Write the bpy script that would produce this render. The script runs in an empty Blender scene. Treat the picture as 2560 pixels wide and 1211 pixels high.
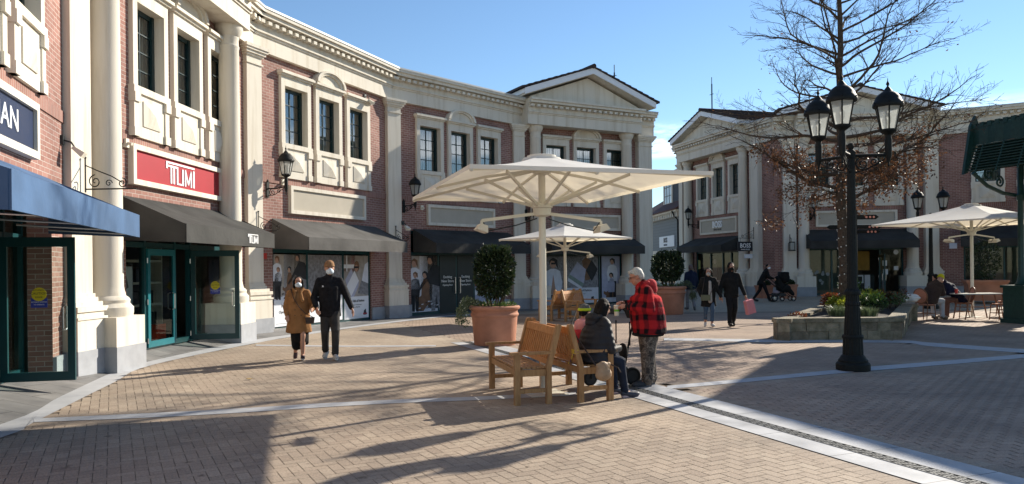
import bpy, bmesh, math, random
from mathutils import Vector, Matrix, noise
random.seed(7)
PI=math.pi
sc=bpy.context.scene
COL=sc.collection
# ---------------------------------------------------------------- camera model (photo pixels 2560x1211)
F=1880.0; ROLL=math.radians(0.6); CX=1280.0; CY=668.3; CH=1.65
def ab(px,py):
    dx,dy=px-CX,py-CY
    return (dx*math.cos(ROLL)-dy*math.sin(ROLL))/F,(dx*math.sin(ROLL)+dy*math.cos(ROLL))/F
def G(px,py,z=0.0):
    a,b=ab(px,py); d=(CH-z)/b
    return Vector((a*d,d,z))
def Z(px,py,d):
    a,b=ab(px,py); return Vector((a*d,d,CH-b*d))
SUN=Vector((0.757,0.653,0.51)).normalized()
cam=bpy.data.cameras.new('camera'); co=bpy.data.objects.new('camera',cam); COL.objects.link(co)
cr,sr=math.cos(ROLL),math.sin(ROLL)
co.matrix_world=Matrix(((cr,sr,0,0),(0,0,-1,0),(-sr,cr,0,CH),(0,0,0,1)))
cam.sensor_width=36; cam.lens=F/2560*36; cam.shift_y=62.8/2560; cam.clip_end=2000
sc.camera=co
# ---------------------------------------------------------------- materials
MATS={}
def nd(nt,t,**k):
    n=nt.nodes.new(t)
    for a,v in k.items(): setattr(n,a,v)
    return n
def base_mat(name):
    m=bpy.data.materials.new(name); m.use_nodes=True
    nt=m.node_tree; b=nt.nodes['Principled BSDF']
    MATS[name]=m
    return m,nt,b
def ramp(nt,fac,c0,c1,p0=0.3,p1=0.7):
    r=nd(nt,'ShaderNodeValToRGB'); e=r.color_ramp.elements
    e[0].position=p0; e[1].position=p1; e[0].color=(*c0,1); e[1].color=(*c1,1)
    nt.links.new(fac,r.inputs[0]); return r.outputs[0]
def mat(name,col,rough=0.7,metal=0.0,var=0.12,scale=6.0,bump=0.0,bscale=60.0,spec=0.4,coords='Object',detail=4.0):
    m,nt,b=base_mat(name)
    tc=nd(nt,'ShaderNodeTexCoord')
    n=nd(nt,'ShaderNodeTexNoise'); n.inputs['Scale'].default_value=scale; n.inputs['Detail'].default_value=detail
    nt.links.new(tc.outputs[coords],n.inputs['Vector'])
    c0=tuple(c*(1-var) for c in col); c1=tuple(min(1,c*(1+var)) for c in col)
    nt.links.new(ramp(nt,n.outputs['Fac'],c0,c1),b.inputs['Base Color'])
    b.inputs['Roughness'].default_value=rough; b.inputs['Metallic'].default_value=metal
    b.inputs['Specular IOR Level'].default_value=spec
    if bump:
        n2=nd(nt,'ShaderNodeTexNoise'); n2.inputs['Scale'].default_value=bscale; n2.inputs['Detail'].default_value=3
        nt.links.new(tc.outputs[coords],n2.inputs['Vector'])
        bp=nd(nt,'ShaderNodeBump'); bp.inputs['Strength'].default_value=bump; bp.inputs['Distance'].default_value=0.02
        nt.links.new(n2.outputs['Fac'],bp.inputs['Height']); nt.links.new(bp.outputs['Normal'],b.inputs['Normal'])
    return m
def brick_mat(name,c1,c2,mortar,w=0.215,h=0.075,soldier=False):
    m,nt,b=base_mat(name)
    tc=nd(nt,'ShaderNodeTexCoord'); br=nd(nt,'ShaderNodeTexBrick')
    br.offset=0.5 if not soldier else 0.0
    br.inputs['Scale'].default_value=1.0
    br.inputs['Brick Width'].default_value=w; br.inputs['Row Height'].default_value=h
    br.inputs['Mortar Size'].default_value=0.007; br.inputs['Mortar Smooth'].default_value=0.3
    br.inputs['Bias'].default_value=0.0
    br.inputs['Color1'].default_value=(*c1,1); br.inputs['Color2'].default_value=(*c2,1); br.inputs['Mortar'].default_value=(*mortar,1)
    nt.links.new(tc.outputs['UV'],br.inputs['Vector'])
    n=nd(nt,'ShaderNodeTexNoise'); n.inputs['Scale'].default_value=0.9; n.inputs['Detail'].default_value=5
    nt.links.new(tc.outputs['UV'],n.inputs['Vector'])
    mx=nd(nt,'ShaderNodeMixRGB',blend_type='MULTIPLY'); mx.inputs['Fac'].default_value=1
    nt.links.new(br.outputs['Color'],mx.inputs[1])
    nt.links.new(ramp(nt,n.outputs['Fac'],(0.74,0.74,0.75),(1.14,1.12,1.10)),mx.inputs[2])
    nt.links.new(mx.outputs[0],b.inputs['Base Color'])
    bp=nd(nt,'ShaderNodeBump'); bp.inputs['Strength'].default_value=0.8; bp.inputs['Distance'].default_value=0.012; bp.invert=True
    nt.links.new(br.outputs['Fac'],bp.inputs['Height']); nt.links.new(bp.outputs['Normal'],b.inputs['Normal'])
    b.inputs['Roughness'].default_value=0.85; b.inputs['Specular IOR Level'].default_value=0.2
    return m
def glass_mat(name,tint=(0.55,0.7,0.68),ior=1.5,rough=0.02):
    m,nt,b=base_mat(name); nt.nodes.remove(b)
    out=[n for n in nt.nodes if n.type=='OUTPUT_MATERIAL'][0]
    tr=nd(nt,'ShaderNodeBsdfTransparent'); tr.inputs[0].default_value=(*tint,1)
    gl=nd(nt,'ShaderNodeBsdfGlossy'); gl.inputs['Roughness'].default_value=rough
    fr=nd(nt,'ShaderNodeFresnel'); fr.inputs[0].default_value=ior
    mx=nd(nt,'ShaderNodeMixShader')
    nt.links.new(fr.outputs[0],mx.inputs[0]); nt.links.new(tr.outputs[0],mx.inputs[1]); nt.links.new(gl.outputs[0],mx.inputs[2])
    nt.links.new(mx.outputs[0],out.inputs[0])
    return m
def stucco_mat(name,col):
    m=mat(name,col,0.85,var=0.05,scale=0.7,bump=0.14,bscale=60,spec=0.15); nt=m.node_tree; b=nt.nodes['Principled BSDF']
    src=b.inputs['Base Color'].links[0].from_socket; tc=nd(nt,'ShaderNodeTexCoord'); mp=nd(nt,'ShaderNodeMapping'); mp.inputs['Scale'].default_value=(3.2,3.2,0.22)
    n=nd(nt,'ShaderNodeTexNoise'); n.inputs['Scale'].default_value=1.6; n.inputs['Detail'].default_value=7; n.inputs['Roughness'].default_value=.65
    nt.links.new(tc.outputs['Object'],mp.inputs[0]); nt.links.new(mp.outputs[0],n.inputs['Vector'])
    mx=nd(nt,'ShaderNodeMixRGB',blend_type='MULTIPLY'); mx.inputs[0].default_value=1; nt.links.new(src,mx.inputs[1]); nt.links.new(ramp(nt,n.outputs['Fac'],(0.84,0.81,0.76),(1.03,1.03,1.03),0.30,0.52),mx.inputs[2])
    nt.links.new(mx.outputs[0],b.inputs['Base Color']); return m
STUCCO=stucco_mat('stucco',(0.63,0.585,0.50))
STUCCO2=mat('stucco_panel',(0.44,0.40,0.33),0.9,var=0.04,scale=3,bump=0.25,bscale=140,spec=0.1)
GRANITE=mat('granite_plinth',(0.30,0.31,0.33),0.7,var=0.10,scale=5,bump=0.06,bscale=200)
BRICK=brick_mat('red_brick',(0.32,0.175,0.145),(0.245,0.125,0.10),(0.46,0.38,0.34))
SOLD=brick_mat('soldier_brick',(0.315,0.17,0.14),(0.26,0.135,0.11),(0.43,0.35,0.31),0.075,0.23,True)
TEAL=mat('teal_frame',(0.006,0.048,0.054),0.35,var=0.08)
DARKM=mat('dark_metal',(0.012,0.018,0.02),0.4,var=0.15)
BLACKM=mat('black_cast_iron',(0.010,0.011,0.010),0.62,spec=0.22,var=0.3,scale=25,bump=0.06,bscale=120)
GREENM=mat('green_iron',(0.012,0.045,0.036),0.45,var=0.2,scale=14)
STEEL=mat('steel',(0.55,0.55,0.55),0.28,metal=1.0,var=0.05)
FLASH=mat('flashing',(0.40,0.41,0.41),0.5,var=0.06,metal=0.2)
GLASS=glass_mat('window_glass',(0.66,0.78,0.77),2.9)
SHOPG=glass_mat('shop_glass',(0.72,0.83,0.80),1.45)
def milk_glass():
    m=glass_mat('lantern_glass',(0.88,0.9,0.89),1.5,0.12); nt=m.node_tree
    out=[n for n in nt.nodes if n.type=='OUTPUT_MATERIAL'][0]; src=out.inputs[0].links[0].from_socket
    t=nd(nt,'ShaderNodeBsdfTranslucent'); t.inputs[0].default_value=(0.9,0.92,0.9,1); d=nd(nt,'ShaderNodeBsdfDiffuse'); d.inputs[0].default_value=(0.75,0.77,0.75,1)
    a=nd(nt,'ShaderNodeMixShader'); a.inputs[0].default_value=0.35; nt.links.new(t.outputs[0],a.inputs[1]); nt.links.new(d.outputs[0],a.inputs[2])
    b=nd(nt,'ShaderNodeMixShader'); b.inputs[0].default_value=0.5; nt.links.new(src,b.inputs[1]); nt.links.new(a.outputs[0],b.inputs[2]); nt.links.new(b.outputs[0],out.inputs[0]); return m
LAMPG=milk_glass()
CURT=None
def curtain_mat():
    m,nt,b=base_mat('curtain')
    tc=nd(nt,'ShaderNodeTexCoord'); w=nd(nt,'ShaderNodeTexWave'); w.inputs['Scale'].default_value=3.2; w.inputs['Distortion'].default_value=2.5; w.inputs['Detail'].default_value=2
    w.bands_direction='X'
    nt.links.new(tc.outputs['UV'],w.inputs['Vector'])
    nt.links.new(ramp(nt,w.outputs['Fac'],(0.30,0.33,0.31),(0.72,0.74,0.68)),b.inputs['Base Color'])
    b.inputs['Roughness'].default_value=0.9
    return m
CURT=curtain_mat()
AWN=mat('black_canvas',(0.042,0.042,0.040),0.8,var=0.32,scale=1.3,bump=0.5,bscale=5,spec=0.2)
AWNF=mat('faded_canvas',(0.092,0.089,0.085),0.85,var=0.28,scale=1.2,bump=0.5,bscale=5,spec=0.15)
AWNB=mat('blue_canvas',(0.058,0.110,0.205),0.7,var=0.25,scale=1.3,bump=0.5,bscale=5,spec=0.2)
TILE=mat('roof_tile',(0.035,0.022,0.020),0.75,var=0.3,scale=7)
WHITEP=mat('white_panel',(0.72,0.74,0.78),0.5,var=0.02)
INK=mat('printed_ink',(0.02,0.02,0.025),0.6,var=0.1)
LETTER=mat('white_letter',(0.82,0.82,0.82),0.4,var=0.02)
REDP=mat('red_panel',(0.32,0.012,0.022),0.45,var=0.06,scale=1.5)
NAVYP=mat('navy_panel',(0.010,0.022,0.062),0.45,var=0.08,scale=2)
TEAK=None
def wood_mat(name,c0,c1):
    m,nt,b=base_mat(name)
    tc=nd(nt,'ShaderNodeTexCoord'); mp=nd(nt,'ShaderNodeMapping'); mp.inputs['Scale'].default_value=(14,14,3)
    n=nd(nt,'ShaderNodeTexNoise'); n.inputs['Scale'].default_value=1.5; n.inputs['Detail'].default_value=6; n.inputs['Distortion'].default_value=1.2
    nt.links.new(tc.outputs['Object'],mp.inputs[0]); nt.links.new(mp.outputs[0],n.inputs['Vector'])
    nt.links.new(ramp(nt,n.outputs['Fac'],c0,c1,0.25,0.75),b.inputs['Base Color'])
    b.inputs['Roughness'].default_value=0.55; b.inputs['Specular IOR Level'].default_value=0.3
    return m
TEAK=wood_mat('teak',(0.30,0.115,0.030),(0.56,0.26,0.085))
TEAKG=wood_mat('weathered_teak',(0.24,0.12,0.045),(0.44,0.245,0.105))
CANVAS=None
def canvas_mat():
    m,nt,b=base_mat('cream_canvas')
    out=[n for n in nt.nodes if n.type=='OUTPUT_MATERIAL'][0]
    b.inputs['Base Color'].default_value=(0.74,0.70,0.60,1); b.inputs['Roughness'].default_value=0.85; b.inputs['Specular IOR Level'].default_value=0.15
    t=nd(nt,'ShaderNodeBsdfTranslucent'); t.inputs[0].default_value=(0.80,0.70,0.52,1)
    tc=nd(nt,'ShaderNodeTexCoord'); n=nd(nt,'ShaderNodeTexNoise'); n.inputs['Scale'].default_value=2.2; n.inputs['Detail'].default_value=3
    nt.links.new(tc.outputs['Object'],n.inputs['Vector'])
    nt.links.new(ramp(nt,n.outputs['Fac'],(0.80,0.785,0.735),(0.88,0.865,0.82)),b.inputs['Base Color'])
    mx=nd(nt,'ShaderNodeMixShader'); mx.inputs[0].default_value=0.34
    nt.links.new(b.outputs[0],mx.inputs[1]); nt.links.new(t.outputs[0],mx.inputs[2]); nt.links.new(mx.outputs[0],out.inputs[0])
    return m
CANVAS=canvas_mat()
CREAMM=mat('cream_enamel',(0.66,0.62,0.52),0.4,var=0.03)
TERRA=mat('terracotta',(0.44,0.205,0.13),0.8,var=0.22,scale=2.2,bump=0.08,bscale=30,spec=0.2)
SOIL=mat('soil',(0.035,0.025,0.018),0.95,var=0.5,scale=20,bump=0.6,bscale=40)
BARK=mat('bark',(0.085,0.062,0.045),0.9,var=0.35,scale=18,bump=0.5,bscale=40,spec=0.15)
def leaf_mat(name,c0,c1,trans=0.3,rough=0.45):
    m,nt,b=base_mat(name)
    out=[n for n in nt.nodes if n.type=='OUTPUT_MATERIAL'][0]
    at=nd(nt,'ShaderNodeAttribute'); at.attribute_name='tint'
    cr_=ramp(nt,at.outputs['Fac'],c0,c1,0.0,1.0)
    nt.links.new(cr_,b.inputs['Base Color']); b.inputs['Roughness'].default_value=rough; b.inputs['Specular IOR Level'].default_value=0.4
    t=nd(nt,'ShaderNodeBsdfTranslucent'); nt.links.new(cr_,t.inputs[0])
    mx=nd(nt,'ShaderNodeMixShader'); mx.inputs[0].default_value=trans
    nt.links.new(b.outputs[0],mx.inputs[1]); nt.links.new(t.outputs[0],mx.inputs[2]); nt.links.new(mx.outputs[0],out.inputs[0])
    return m
LEAF=leaf_mat('laurel_leaf',(0.010,0.022,0.008),(0.055,0.085,0.028),0.15,0.35)
LEAFB=leaf_mat('dead_oak_leaf',(0.055,0.025,0.014),(0.20,0.095,0.045),0.3,0.5)
LEAFY=leaf_mat('yellow_green_leaf',(0.09,0.12,0.012),(0.36,0.38,0.03),0.35)
LEAFR=leaf_mat('red_leaf',(0.03,0.045,0.012),(0.30,0.07,0.03),0.3)
LEAFG=leaf_mat('grey_green_leaf',(0.05,0.075,0.035),(0.16,0.20,0.10),0.3)
LEAFM=leaf_mat('mid_green_leaf',(0.02,0.05,0.012),(0.10,0.17,0.035),0.25)
# ---------------------------------------------------------------- mesh builder
class MB:
    def __init__(s): s.v=[];s.f=[];s.mi=[];s.uv=[];s.tint=None
    def face(s,pts,mi=0,uvs=None):
        k=len(s.v); s.v.extend([Vector(p) for p in pts]); s.f.append(list(range(k,k+len(pts)))); s.mi.append(mi)
        s.uv.append(uvs)
    def boxpts(s,c,mi=0,uvd=None):   # 8 corners: index bit0=x bit1=y bit2=z
        for q in ((0,2,3,1),(4,5,7,6),(0,1,5,4),(2,6,7,3),(0,4,6,2),(1,3,7,5)):
            s.face([c[i] for i in q],mi,None if uvd is None else [uvd[i] for i in q])
    def box(s,x0,x1,y0,y1,z0,z1,mi=0):
        s.boxpts([Vector((x,y,z)) for z in (z0,z1) for y in (y0,y1) for x in (x0,x1)],mi)
    def beam(s,p,q,w,h,mi=0,up=Vector((0,0,1))):
        p=Vector(p);q=Vector(q);d=(q-p).normalized()
        if abs(d.dot(up))>0.98: up=Vector((0,1,0))
        a=d.cross(up).normalized(); b=a.cross(d).normalized()
        s.boxpts([e+a*(w/2*sx)+b*(h/2*sz) for sz in (-1,1) for e in (p,q) for sx in (-1,1)],mi)
    def tube(s,pts,r,n=8,mi=0,caps=True):
        pts=[Vector(p) for p in pts]; rs=r if isinstance(r,(list,tuple)) else [r]*len(pts)
        base=len(s.v); prev=None
        for i,p in enumerate(pts):
            d=(pts[min(i+1,len(pts)-1)]-pts[max(i-1,0)]).normalized()
            if prev is None:
                a=d.cross(Vector((0,0,1)));
                if a.length<0.05: a=d.cross(Vector((1,0,0)))
                a.normalize()
            else:
                a=(prev-d*prev.dot(d)).normalized()
            prev=a; b=d.cross(a)
            for k in range(n):
                t=2*PI*k/n; s.v.append(p+(a*math.cos(t)+b*math.sin(t))*rs[i])
        for i in range(len(pts)-1):
            for k in range(n):
                k2=(k+1)%n; A=base+i*n
                s.f.append([A+k,A+k2,A+n+k2,A+n+k]); s.mi.append(mi); s.uv.append(None)
        if caps and n>2:
            s.f.append([base+k for k in range(n)][::-1]); s.mi.append(mi); s.uv.append(None)
            e=base+(len(pts)-1)*n
            s.f.append([e+k for k in range(n)]); s.mi.append(mi); s.uv.append(None)
    def lathe(s,prof,c=(0,0,0),n=24,mi=0,axis=None,a0=0.0,flute=0):
        c=Vector(c); base=len(s.v); m=len(prof)
        for (r,z) in prof:
            for k in range(n):
                t=a0+2*PI*k/n; rr=r
                if flute and k%2: rr=r*(1-flute)
                s.v.append(c+Vector((rr*math.cos(t),rr*math.sin(t),z)))
        for i in range(m-1):
            for k in range(n):
                k2=(k+1)%n; A=base+i*n
                s.f.append([A+k,A+k2,A+n+k2,A+n+k]); s.mi.append(mi); s.uv.append(None)
        s.f.append([base+k for k in range(n)][::-1]); s.mi.append(mi); s.uv.append(None)
        e=base+(m-1)*n
        s.f.append([e+k for k in range(n)]); s.mi.append(mi); s.uv.append(None)
    def ell(s,c,r,M=None,nu=14,nv=9,mi=0):
        c=Vector(c); base=len(s.v)
        if not isinstance(r,(list,tuple)): r=(r,r,r)
        M=M or Matrix.Identity(3)
        for j in range(nv+1):
            ph=-PI/2+PI*j/nv
            for k in range(nu):
                t=2*PI*k/nu
                s.v.append(c+M@Vector((r[0]*math.cos(ph)*math.cos(t),r[1]*math.cos(ph)*math.sin(t),r[2]*math.sin(ph))))
        for j in range(nv):
            for k in range(nu):
                k2=(k+1)%nu; A=base+j*nu
                s.f.append([A+k,A+k2,A+nu+k2,A+nu+k]); s.mi.append(mi); s.uv.append(None)
    def cap(s,p,q,r1,r2,n=12):      # tapered capsule with closed rounded ends
        p=Vector(p);q=Vector(q);d=q-p;L=d.length
        if L<1e-5: return s.ell(p,r1)
        d/=L; pts=[];rs=[]
        for t in (-1,-0.8,-0.5,0): pts.append(p+d*(r1*t)); rs.append(max(0.0008,r1*math.sqrt(max(0,1-t*t))))
        for t in (0,0.5,0.8,1): pts.append(q+d*(r2*t)); rs.append(max(0.0008,r2*math.sqrt(max(0,1-t*t))))
        s.tube(pts,rs,n)
    def prism(s,poly,fn,v0,v1,mi=0):   # poly in 2D (a,b); fn(a,b,v)->point
        A=[fn(a,b,v0) for a,b in poly]; B=[fn(a,b,v1) for a,b in poly]; n=len(poly)
        s.face(B,mi,[(a,b) for a,b in poly]); s.face(A[::-1],mi,[(a,b) for a,b in poly][::-1])
        for i in range(n):
            j=(i+1)%n; s.face([A[i],A[j],B[j],B[i]],mi)
    def build(s,name,mats,parent=None,smooth=None,org=None,mods=None,tint=None):
        me=bpy.data.meshes.new(name); o=org or Vector((0,0,0))
        me.from_pydata([tuple(v-o) for v in s.v],[],s.f)
        if not isinstance(mats,(list,tuple)): mats=[mats]
        for m in mats: me.materials.append(m)
        if len(mats)>1: me.polygons.foreach_set('material_index',s.mi)
        if any(u is not None for u in s.uv):
            ul=me.uv_layers.new(name='UVMap')
            for p,u in zip(me.polygons,s.uv):
                if u is None: continue
                for li,c in zip(p.loop_indices,u): ul.data[li].uv=c
        if s.tint is not None:
            at=me.attributes.new('tint','FLOAT','FACE'); at.data.foreach_set('value',s.tint)
        if smooth is not None:
            me.polygons.foreach_set('use_smooth',[True]*len(me.polygons))
            if smooth<3: me.set_sharp_from_angle(angle=smooth)
        me.update()
        ob=bpy.data.objects.new(name,me); COL.objects.link(ob)
        if parent: ob.parent=parent
        return ob
def thing(name,label,cat,loc=(0,0,0),rz=0.0,group=None):
    o=bpy.data.objects.new(name,None); COL.objects.link(o); o.empty_display_size=0.2
    o.location=loc; o.rotation_euler=(0,0,rz); o['label']=label; o['category']=cat
    if group: o['group']=group
    return o
def tag(o,label,cat,group=None,kind=None):
    o['label']=label; o['category']=cat
    if group: o['group']=group
    if kind: o['kind']=kind
    return o
def struct(o): o['kind']='structure'; return o
def copy_tree(o,parent=None):
    c=o.copy(); COL.objects.link(c)
    if parent: c.parent=parent
    for ch in list(o.children): copy_tree(ch,c)
    return c
class Fr:   # facade frame: u along wall, v outward, z up
    def __init__(s,P,D,z0=0.0):
        s.P=Vector((P[0],P[1],z0)); d=Vector((D[0],D[1],0)).normalized(); s.u=d; s.n=Vector((d.y,-d.x,0))
    def __call__(s,u,v,z): return s.P+s.u*u+s.n*v+Vector((0,0,z))
    def box(s,mb,u0,u1,v0,v1,z0,z1,mi=0):
        c=[];uvs=[]
        for z in (z0,z1):
            for v in (v0,v1):
                for u in (u0,u1): c.append(s(u,v,z)); uvs.append((u,v,z))
        for q,ax in (((0,2,3,1),(0,1)),((4,5,7,6),(0,1)),((0,1,5,4),(0,2)),((2,6,7,3),(0,2)),((0,4,6,2),(1,2)),((1,3,7,5),(1,2))):
            q2=q[::-1]
            mb.face([c[i] for i in q2],mi,[(uvs[i][ax[0]],uvs[i][ax[1]]) for i in q2])
    def quad(s,mb,u0,u1,z0,z1,v,mi=0):
        mb.face([s(u0,v,z0),s(u1,v,z0),s(u1,v,z1),s(u0,v,z1)],mi,[(u0,z0),(u1,z0),(u1,z1),(u0,z1)])
def text_into(mb,txt,size,pos,ux,uz,mi=0,align='CENTER',depth=0.012,bold=0.0,nrm=None,squash=1.0):
    cu=bpy.data.curves.new('t','FONT'); cu.body=txt; cu.size=size; cu.align_x=align; cu.align_y='CENTER'; cu.offset=bold; cu.extrude=depth/2; cu.resolution_u=2
    ob=bpy.data.objects.new('t',cu); COL.objects.link(ob)
    dg=bpy.context.evaluated_depsgraph_get(); me=ob.evaluated_get(dg).to_mesh()
    pos=Vector(pos); ux=Vector(ux).normalized(); uz=Vector(uz).normalized(); nn=ux.cross(uz)
    k=len(mb.v)
    for v in me.vertices: mb.v.append(pos+ux*(v.co.x*squash)+uz*v.co.y+nn*(v.co.z+depth/2))
    for p in me.polygons: mb.f.append([k+i for i in p.vertices]); mb.mi.append(mi); mb.uv.append(None)
    ob.evaluated_get(dg).to_mesh_clear()
    bpy.data.objects.remove(ob); bpy.data.curves.remove(cu)
def circ(cx,cy,r,n=14,rx=None): return [(cx+(rx or r)*math.cos(2*PI*i/n),cy+r*math.sin(2*PI*i/n)) for i in range(n)]
def spiral(mb,c,a,b,r0,turns,rad,start=0,n=22,ns=5):   # flat scroll in plane of unit vectors a,b
    pts=[]
    for i in range(n+1):
        t=i/n; ang=start+2*PI*turns*t; r=r0*(1-0.85*t)
        pts.append(Vector(c)+a*(r*math.cos(ang))+b*(r*math.sin(ang)))
    mb.tube(pts,rad,ns)
# ---------------------------------------------------------------- building 1 vertices
def ext(P,a,L): return (P[0]+math.sin(math.radians(a))*L,P[1]+math.cos(math.radians(a))*L)
def dirv(a): return (math.sin(math.radians(a)),math.cos(math.radians(a)))
V2=(-6.624,19.1);V3=(-4.048,25.2);V4=(0.351,30.0)
V1=ext(V2,3.2,-6.55); V5=ext(V4,62.2,6.5)
B0P=(-6.93,11.66)                       # right end of bay 0 wall
FR0=Fr(ext(B0P,-16.5,-6.55),dirv(-16.5)); FR1=Fr(V1,dirv(3.2)); FR2=Fr(V2,(V3[0]-V2[0],V3[1]-V2[1])); FR3=Fr(V3,(V4[0]-V3[0],V4[1]-V3[1])); FR4=Fr(V4,dirv(62.2))
ZF=7.28
def wall_grid(mb,fr,u0,u1,z0,z1,ops,mi=0,v=0.0,thick=0.32):
    us=sorted(set([u0,u1]+[x for o in ops for x in o[:2] if u0<x<u1])); zs=sorted(set([z0,z1]+[x for o in ops for x in o[2:] if z0<x<z1]))
    for a,b in zip(us,us[1:]):
        for c,d in zip(zs,zs[1:]):
            m,n=(a+b)/2,(c+d)/2
            if any(o[0]<m<o[1] and o[2]<n<o[3] for o in ops): continue
            fr.quad(mb,a,b,c,d,v,mi)
    for o in ops:                           # reveals
        a,b,c,d=o
        for (p,q) in (((a,c),(a,d)),((b,d),(b,c)),((a,d),(b,d)),((b,c),(a,c))):
            P0,P1=fr(p[0],v,p[1]),fr(q[0],v,q[1]); P2,P3=fr(q[0],v-thick,q[1]),fr(p[0],v-thick,p[1])
            mb.face([P0,P1,P2,P3],mi,[(0,p[1]+p[0]),(0,q[1]+q[0]),(thick,q[1]+q[0]),(thick,p[1]+p[0])])
DTEAL=mat('dark_teal_frame',(0.004,0.022,0.024),0.35,var=0.1)
def window(root,fr,c,arch=False,w=0.475,zb=5.05,zt=6.6):
    org=root.location
    m=MB(); B=lambda *a:fr.box(m,*a)
    so=w+0.15
    B(c-so,c-w,-0.30,0.09,zb,zt); B(c+w,c+so,-0.30,0.09,zb,zt); B(c-so,c+so,-0.30,0.09,zt,zt+0.26)
    B(c-so-0.04,c+so+0.04,0,0.14,zt+0.26,zt+0.31); B(c-so-0.07,c+so+0.07,0,0.20,zt+0.31,zt+0.37); B(c-so-0.05,c+so+0.06,0,0.16,zt+0.37,zt+0.40)
    if arch:
        z0=zt+0.40; ro=so+0.06; n=14; hh=0.40
        pts_o=[(c+ro*math.cos(PI*i/n),z0+hh*math.sin(PI*i/n)) for i in range(n+1)]
        for (k0,k1,v1) in ((1.0,0.86,0.22),(0.86,0.72,0.17)):
            for i in range(n):
                a=[(c+(p[0]-c)*k,z0+(p[1]-z0)*k) for k in (k0,k1) for p in (pts_o[i],pts_o[i+1])]
                m.prism([a[0],a[1],a[3],a[2]],lambda x,y,v:fr(x,v,y),0.0,v1)
        m.prism([(c+(p[0]-c)*0.74,z0+(p[1]-z0)*0.74) for p in pts_o],lambda x,y,v:fr(x,v,y),0,0.10)
    win=m.build('window',STUCCO,root,org=org)
    s=MB(); S=lambda *a:fr.box(s,*a)
    S(c-so,c+so,-0.02,0.075,4.12,zb-0.13); S(c-so-0.025,c+so+0.025,-0.3,0.12,zb-0.13,zb)
    for sg in (-1,1):
        u0,u1=sorted((c+sg*so,c+sg*(so-0.15))); S(u0,u1,0.075,0.10,4.12,zb-0.13)
        u0,u1=sorted((c+sg*(so+0.02),c+sg*(so-0.17))); S(u0,u1,0,0.135,zb-0.30,zb-0.13); S(u0,u1,0,0.12,4.12,4.28)
    a=0.30;zc=4.57;h=0.235
    base=[(c-a,zc-h),(c+a,zc-h),(c+a,zc+h),(c-a,zc+h)]
    s.prism(base,lambda x,y,v:fr(x,v,y),0.07,0.095)
    for i in range(4):
        p,q=base[i],base[(i+1)%4]; s.face([fr(p[0],0.096,p[1]),fr(q[0],0.096,q[1]),fr(c,0.165,zc)])
    s.build('sill_panel',STUCCO,win,org=org)
    f=MB(); FB=lambda *a:fr.box(f,*a); vi=-0.13
    FB(c-w,c-w+0.055,vi-0.05,vi,zb,zt); FB(c+w-0.085,c+w,vi-0.05,vi+0.02,zb,zt); FB(c-w+0.055,c+w-0.085,vi-0.05,vi,zt-0.09,zt); FB(c-w+0.055,c+w-0.085,vi-0.05,vi,zb,zb+0.06)
    FB(c-0.022,c-0.002,vi-0.04,vi-0.005,zb+0.06,zt-0.09)
    for k in range(1,4):
        z=zb+0.06+(zt-zb-0.15)*k/4; FB(c-w+0.055,c-0.022,vi-0.04,vi-0.008,z-0.012,z+0.012); FB(c-0.002,c+w-0.085,vi-0.04,vi-0.008,z-0.012,z+0.012)
    f.build('window_frame',DTEAL,win,org=org)
    g=MB(); fr.quad(g,c-w+0.055,c+w-0.1,zb+0.06,zt-0.09,vi-0.028); g.build('pane',GLASS,win,org=org)
    k=MB(); fr.quad(k,c-w+0.02,c+w,zb,zt,vi-0.17); k.build('curtain',CURT,win,org=org)
def entab(root,fr,u0,u1,vf=0.12,cap=True,ends=True,z0=ZF):
    m=MB(); B=lambda *a:fr.box(m,*a)
    B(u0,u1,-0.3,vf,z0,z0+0.40); B(u0,u1,-0.3,vf+0.035,z0+0.40,z0+0.455); B(u0,u1,-0.3,vf+0.08,z0+0.455,z0+0.50)
    B(u0,u1,-0.3,vf+0.03,z0+0.50,z0+0.75); B(u0,u1,-0.3,vf+0.10,z0+0.75,z0+0.80)
    n=max(1,int((u1-u0)/0.255)); st=(u1-u0)/n
    for i in range(n):
        B(u0+st*i+0.05,u0+st*i+0.185,vf,vf+0.22,z0+0.66,z0+0.75)
    B(u0,u1,-0.3,vf+0.27,z0+0.80,z0+0.90); B(u0,u1,-0.3,vf+0.33,z0+0.90,z0+0.985)
    e=m.build('entablature',STUCCO,root,org=root.location)
    if cap:
        c=MB(); fr.box(c,u0,u1,-0.4,vf+0.35,z0+0.985,z0+1.04); c.build('parapet_flashing',FLASH,e,org=root.location)
    return e
def pilaster(root,fr,u0,u1,vf=0.25,vb=-0.3,zt=ZF):
    m=MB(); B=lambda e,v,z0,z1:fr.box(m,u0-e,u1+e,vb,vf+v,z0,z1)
    B(0.13,0.16,0.42,0.90); B(0.15,0.18,0.90,0.94); B(0.11,0.14,0.94,1.02); B(0.14,0.17,1.02,1.10); B(0.09,0.11,1.10,1.17); B(0.05,0.06,1.17,1.24); B(0.02,0.03,1.24,1.30)
    B(0,0,1.30,zt-0.46); B(0.03,0.03,zt-0.46,zt-0.42); B(0,0,zt-0.42,zt-0.26); B(0.04,0.04,zt-0.26,zt-0.21); B(0.08,0.08,zt-0.21,zt-0.14); B(0.12,0.12,zt-0.14,zt-0.08); B(0.15,0.15,zt-0.08,zt-0.002)
    p=m.build('pilaster',STUCCO,root,org=root.location)
    g=MB(); fr.box(g,u0-0.145,u1+0.145,vb,vf+0.175,-0.02,0.42); g.build('plinth',GRANITE,p,org=root.location)
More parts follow.
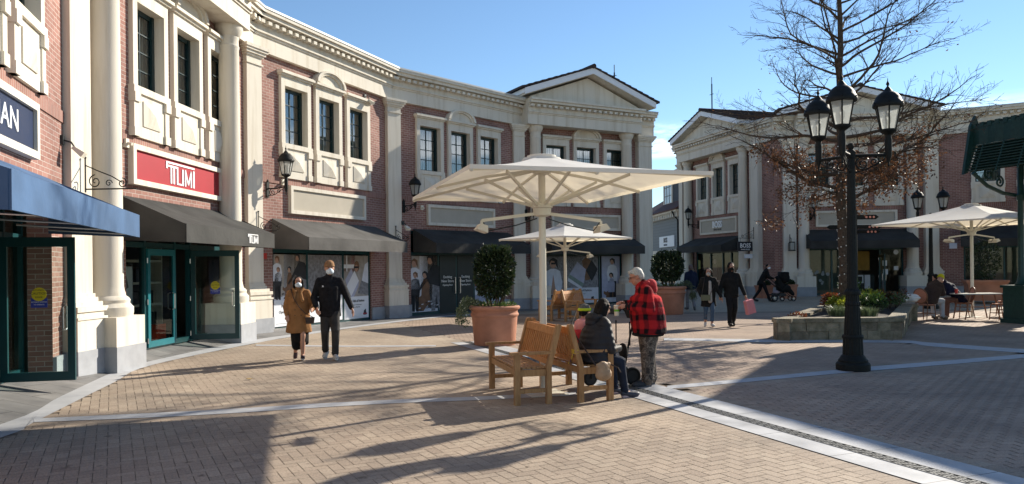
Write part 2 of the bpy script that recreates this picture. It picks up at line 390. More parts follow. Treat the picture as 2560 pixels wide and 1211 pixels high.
def column(root,fr,uc,vc=0.22,r=0.245,zt=ZF):
    m=MB(); C=fr(uc,vc,0)
    prof=[(r*1.55,0.90),(r*1.6,0.96),(r*1.6,1.05),(r*1.48,1.08),(r*1.36,1.12),(r*1.40,1.17),(r*1.30,1.21),(r*1.12,1.24),(r*1.03,1.34),(r,1.4),(r*0.985,3.0),(r*0.90,zt-0.52),(r*0.95,zt-0.5),(r*0.95,zt-0.46),(r*0.89,zt-0.45),(r*0.89,zt-0.30),(r*0.93,zt-0.28),(r*0.93,zt-0.25),(r*0.99,zt-0.24),(r*1.25,zt-0.12),(r*1.30,zt-0.08),(r*1.30,zt-0.002)]
    m.lathe(prof,C,n=36)
    c=m.build('column',STUCCO,root,org=root.location,smooth=0.6)
    g=MB(); fr.box(g,uc-0.42,uc+0.42,-0.3,vc+0.40,0.42,0.90); g.build('pedestal',STUCCO,c,org=root.location)
    g=MB(); fr.box(g,uc-0.435,uc+0.435,-0.3,vc+0.415,-0.02,0.42); g.build('plinth',GRANITE,c,org=root.location)
def bay_wall(root,fr,L,cs,shop,door_top=2.95,u0=0.0,z1=8.2,band=True):
    m=MB(); ops=[(c-0.54,c+0.54,4.98,6.68) for c in cs]
    if shop: ops.append((shop[0],shop[1],0.0,door_top))
    wall_grid(m,fr,u0,L,-0.02,z1,ops)
    w=m.build('brick_wall',BRICK,root,org=root.location)
    if band:
        s=MB(); fr.box(s,u0,L,-0.05,0.022,3.94,4.12); s.build('soldier_course',SOLD,w,org=root.location)
    for a,b in ((u0,shop[0]-0.002),(shop[1]+0.002,L)):
        g=MB(); fr.box(g,a,b,-0.2,0.05,-0.02,0.40); g.build('plinth',GRANITE,w,org=root.location)
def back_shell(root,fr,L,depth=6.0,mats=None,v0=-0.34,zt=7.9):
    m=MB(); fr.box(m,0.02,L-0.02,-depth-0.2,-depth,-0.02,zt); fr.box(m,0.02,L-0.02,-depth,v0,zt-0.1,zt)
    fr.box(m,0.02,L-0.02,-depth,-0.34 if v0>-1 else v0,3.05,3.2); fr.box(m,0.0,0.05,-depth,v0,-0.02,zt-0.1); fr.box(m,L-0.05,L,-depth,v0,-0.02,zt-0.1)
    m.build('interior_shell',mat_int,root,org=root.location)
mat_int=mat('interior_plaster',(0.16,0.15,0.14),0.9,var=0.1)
def awning(fr,u0,u1,label,m=AWN,z0=3.0,z1=2.48,z2=2.15,v=1.2,group='canvas shop awnings',text=None):
    T=thing('awning',label,'awning',fr((u0+u1)/2,0,z2),group=group); o=T.location
    a=MB()
    n=max(8,int((u1-u0)/0.22)); rnd=random.Random(int(u0*100)+int(fr.P.x*10))
    rows=[(0.02,z0),(0.3,z0-(z0-z1)*0.27),(0.62,z0-(z0-z1)*0.535),(0.93,z0-(z0-z1)*0.79),(v,z1)]
    g=[[fr(u0+(u1-u0)*i/n,vv,zz-(0.012*math.sin(PI*j/4)*(1+0.9*math.sin(i*1.1+j))+0.008*rnd.random() if 0<j<4 else 0)) for i in range(n+1)] for j,(vv,zz) in enumerate(rows)]
    for j in range(4):
        for i in range(n): a.face([g[j+1][i],g[j+1][i+1],g[j][i+1],g[j][i]])
    fr.quad(a,u0+0.02,u1-0.02,2.9,2.95,0.03)
    for i in range(n):                                                # underside lining
        a.face([fr(u0+(u1-u0)*i/n,0.02,z0-0.03),fr(u0+(u1-u0)*(i+1)/n,0.02,z0-0.03),fr(u0+(u1-u0)*(i+1)/n,v-0.03,z1-0.03),fr(u0+(u1-u0)*i/n,v-0.03,z1-0.03)])
    a.build('canopy',m,T,org=o,smooth=0.5)
    b=MB(); fr.box(b,u0,u1,v-0.012,v+0.012,z2,z1); b.build('valance',m,T,org=o)
    for uu in (u0,u1):
        s=MB(); s.prism([(0.02,z0-0.005),(0.02,z2+0.05),(v-0.012,z2),(v-0.012,z1)],lambda x,y,w:fr(w,x,y),uu-0.006,uu+0.006); s.build('side_panel',m,T,org=o)
    f=MB()
    f.tube([fr(u0+0.03,v-0.05,z2+0.04),fr(u1-0.03,v-0.05,z2+0.04)],0.016,6)
    for k in range(5):
        uu=u0+0.04+(u1-u0-0.08)*k/4; f.tube([fr(uu,0.03,z0-0.08),fr(uu,v-0.05,z1-0.06),fr(uu,v-0.05,z2+0.04),fr(uu,0.03,z2+0.10)],0.014,6)
    f.build('awning_frame',STEEL,T,org=o)
    if text: text(T,o)
    return T
def tumi_logo(mb,c,ux,uz,h,mi=0,sx=1.0):
    # double-line sans logo drawn with bars; c centre, h letter height
    ux=Vector(ux);uz=Vector(uz);nn=ux.cross(uz).normalized();ux=ux*sx
    def bar(x0,x1,y0,y1): mb.boxpts([c+ux*(x*h)+uz*(y*h)+nn*w for y in (y0,y1) for w in (0,0.012) for x in (x0,x1)],mi)
    bar(-0.84,0.84,0.43,0.52); bar(-0.84,-0.76,0.18,0.43)                # long top rule
    bar(-0.74,-0.24,0.27,0.36); bar(-0.60,-0.52,-0.5,0.27); bar(-0.44,-0.36,-0.5,0.27)
    bar(-0.24,-0.16,-0.42,0.36); bar(-0.24,0.16,-0.5,-0.42); bar(0.08,0.16,-0.42,0.3)
    bar(0.24,0.31,-0.5,0.3); bar(0.60,0.67,-0.5,0.3)
    for (x0,y0,x1,y1) in ((0.27,0.30,0.455,-0.40),(0.635,0.30,0.455,-0.40)):
        p=c+ux*(x0*h)+uz*(y0*h)+nn*0.006;q=c+ux*(x1*h)+uz*(y1*h)+nn*0.006; mb.beam(p,q,h*0.10,0.012,mi,up=nn)
    bar(0.76,0.84,-0.5,0.36)
def sign_panel(fr,u0,u1,z0,z1,m,label,text=None,cat='shop sign',name='shop_sign',fm=STUCCO,fw=0.10,group=None,tm=LETTER):
    T=thing(name,label,cat,fr((u0+u1)/2,0,z0),group=group); o=T.location
    f=MB(); B=lambda *a:fr.box(f,*a)
    B(u0,u1,0.001,0.11,z0,z0+fw); B(u0,u1,0.001,0.11,z1-fw,z1); B(u0,u0+fw,0.001,0.11,z0+fw,z1-fw); B(u1-fw,u1,0.001,0.11,z0+fw,z1-fw)
    f.build('sign_frame',fm,T,org=o)
    p=MB(); fr.box(p,u0+fw,u1-fw,0.001,0.06,z0+fw,z1-fw); p.build('sign_face',m,T,org=o)
    if text:
        t=MB(); text(t); t.build('lettering',tm,T,org=o)
    return T
def wall_lamp(fr,u,label,zb=3.85,v0=0.0):
    T=thing('wall_lamp',label,'wall lamp',fr(u,v0,zb-0.25),group='black iron wall lamps'); o=T.location
    b=MB(); fr.box(b,u-0.05,u+0.05,v0,v0+0.03,zb-0.26,zb+0.16); b.lathe([(0.03,0),(0.03,0.03),(0.005,0.07)],fr(u,v0+0.02,zb+0.15),8)
    vx=v0+0.62
    b.tube([fr(u,v0+0.02,zb-0.03),fr(u,v0+0.3,zb-0.04),fr(u,vx,zb)],0.02,6)
    spiral(b,fr(u,v0+0.17,zb-0.14),fr.n,Vector((0,0,1)),0.1,1.6,0.011,PI/2); spiral(b,fr(u,v0+0.37,zb-0.10),fr.n,Vector((0,0,1)),0.065,-1.4,0.01,PI/2)
    b.tube([fr(u,v0+0.02,zb-0.22),fr(u,v0+0.25,zb-0.2),fr(u,vx-0.05,zb-0.03)],0.010,5)
    b.build('bracket',BLACKM,T,org=o)
    lantern(T,fr(u,vx,zb),0.86,o)
    return T
def lantern(T,c,s,o,a0=0.5):
    """six sided carriage lantern; c is the point where its stem meets the arm"""
    m=MB(); S=lambda pr:[(r*s,z*s) for r,z in pr]
    m.lathe(S([(0.008,-0.26),(0.02,-0.24),(0.012,-0.2),(0.035,-0.13),(0.052,-0.08),(0.055,0.02),(0.058,0.18),(0.045,0.24),(0.05,0.27),(0.10,0.30),(0.135,0.33),(0.135,0.345)]),c,14)
    m.build('lantern_stem',BLACKM,T,org=o,smooth=0.6)
    f=MB()
    z0,z1=0.345,0.74; r0,r1=0.125,0.205
    for k in range(6):
        t=a0+PI*k/3; d=Vector((math.cos(t),math.sin(t),0))
        f.tube([c+(d*r0+Vector((0,0,z0)))*s,c+(d*r1+Vector((0,0,z1)))*s],0.0135*s,5)
        d2=Vector((math.cos(t+PI/3),math.sin(t+PI/3),0))
        for (rr,zz) in ((r0,z0+0.005),(r1,z1)): f.tube([c+(d*rr+Vector((0,0,zz)))*s,c+(d2*rr+Vector((0,0,zz)))*s],0.014*s,5)
        e=c+(d*(r1+0.05)+Vector((0,0,z1+0.06)))*s
        f.tube([c+(d*r1+Vector((0,0,z1+0.02)))*s,e],[0.02*s,0.008*s],5)
    f.build('lantern_cage',BLACKM,T,org=o)
    r=MB(); r.lathe(S([(0.10,0.735),(0.235,0.735),(0.245,0.76),(0.238,0.785),(0.222,0.83),(0.215,0.835),(0.195,0.89),(0.155,0.945),(0.10,0.985),(0.085,0.99),(0.055,1.03),(0.03,1.065),(0.016,1.08),(0.016,1.10),(0.03,1.12),(0.018,1.15),(0.008,1.17),(0.004,1.22)]),c,24)
    r.build('lantern_roof',BLACKM,T,org=o,smooth=0.7)
    g=MB()
    for k in range(6):
        t=a0+PI*k/3;t2=t+PI/3; P=lambda tt,rr,zz:c+Vector((math.cos(tt)*rr,math.sin(tt)*rr,zz))*s
        g.face([P(t,r0-0.006,z0),P(t2,r0-0.006,z0),P(t2,r1-0.006,z1),P(t,r1-0.006,z1)])
    g.build('lantern_glass',LAMPG,T,org=o)
    b=MB(); b.lathe(S([(0.03,0.345),(0.03,0.42),(0.022,0.43),(0.04,0.48),(0.045,0.56),(0.03,0.62),(0.005,0.64)]),c,10); b.build('bulb',CREAMM,T,org=o,smooth=1)
def flood_light(fr,u,z,label,m=CREAMM,v0=0.0):
    T=thing('flood_light',label,'flood light',fr(u,v0,z),group='small security flood lights'); o=T.location
    a=MB(); fr.box(a,u-0.05,u+0.05,v0,v0+0.04,z-0.02,z+0.12); a.tube([fr(u,v0+0.03,z+0.05),fr(u,v0+0.14,z+0.02),fr(u,v0+0.2,z-0.08)],0.014,6); a.build('mount',DARKM,T,org=o)
    h=MB(); c=fr(u,v0+0.24,z-0.12)
    t=MB(); A=fr.n*0.075+Vector((0,0,-0.06)); Bv=fr.u*0.09; Cc=(fr.n*0.06+Vector((0,0,0.08)))*0.45
    h.boxpts([c+A*x+Bv*y*(1.0 if x>0 else 0.6)+Cc*z_*(1.0 if x>0 else 0.55) for z_ in (-1,1) for y in (-1,1) for x in (-1,1)])
    h.build('lamp_head',m,T,org=o)
def blade_bracket(fr,u,z,label,v0=0.0,reach=0.85):
    T=thing('scroll_bracket',label,'sign bracket',fr(u,v0,z),group='wrought iron scroll brackets'); o=T.location
    b=MB(); zz=Vector((0,0,1))
    b.tube([fr(u,v0+0.02,z-0.05),fr(u,v0+0.02,z+0.48)],0.012,5); b.ell(fr(u,v0+0.02,z+0.5),0.022,nu=6,nv=4)
    b.tube([fr(u,v0+0.02,z),fr(u,v0+reach,z)],0.012,5)
    b.tube([fr(u,v0+0.02,z+0.38),fr(u,v0+0.2,z+0.30),fr(u,v0+0.45,z+0.2),fr(u,v0+0.62,z+0.1)],0.009,5)
    spiral(b,fr(u,v0+0.18,z+0.12),fr.n,zz,0.11,1.5,0.009,PI/2); spiral(b,fr(u,v0+0.62,z+0.09),fr.n,zz,0.08,-1.5,0.009,PI/2); spiral(b,fr(u,v0+0.40,z+0.09),fr.n,zz,0.06,1.3,0.008,0)
    b.build('scrollwork',BLACKM,T,org=o)
    return T
# ---------------------------------------------------------------- curved shop building
B1=thing('curved_shop_building','long two storey brick and cream shopping building curving along the left side of the plaza','building',(-5.5,21,0))
CS=[1.73,3.2,4.70]
# bay 0 (navy sign), features stand 1.15 m nearer its left end
u_sh=0.0
bay_wall(B1,FR0,6.5,CS,(0.75,5.88),u0=-2.0)
for i,c in enumerate(CS): window(B1,FR0,c+u_sh,arch=(i==1))
entab(B1,FR0,-2.0,6.2)
back_shell(B1,FR0,6.5)
# bay 1 portico
bay_wall(B1,FR1,6.55,CS,(0.95,5.6),u0=-0.6)
for i,c in enumerate(CS): window(B1,FR1,c,arch=(i==1))
pilaster(B1,FR1,-0.93,-0.42,vf=0.25,vb=-0.02); column(B1,FR1,0.03); column(B1,FR1,4.85)
entab(B1,FR1,-0.55,5.22,vf=0.58,z0=ZF); entab(B1,FR1,5.22,6.6,vf=0.12)
back_shell(B1,FR1,6.55)
pilaster(B1,FR2,-0.36,0.17)
bay_wall(B1,FR2,6.62,CS,(0.8,5.42))
for i,c in enumerate(CS): window(B1,FR2,c,arch=(i==1))
entab(B1,FR2,-0.75,6.62)
back_shell(B1,FR2,6.6)
pilaster(B1,FR3,-0.28,0.27)
bay_wall(B1,FR3,6.51,CS,(0.85,5.5))
for i,c in enumerate(CS): window(B1,FR3,c,arch=(i==1))
entab(B1,FR3,-0.04,6.6)
back_shell(B1,FR3,6.5)
pilaster(B1,FR4,-0.40,0.10,vf=0.25); column(B1,FR4,0.60); column(B1,FR4,5.08); pilaster(B1,FR4,5.72,6.42)
bay_wall(B1,FR4,6.5,[c-0.07 for c in CS],(0.95,4.95))
for i,c in enumerate(CS): window(B1,FR4,c-0.07,arch=(i==1))
def portico_top(root,fr,uL,uR,uc,ze=8.60,za=9.72,hw=3.15,vf=0.62,deep=5.0,pl=None):
    e=entab(root,fr,uL,uR,vf=vf,cap=False)
    m=MB(); P=lambda x,y,v:fr(x,v,y)
    zb=ZF+0.985
    m.prism([(uL+0.1,zb),(uR-0.1,zb),(uR-0.15,zb+0.12),(uc,za-0.36),(uL+0.15,zb+0.12)],P,-0.5,vf-0.05)
    m.build('pediment',STUCCO,root,org=root.location)
    # raking eaves: soffit boards + white fascia + dark tiled roof
    s=MB(); th=0.10
    for sg in (-1,1):
        ue=uc+sg*hw
        q=[(uc,za-0.28),(ue,ze-0.28+0.0),(ue,ze-0.16),(uc,za-0.16)]
        if sg<0: q=q[::-1]
        s.prism(q,P,-deep,vf+0.36)
    so=s.build('soffit',STUCCO,root,org=root.location)
    f=MB()
    for sg in (-1,1):
        ue=uc+sg*(hw+0.02)
        q=[(uc,za-0.27),(ue,ze-0.27),(ue,ze-0.03),(uc,za-0.03)]
        if sg<0: q=q[::-1]
        f.prism(q,P,vf+0.362,vf+0.40)
        a,b=sorted((ue,ue+sg*0.03)); fr.box(f,a,b,-deep,vf+0.36,ze-0.22,ze-0.05)
    f.build('fascia_board',WHITEP,so,org=root.location)
    t=MB()
    for sg in (-1,1):
        ue=uc+sg*(hw+0.12); L=math.hypot(hw+0.12,za-ze)
        nr=int(L/0.30)
        for k in range(nr):
            a0,a1=k/nr,(k+1)/nr+0.02
            x0,x1=uc+sg*(hw+0.12)*a0,uc+sg*(hw+0.12)*a1; z0=za-(za-ze)*a0;z1=za-(za-ze)*a1
            q=[(x0,z0-0.03),(x1,z1-0.03),(x1,z1+0.055),(x0,z0+0.02)]
            if sg<0: q=q[::-1]
            t.prism(q,P,-deep-0.1,vf+0.44)
    t.tube([fr(uc,-deep,za+0.03),fr(uc,vf+0.46,za+0.03)],0.10,8)
    t.build('tiled_roof',TILE,root,org=root.location)
portico_top(B1,FR4,0.05,5.60,2.90)
entab(B1,FR4,-0.2,0.05,vf=0.12); entab(B1,FR4,5.60,6.62,vf=0.14)
back_shell(B1,FR4,6.5)
# right end return of the building and hip roof piece behind the pediment
m=MB(); m.face([FR4(6.5,0,-0.02),FR4(6.5,-6,-0.02),FR4(6.5,-6,8.25),FR4(6.5,0,8.25)],0,[(0,0),(6,0),(6,8.25),(0,8.25)]); m.build('brick_wall',BRICK,B1,org=B1.location)
m=MB(); m.prism([(5.3,8.34),(6.75,8.34),(6.75,8.44),(5.3,8.95)],lambda x,y,v:FR4(x,v,y),-5.0,-0.25); m.build('tiled_roof',TILE,B1,org=B1.location)
m=MB(); FR4.box(m,6.15,6.60,-5.0,-0.45,8.2,8.33); m.build('soffit',STUCCO,B1,org=B1.location)
# flat roofs behind the parapets
for fr,a,b in ((FR0,-2.0,6.4),(FR1,-0.4,6.5),(FR2,0,6.6),(FR3,0,6.5)):
    m=MB(); fr.box(m,a,b,-6,-0.42,8.0,8.06); m.build('flat_roof',FLASH,B1,org=B1.location)
# ---- storefronts
def shopfront(root,fr,u0,u1,v,zt,mull,name='storefront',org=None,top=2.1,zb=0.0):
    m=MB(); B=lambda *a:fr.box(m,*a)
    B(u0,u1,v-0.05,v+0.05,zt-0.08,zt); B(u0,u1,v-0.05,v+0.05,zb,zb+0.10); B(u0,u1,v-0.045,v+0.045,top,top+0.10)
    for x in [u0]+list(mull)+[u1-0.07]: B(x,x+0.07,v-0.052,v+0.052,zb+0.10,zt-0.08)
    s=m.build(name,TEAL,root,org=root.location)
    g=MB(); fr.quad(g,u0+0.02,u1-0.02,top+0.1,zt-0.08,v); g.build('pane',SHOPG,s,org=root.location)
    return s
s2=shopfront(B1,FR2,0.8,5.42,-0.10,2.93,[2.25,3.95])
s3=shopfront(B1,FR3,0.85,5.5,-0.12,2.93,[2.14,3.02,3.92])
s4=shopfront(B1,FR4,0.95,4.95,-0.10,2.93,[2.05,3.78])
# bay 3 black double doors
for k,(a,b) in enumerate(((2.22,3.00),(3.09,3.90))):
    d=MB(); FR3.box(d,a,b,-0.14,-0.05,0.03,2.09); dd=d.build('door',DARKM,s3,org=B1.location)
h=MB(); zz=0.95
h.tube([FR3(2.92,-0.05,0.72),FR3(2.92,0.03,0.72),FR3(2.92,0.03,1.3),FR3(2.92,-0.05,1.3)],0.014,6); h.tube([FR3(3.16,-0.05,0.72),FR3(3.16,0.03,0.72),FR3(3.16,0.03,1.3),FR3(3.16,-0.05,1.3)],0.014,6)
h.build('door_handle',STEEL,s3,org=B1.location)
# bay 1 storefront with doors and shop room
vr=-0.20
s1=shopfront(B1,FR1,0.95,5.6,vr,2.90,[1.82,2.96,3.62],zb=0.14)
for a_,b_ in ((1.0,1.85),(3.68,5.55)):
    g=MB(); FR1.quad(g,a_,b_,0.22,2.1,vr); g.build('pane',SHOPG,s1,org=B1.location)
DOORM=mat('teal_door_lit',(0.010,0.13,0.155),0.35,var=0.1)  # frame teal brightened, so the sunlit look sits in this leaf's colour
def glass_door(root,o,P,D,w,m,h=2.06,z0=0.03):
    f2=Fr((P.x,P.y),(D[0],D[1])); a=MB(); B=lambda *q:f2.box(a,*q)
    B(0,0.09,-0.022,0.022,z0,h); B(w-0.09,w,-0.022,0.022,z0,h); B(0.09,w-0.09,-0.022,0.022,h-0.13,h); B(0.09,w-0.09,-0.022,0.022,z0,z0+0.12)
    d=a.build('door',m,root,org=o)
    g=MB(); f2.quad(g,0.09,w-0.09,z0+0.12,h-0.13,0); g.build('pane',SHOPG,d,org=o)
    k=MB(); x=w-0.13
    for sv in (-1,1):
        k.tube([f2(x,sv*0.02,0.86),f2(x,sv*0.07,0.88),f2(x,sv*0.07,1.18),f2(x,sv*0.02,1.20)],0.013,6)
    k.build('door_handle',STEEL,d,org=o)
    for zz in (0.3,1.05,1.85):
        k=MB(); k.tube([f2(-0.012,0.02,zz-0.05),f2(-0.012,0.02,zz+0.05)],0.014,6); k.build('hinge',STEEL,d,org=o)
    return d,f2
D1,fd=glass_door(s1,B1.location,FR1(1.90,vr+0.06,0),FR1.u,1.05,DOORM,z0=0.17,h=2.08)
hp=FR1(3.66,vr+0.06,0)
D2,fd2=glass_door(s1,B1.location,hp,(FR1.n+FR1.u*0.18),1.0,TEAL,z0=0.16,h=2.08)
# caution stickers
def sticker(f2,u,z,v,label,s=1.0):
    t=MB(); f2.box(t,u-0.10*s,u+0.10*s,v,v+0.003,z-0.16*s,z-0.03*s,0)
    t.prism(circ(u,z+0.02*s,0.092*s,20),lambda x,y,w:f2(x,w,y),v+0.003,v+0.006,1)
    text_into(t,'CAUTION',0.045*s,f2(u,v+0.006,z+0.03*s),f2.u,(0,0,1),2,depth=0.002)
    text_into(t,'AUTOMATIC',0.026*s,f2(u,v+0.006,z+0.075*s),f2.u,(0,0,1),2,depth=0.002)
    text_into(t,'DOOR',0.030*s,f2(u,v+0.006,z-0.02*s),f2.u,(0,0,1),2,depth=0.002)
    text_into(t,'ACTIVATE SWITCH',0.022*s,f2(u,v+0.003,z-0.085*s),f2.u,(0,0,1),3,depth=0.002)
    text_into(t,'TO OPERATE',0.022*s,f2(u,v+0.003,z-0.12*s),f2.u,(0,0,1),3,depth=0.002)
    tag(t.build('door_sticker',[NAVYB,YEL,INK,LETTER],None),label,'sticker')
NAVYB=mat('blue_vinyl',(0.03,0.05,0.30),0.5,var=0.03); YEL=mat('yellow_vinyl',(0.62,0.52,0.02),0.5,var=0.03)
sticker(fd2,0.50,1.30,0.004,'yellow and blue caution sticker on the open glass door of the red signed shop',1.0)
# shop room contents
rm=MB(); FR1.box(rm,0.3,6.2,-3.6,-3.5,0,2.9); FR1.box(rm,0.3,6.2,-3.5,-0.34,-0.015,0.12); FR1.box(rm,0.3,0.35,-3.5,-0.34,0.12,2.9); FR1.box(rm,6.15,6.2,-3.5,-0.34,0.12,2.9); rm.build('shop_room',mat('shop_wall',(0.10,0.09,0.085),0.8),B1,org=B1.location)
SHELF=mat('shelf_laminate',(0.55,0.50,0.42),0.5); BAGD=mat('dark_luggage',(0.03,0.028,0.028),0.5,var=0.3)
sh=thing('display_shelves','wide shelf unit with dark bags behind the left window of the red signed shop','shelves',FR1(1.7,-3.2,0))
a=MB()
for z in (0.35,0.85,1.35,1.85): FR1.box(a,0.9,5.2,-1.98,-1.6,z,z+0.05)
for u in (0.9,2.5,5.16): FR1.box(a,u,u+0.04,-1.98,-1.6,0.12,2.2)
a.build('shelf_board',SHELF,sh,org=sh.location)
for k,(u,z) in enumerate(((1.2,0.4),(1.8,0.4),(1.25,0.9),(1.9,0.9),(4.1,0.9),(4.7,0.9),(1.3,1.4),(1.85,1.4),(2.3,1.4),(4.3,1.4),(4.2,0.4),(4.8,0.4))):
    b=MB(); w=0.13+0.03*(k%3); FR1.box(b,u-w,u+w,-1.9,-1.66,z,z+0.27+0.03*(k%2)); b.tube([FR1(u-0.07,-1.78,z+0.28),FR1(u-0.06,-1.78,z+0.36),FR1(u+0.06,-1.78,z+0.36),FR1(u+0.07,-1.78,z+0.28)],0.012,5)
    tag(b.build('handbag',BAGD,None),'dark bag standing on the shelf unit behind the shop window','bag',group='bags on the shop shelves')
def suitcase(P,label,m):
    T=thing('suitcase',label,'suitcase',P); o=T.location
    b=MB(); f=Fr((P.x,P.y),FR1.u)
    f.box(b,-0.17,0.17,-0.11,0.11,0.06,0.52); body=b.build('shell',m,T,org=o); bv=body.modifiers.new('b','BEVEL'); bv.width=0.045; bv.segments=3
    r=MB()
    for k in range(6): r.tube([f(-0.12+0.048*k,0.112,0.12),f(-0.12+0.048*k,0.112,0.46)],0.008,5)
    r.build('rib',m,T,org=o)
    h=MB(); h.tube([f(-0.07,-0.05,0.5),f(-0.07,-0.05,0.78),f(0.07,-0.05,0.78),f(0.07,-0.05,0.5)],0.012,6); h.build('handle',DARKM,T,org=o)
    for x in (-0.13,0.13):
        for y in (-0.08,0.08):
            w=MB(); w.ell(f(x,y,0.03),0.03,nu=8,nv=6); w.build('wheel',DARKM,T,org=o)
suitcase(FR1(3.36,-0.75,0.16),'orange hard shell suitcase standing inside the open doorway of the red signed shop',mat('orange_shell',(0.60,0.06,0.015),0.3,var=0.03))
pl=MB(); FR1.box(pl,2.9,3.7,-1.15,-0.5,0.0,0.16); tag(pl.build('display_plinth',WHITEP,None),'low white display plinth inside the open shop doorway','plinth')
bn=thing('shop_banner','white and grey standing banner with angular shapes inside the open shop doorway','banner',FR1(3.6,-1.9,0))
b=MB(); FR1.box(b,2.95,3.75,-1.55,-1.5,0.1,1.75,0); P=lambda x,y,v:FR1(x,v,y)
b.prism([(3.0,0.3),(3.4,0.3),(3.65,0.9),(3.35,0.95)],P,-1.499,-1.496,1); b.prism([(3.1,1.1),(3.6,1.3),(3.5,1.6)],P,-1.499,-1.496,1)
b.build('banner_sheet',[WHITEP,mat('grey_print',(0.14,0.14,0.15),0.6)],bn,org=bn.location); b=MB(); b.tube([FR1(2.93,-1.52,0),FR1(2.93,-1.52,1.8),FR1(3.77,-1.52,1.8),FR1(3.77,-1.52,0)],0.02,6); b.build('banner_frame',STEEL,bn,org=bn.location)
# bay 0 recessed storefront and open door
s0=shopfront(B1,FR0,0.75,5.88,-0.42,2.90,[2.0,3.2,4.15,5.1],zb=0.16)
for a_,b_ in ((0.8,2.0),(2.07,3.2),(3.27,4.15),(5.17,5.84)):
    g=MB(); FR0.quad(g,a_,b_,0.26,2.1,-0.42); g.build('pane',SHOPG,s0,org=B1.location)
hp0=G(2,959,0.17); fp=G(190,951.5,0.17)
D0,fd0=glass_door(s0,B1.location,hp0,(fp-hp0),(fp-hp0).length,TEAL,h=2.12,z0=0.18)
sticker(fd0,0.47,1.33,0.004,'yellow and blue caution sticker on the open glass door below the blue awning',1.0)
# awnings
awning(FR0,0.3,5.66,'blue canvas awning over the open glass door at the far left',AWNB)
def tumi_aw(T,o):
    t=MB(); tumi_logo(t,FR1(3.70,1.213,2.315),FR1.u,Vector((0,0,1)),0.19,0,1.7); t.build('lettering',LETTER,T,org=o)
awning(FR1,0.78,4.96,'black canvas awning with a small white logo over the open shop doors',text=tumi_aw)
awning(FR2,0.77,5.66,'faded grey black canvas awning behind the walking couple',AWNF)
awning(FR3,0.95,5.75,'black canvas awning over black double doors behind the tall planter')
awning(FR4,0.75,5.25,'black canvas awning behind the middle white umbrella, in shade')
# signs
def nv(t):
    text_into(t,'ERMAN',0.40,FR0(4.30,0.061,3.545),FR0.u,(0,0,1),align='RIGHT',bold=0.002,squash=1.1)
sign_panel(FR0,1.45+u_sh,5.0+u_sh,3.17,3.92,NAVYP,'navy blue shop sign in a cream frame with white letters at far left',nv)
sign_panel(FR1,1.05,4.72,3.23,3.97,REDP,'red shop sign with a white logo in a cream frame',lambda t:tumi_logo(t,FR1(2.85,0.061,3.60),FR1.u,Vector((0,0,1)),0.42,0,1.65))
sign_panel(FR2,1.44,5.02,3.17,3.93,STUCCO2,'blank beige sign panel above the faded awning, in sunlight')
sign_panel(FR3,1.58,4.96,3.15,3.88,STUCCO2,'blank beige sign panel with faint marks above the black double doors')
sign_panel(FR4,1.42,4.82,3.15,3.82,STUCCO2,'blank shaded sign panel behind the middle white umbrella')
# lamps and fittings
wall_lamp(FR2,0.62,'black wall lamp beside the red shop sign, throwing its shadow on a pilaster',3.80)
wall_lamp(FR3,0.55,'black wall lamp on the brick left of the left umbrella corner',3.80,0.0)
wall_lamp(FR4,0.12,'black wall lamp partly hidden behind the big umbrella canopy',3.75,0.25)
flood_light(FR0,6.40,3.62,'cream flood light on the brick right of the navy sign')
flood_light(FR2,5.15,7.05,'grey flood light high on the brick beside the third sunlit window')
flood_light(FR3,0.30,3.12,'cream flood light on the sunlit pilaster above a scroll bracket',v0=0.25)
blade_bracket(FR1,-0.66,2.95,'black scroll bracket on the pilaster above the blue awning',v0=0.28)
blade_bracket(FR2,-0.02,2.62,'small black scroll bracket above the lettered black awning',v0=0.25,reach=0.6)
blade_bracket(FR3,0.0,2.55,'small black scroll bracket on the pilaster between the two dark awnings',v0=0.25,reach=0.6)
a=MB(); FR2.box(a,0.30,0.48,0.0,0.09,1.93,2.08); al=a.build('fire_alarm',mat('alarm_red',(0.5,0.03,0.02),0.4),None); tag(al,'red fire alarm box on the brick beside the walking couple','alarm')
for fr,u,z,lab in ((FR2,1.20,4.0,'tiny white camera box above the sunlit blank sign'),(FR3,1.35,3.75,'tiny white camera box beside the marked blank sign'),(FR1,0.95,3.95,'tiny white camera box left of the red sign')):
    a=MB(); fr.box(a,u-0.05,u+0.05,0,0.06,z-0.08,z+0.08); a.tube([fr(u,0.05,z),fr(u,0.14,z-0.02)],0.028,8); tag(a.build('security_camera',CREAMM,None),lab,'camera')
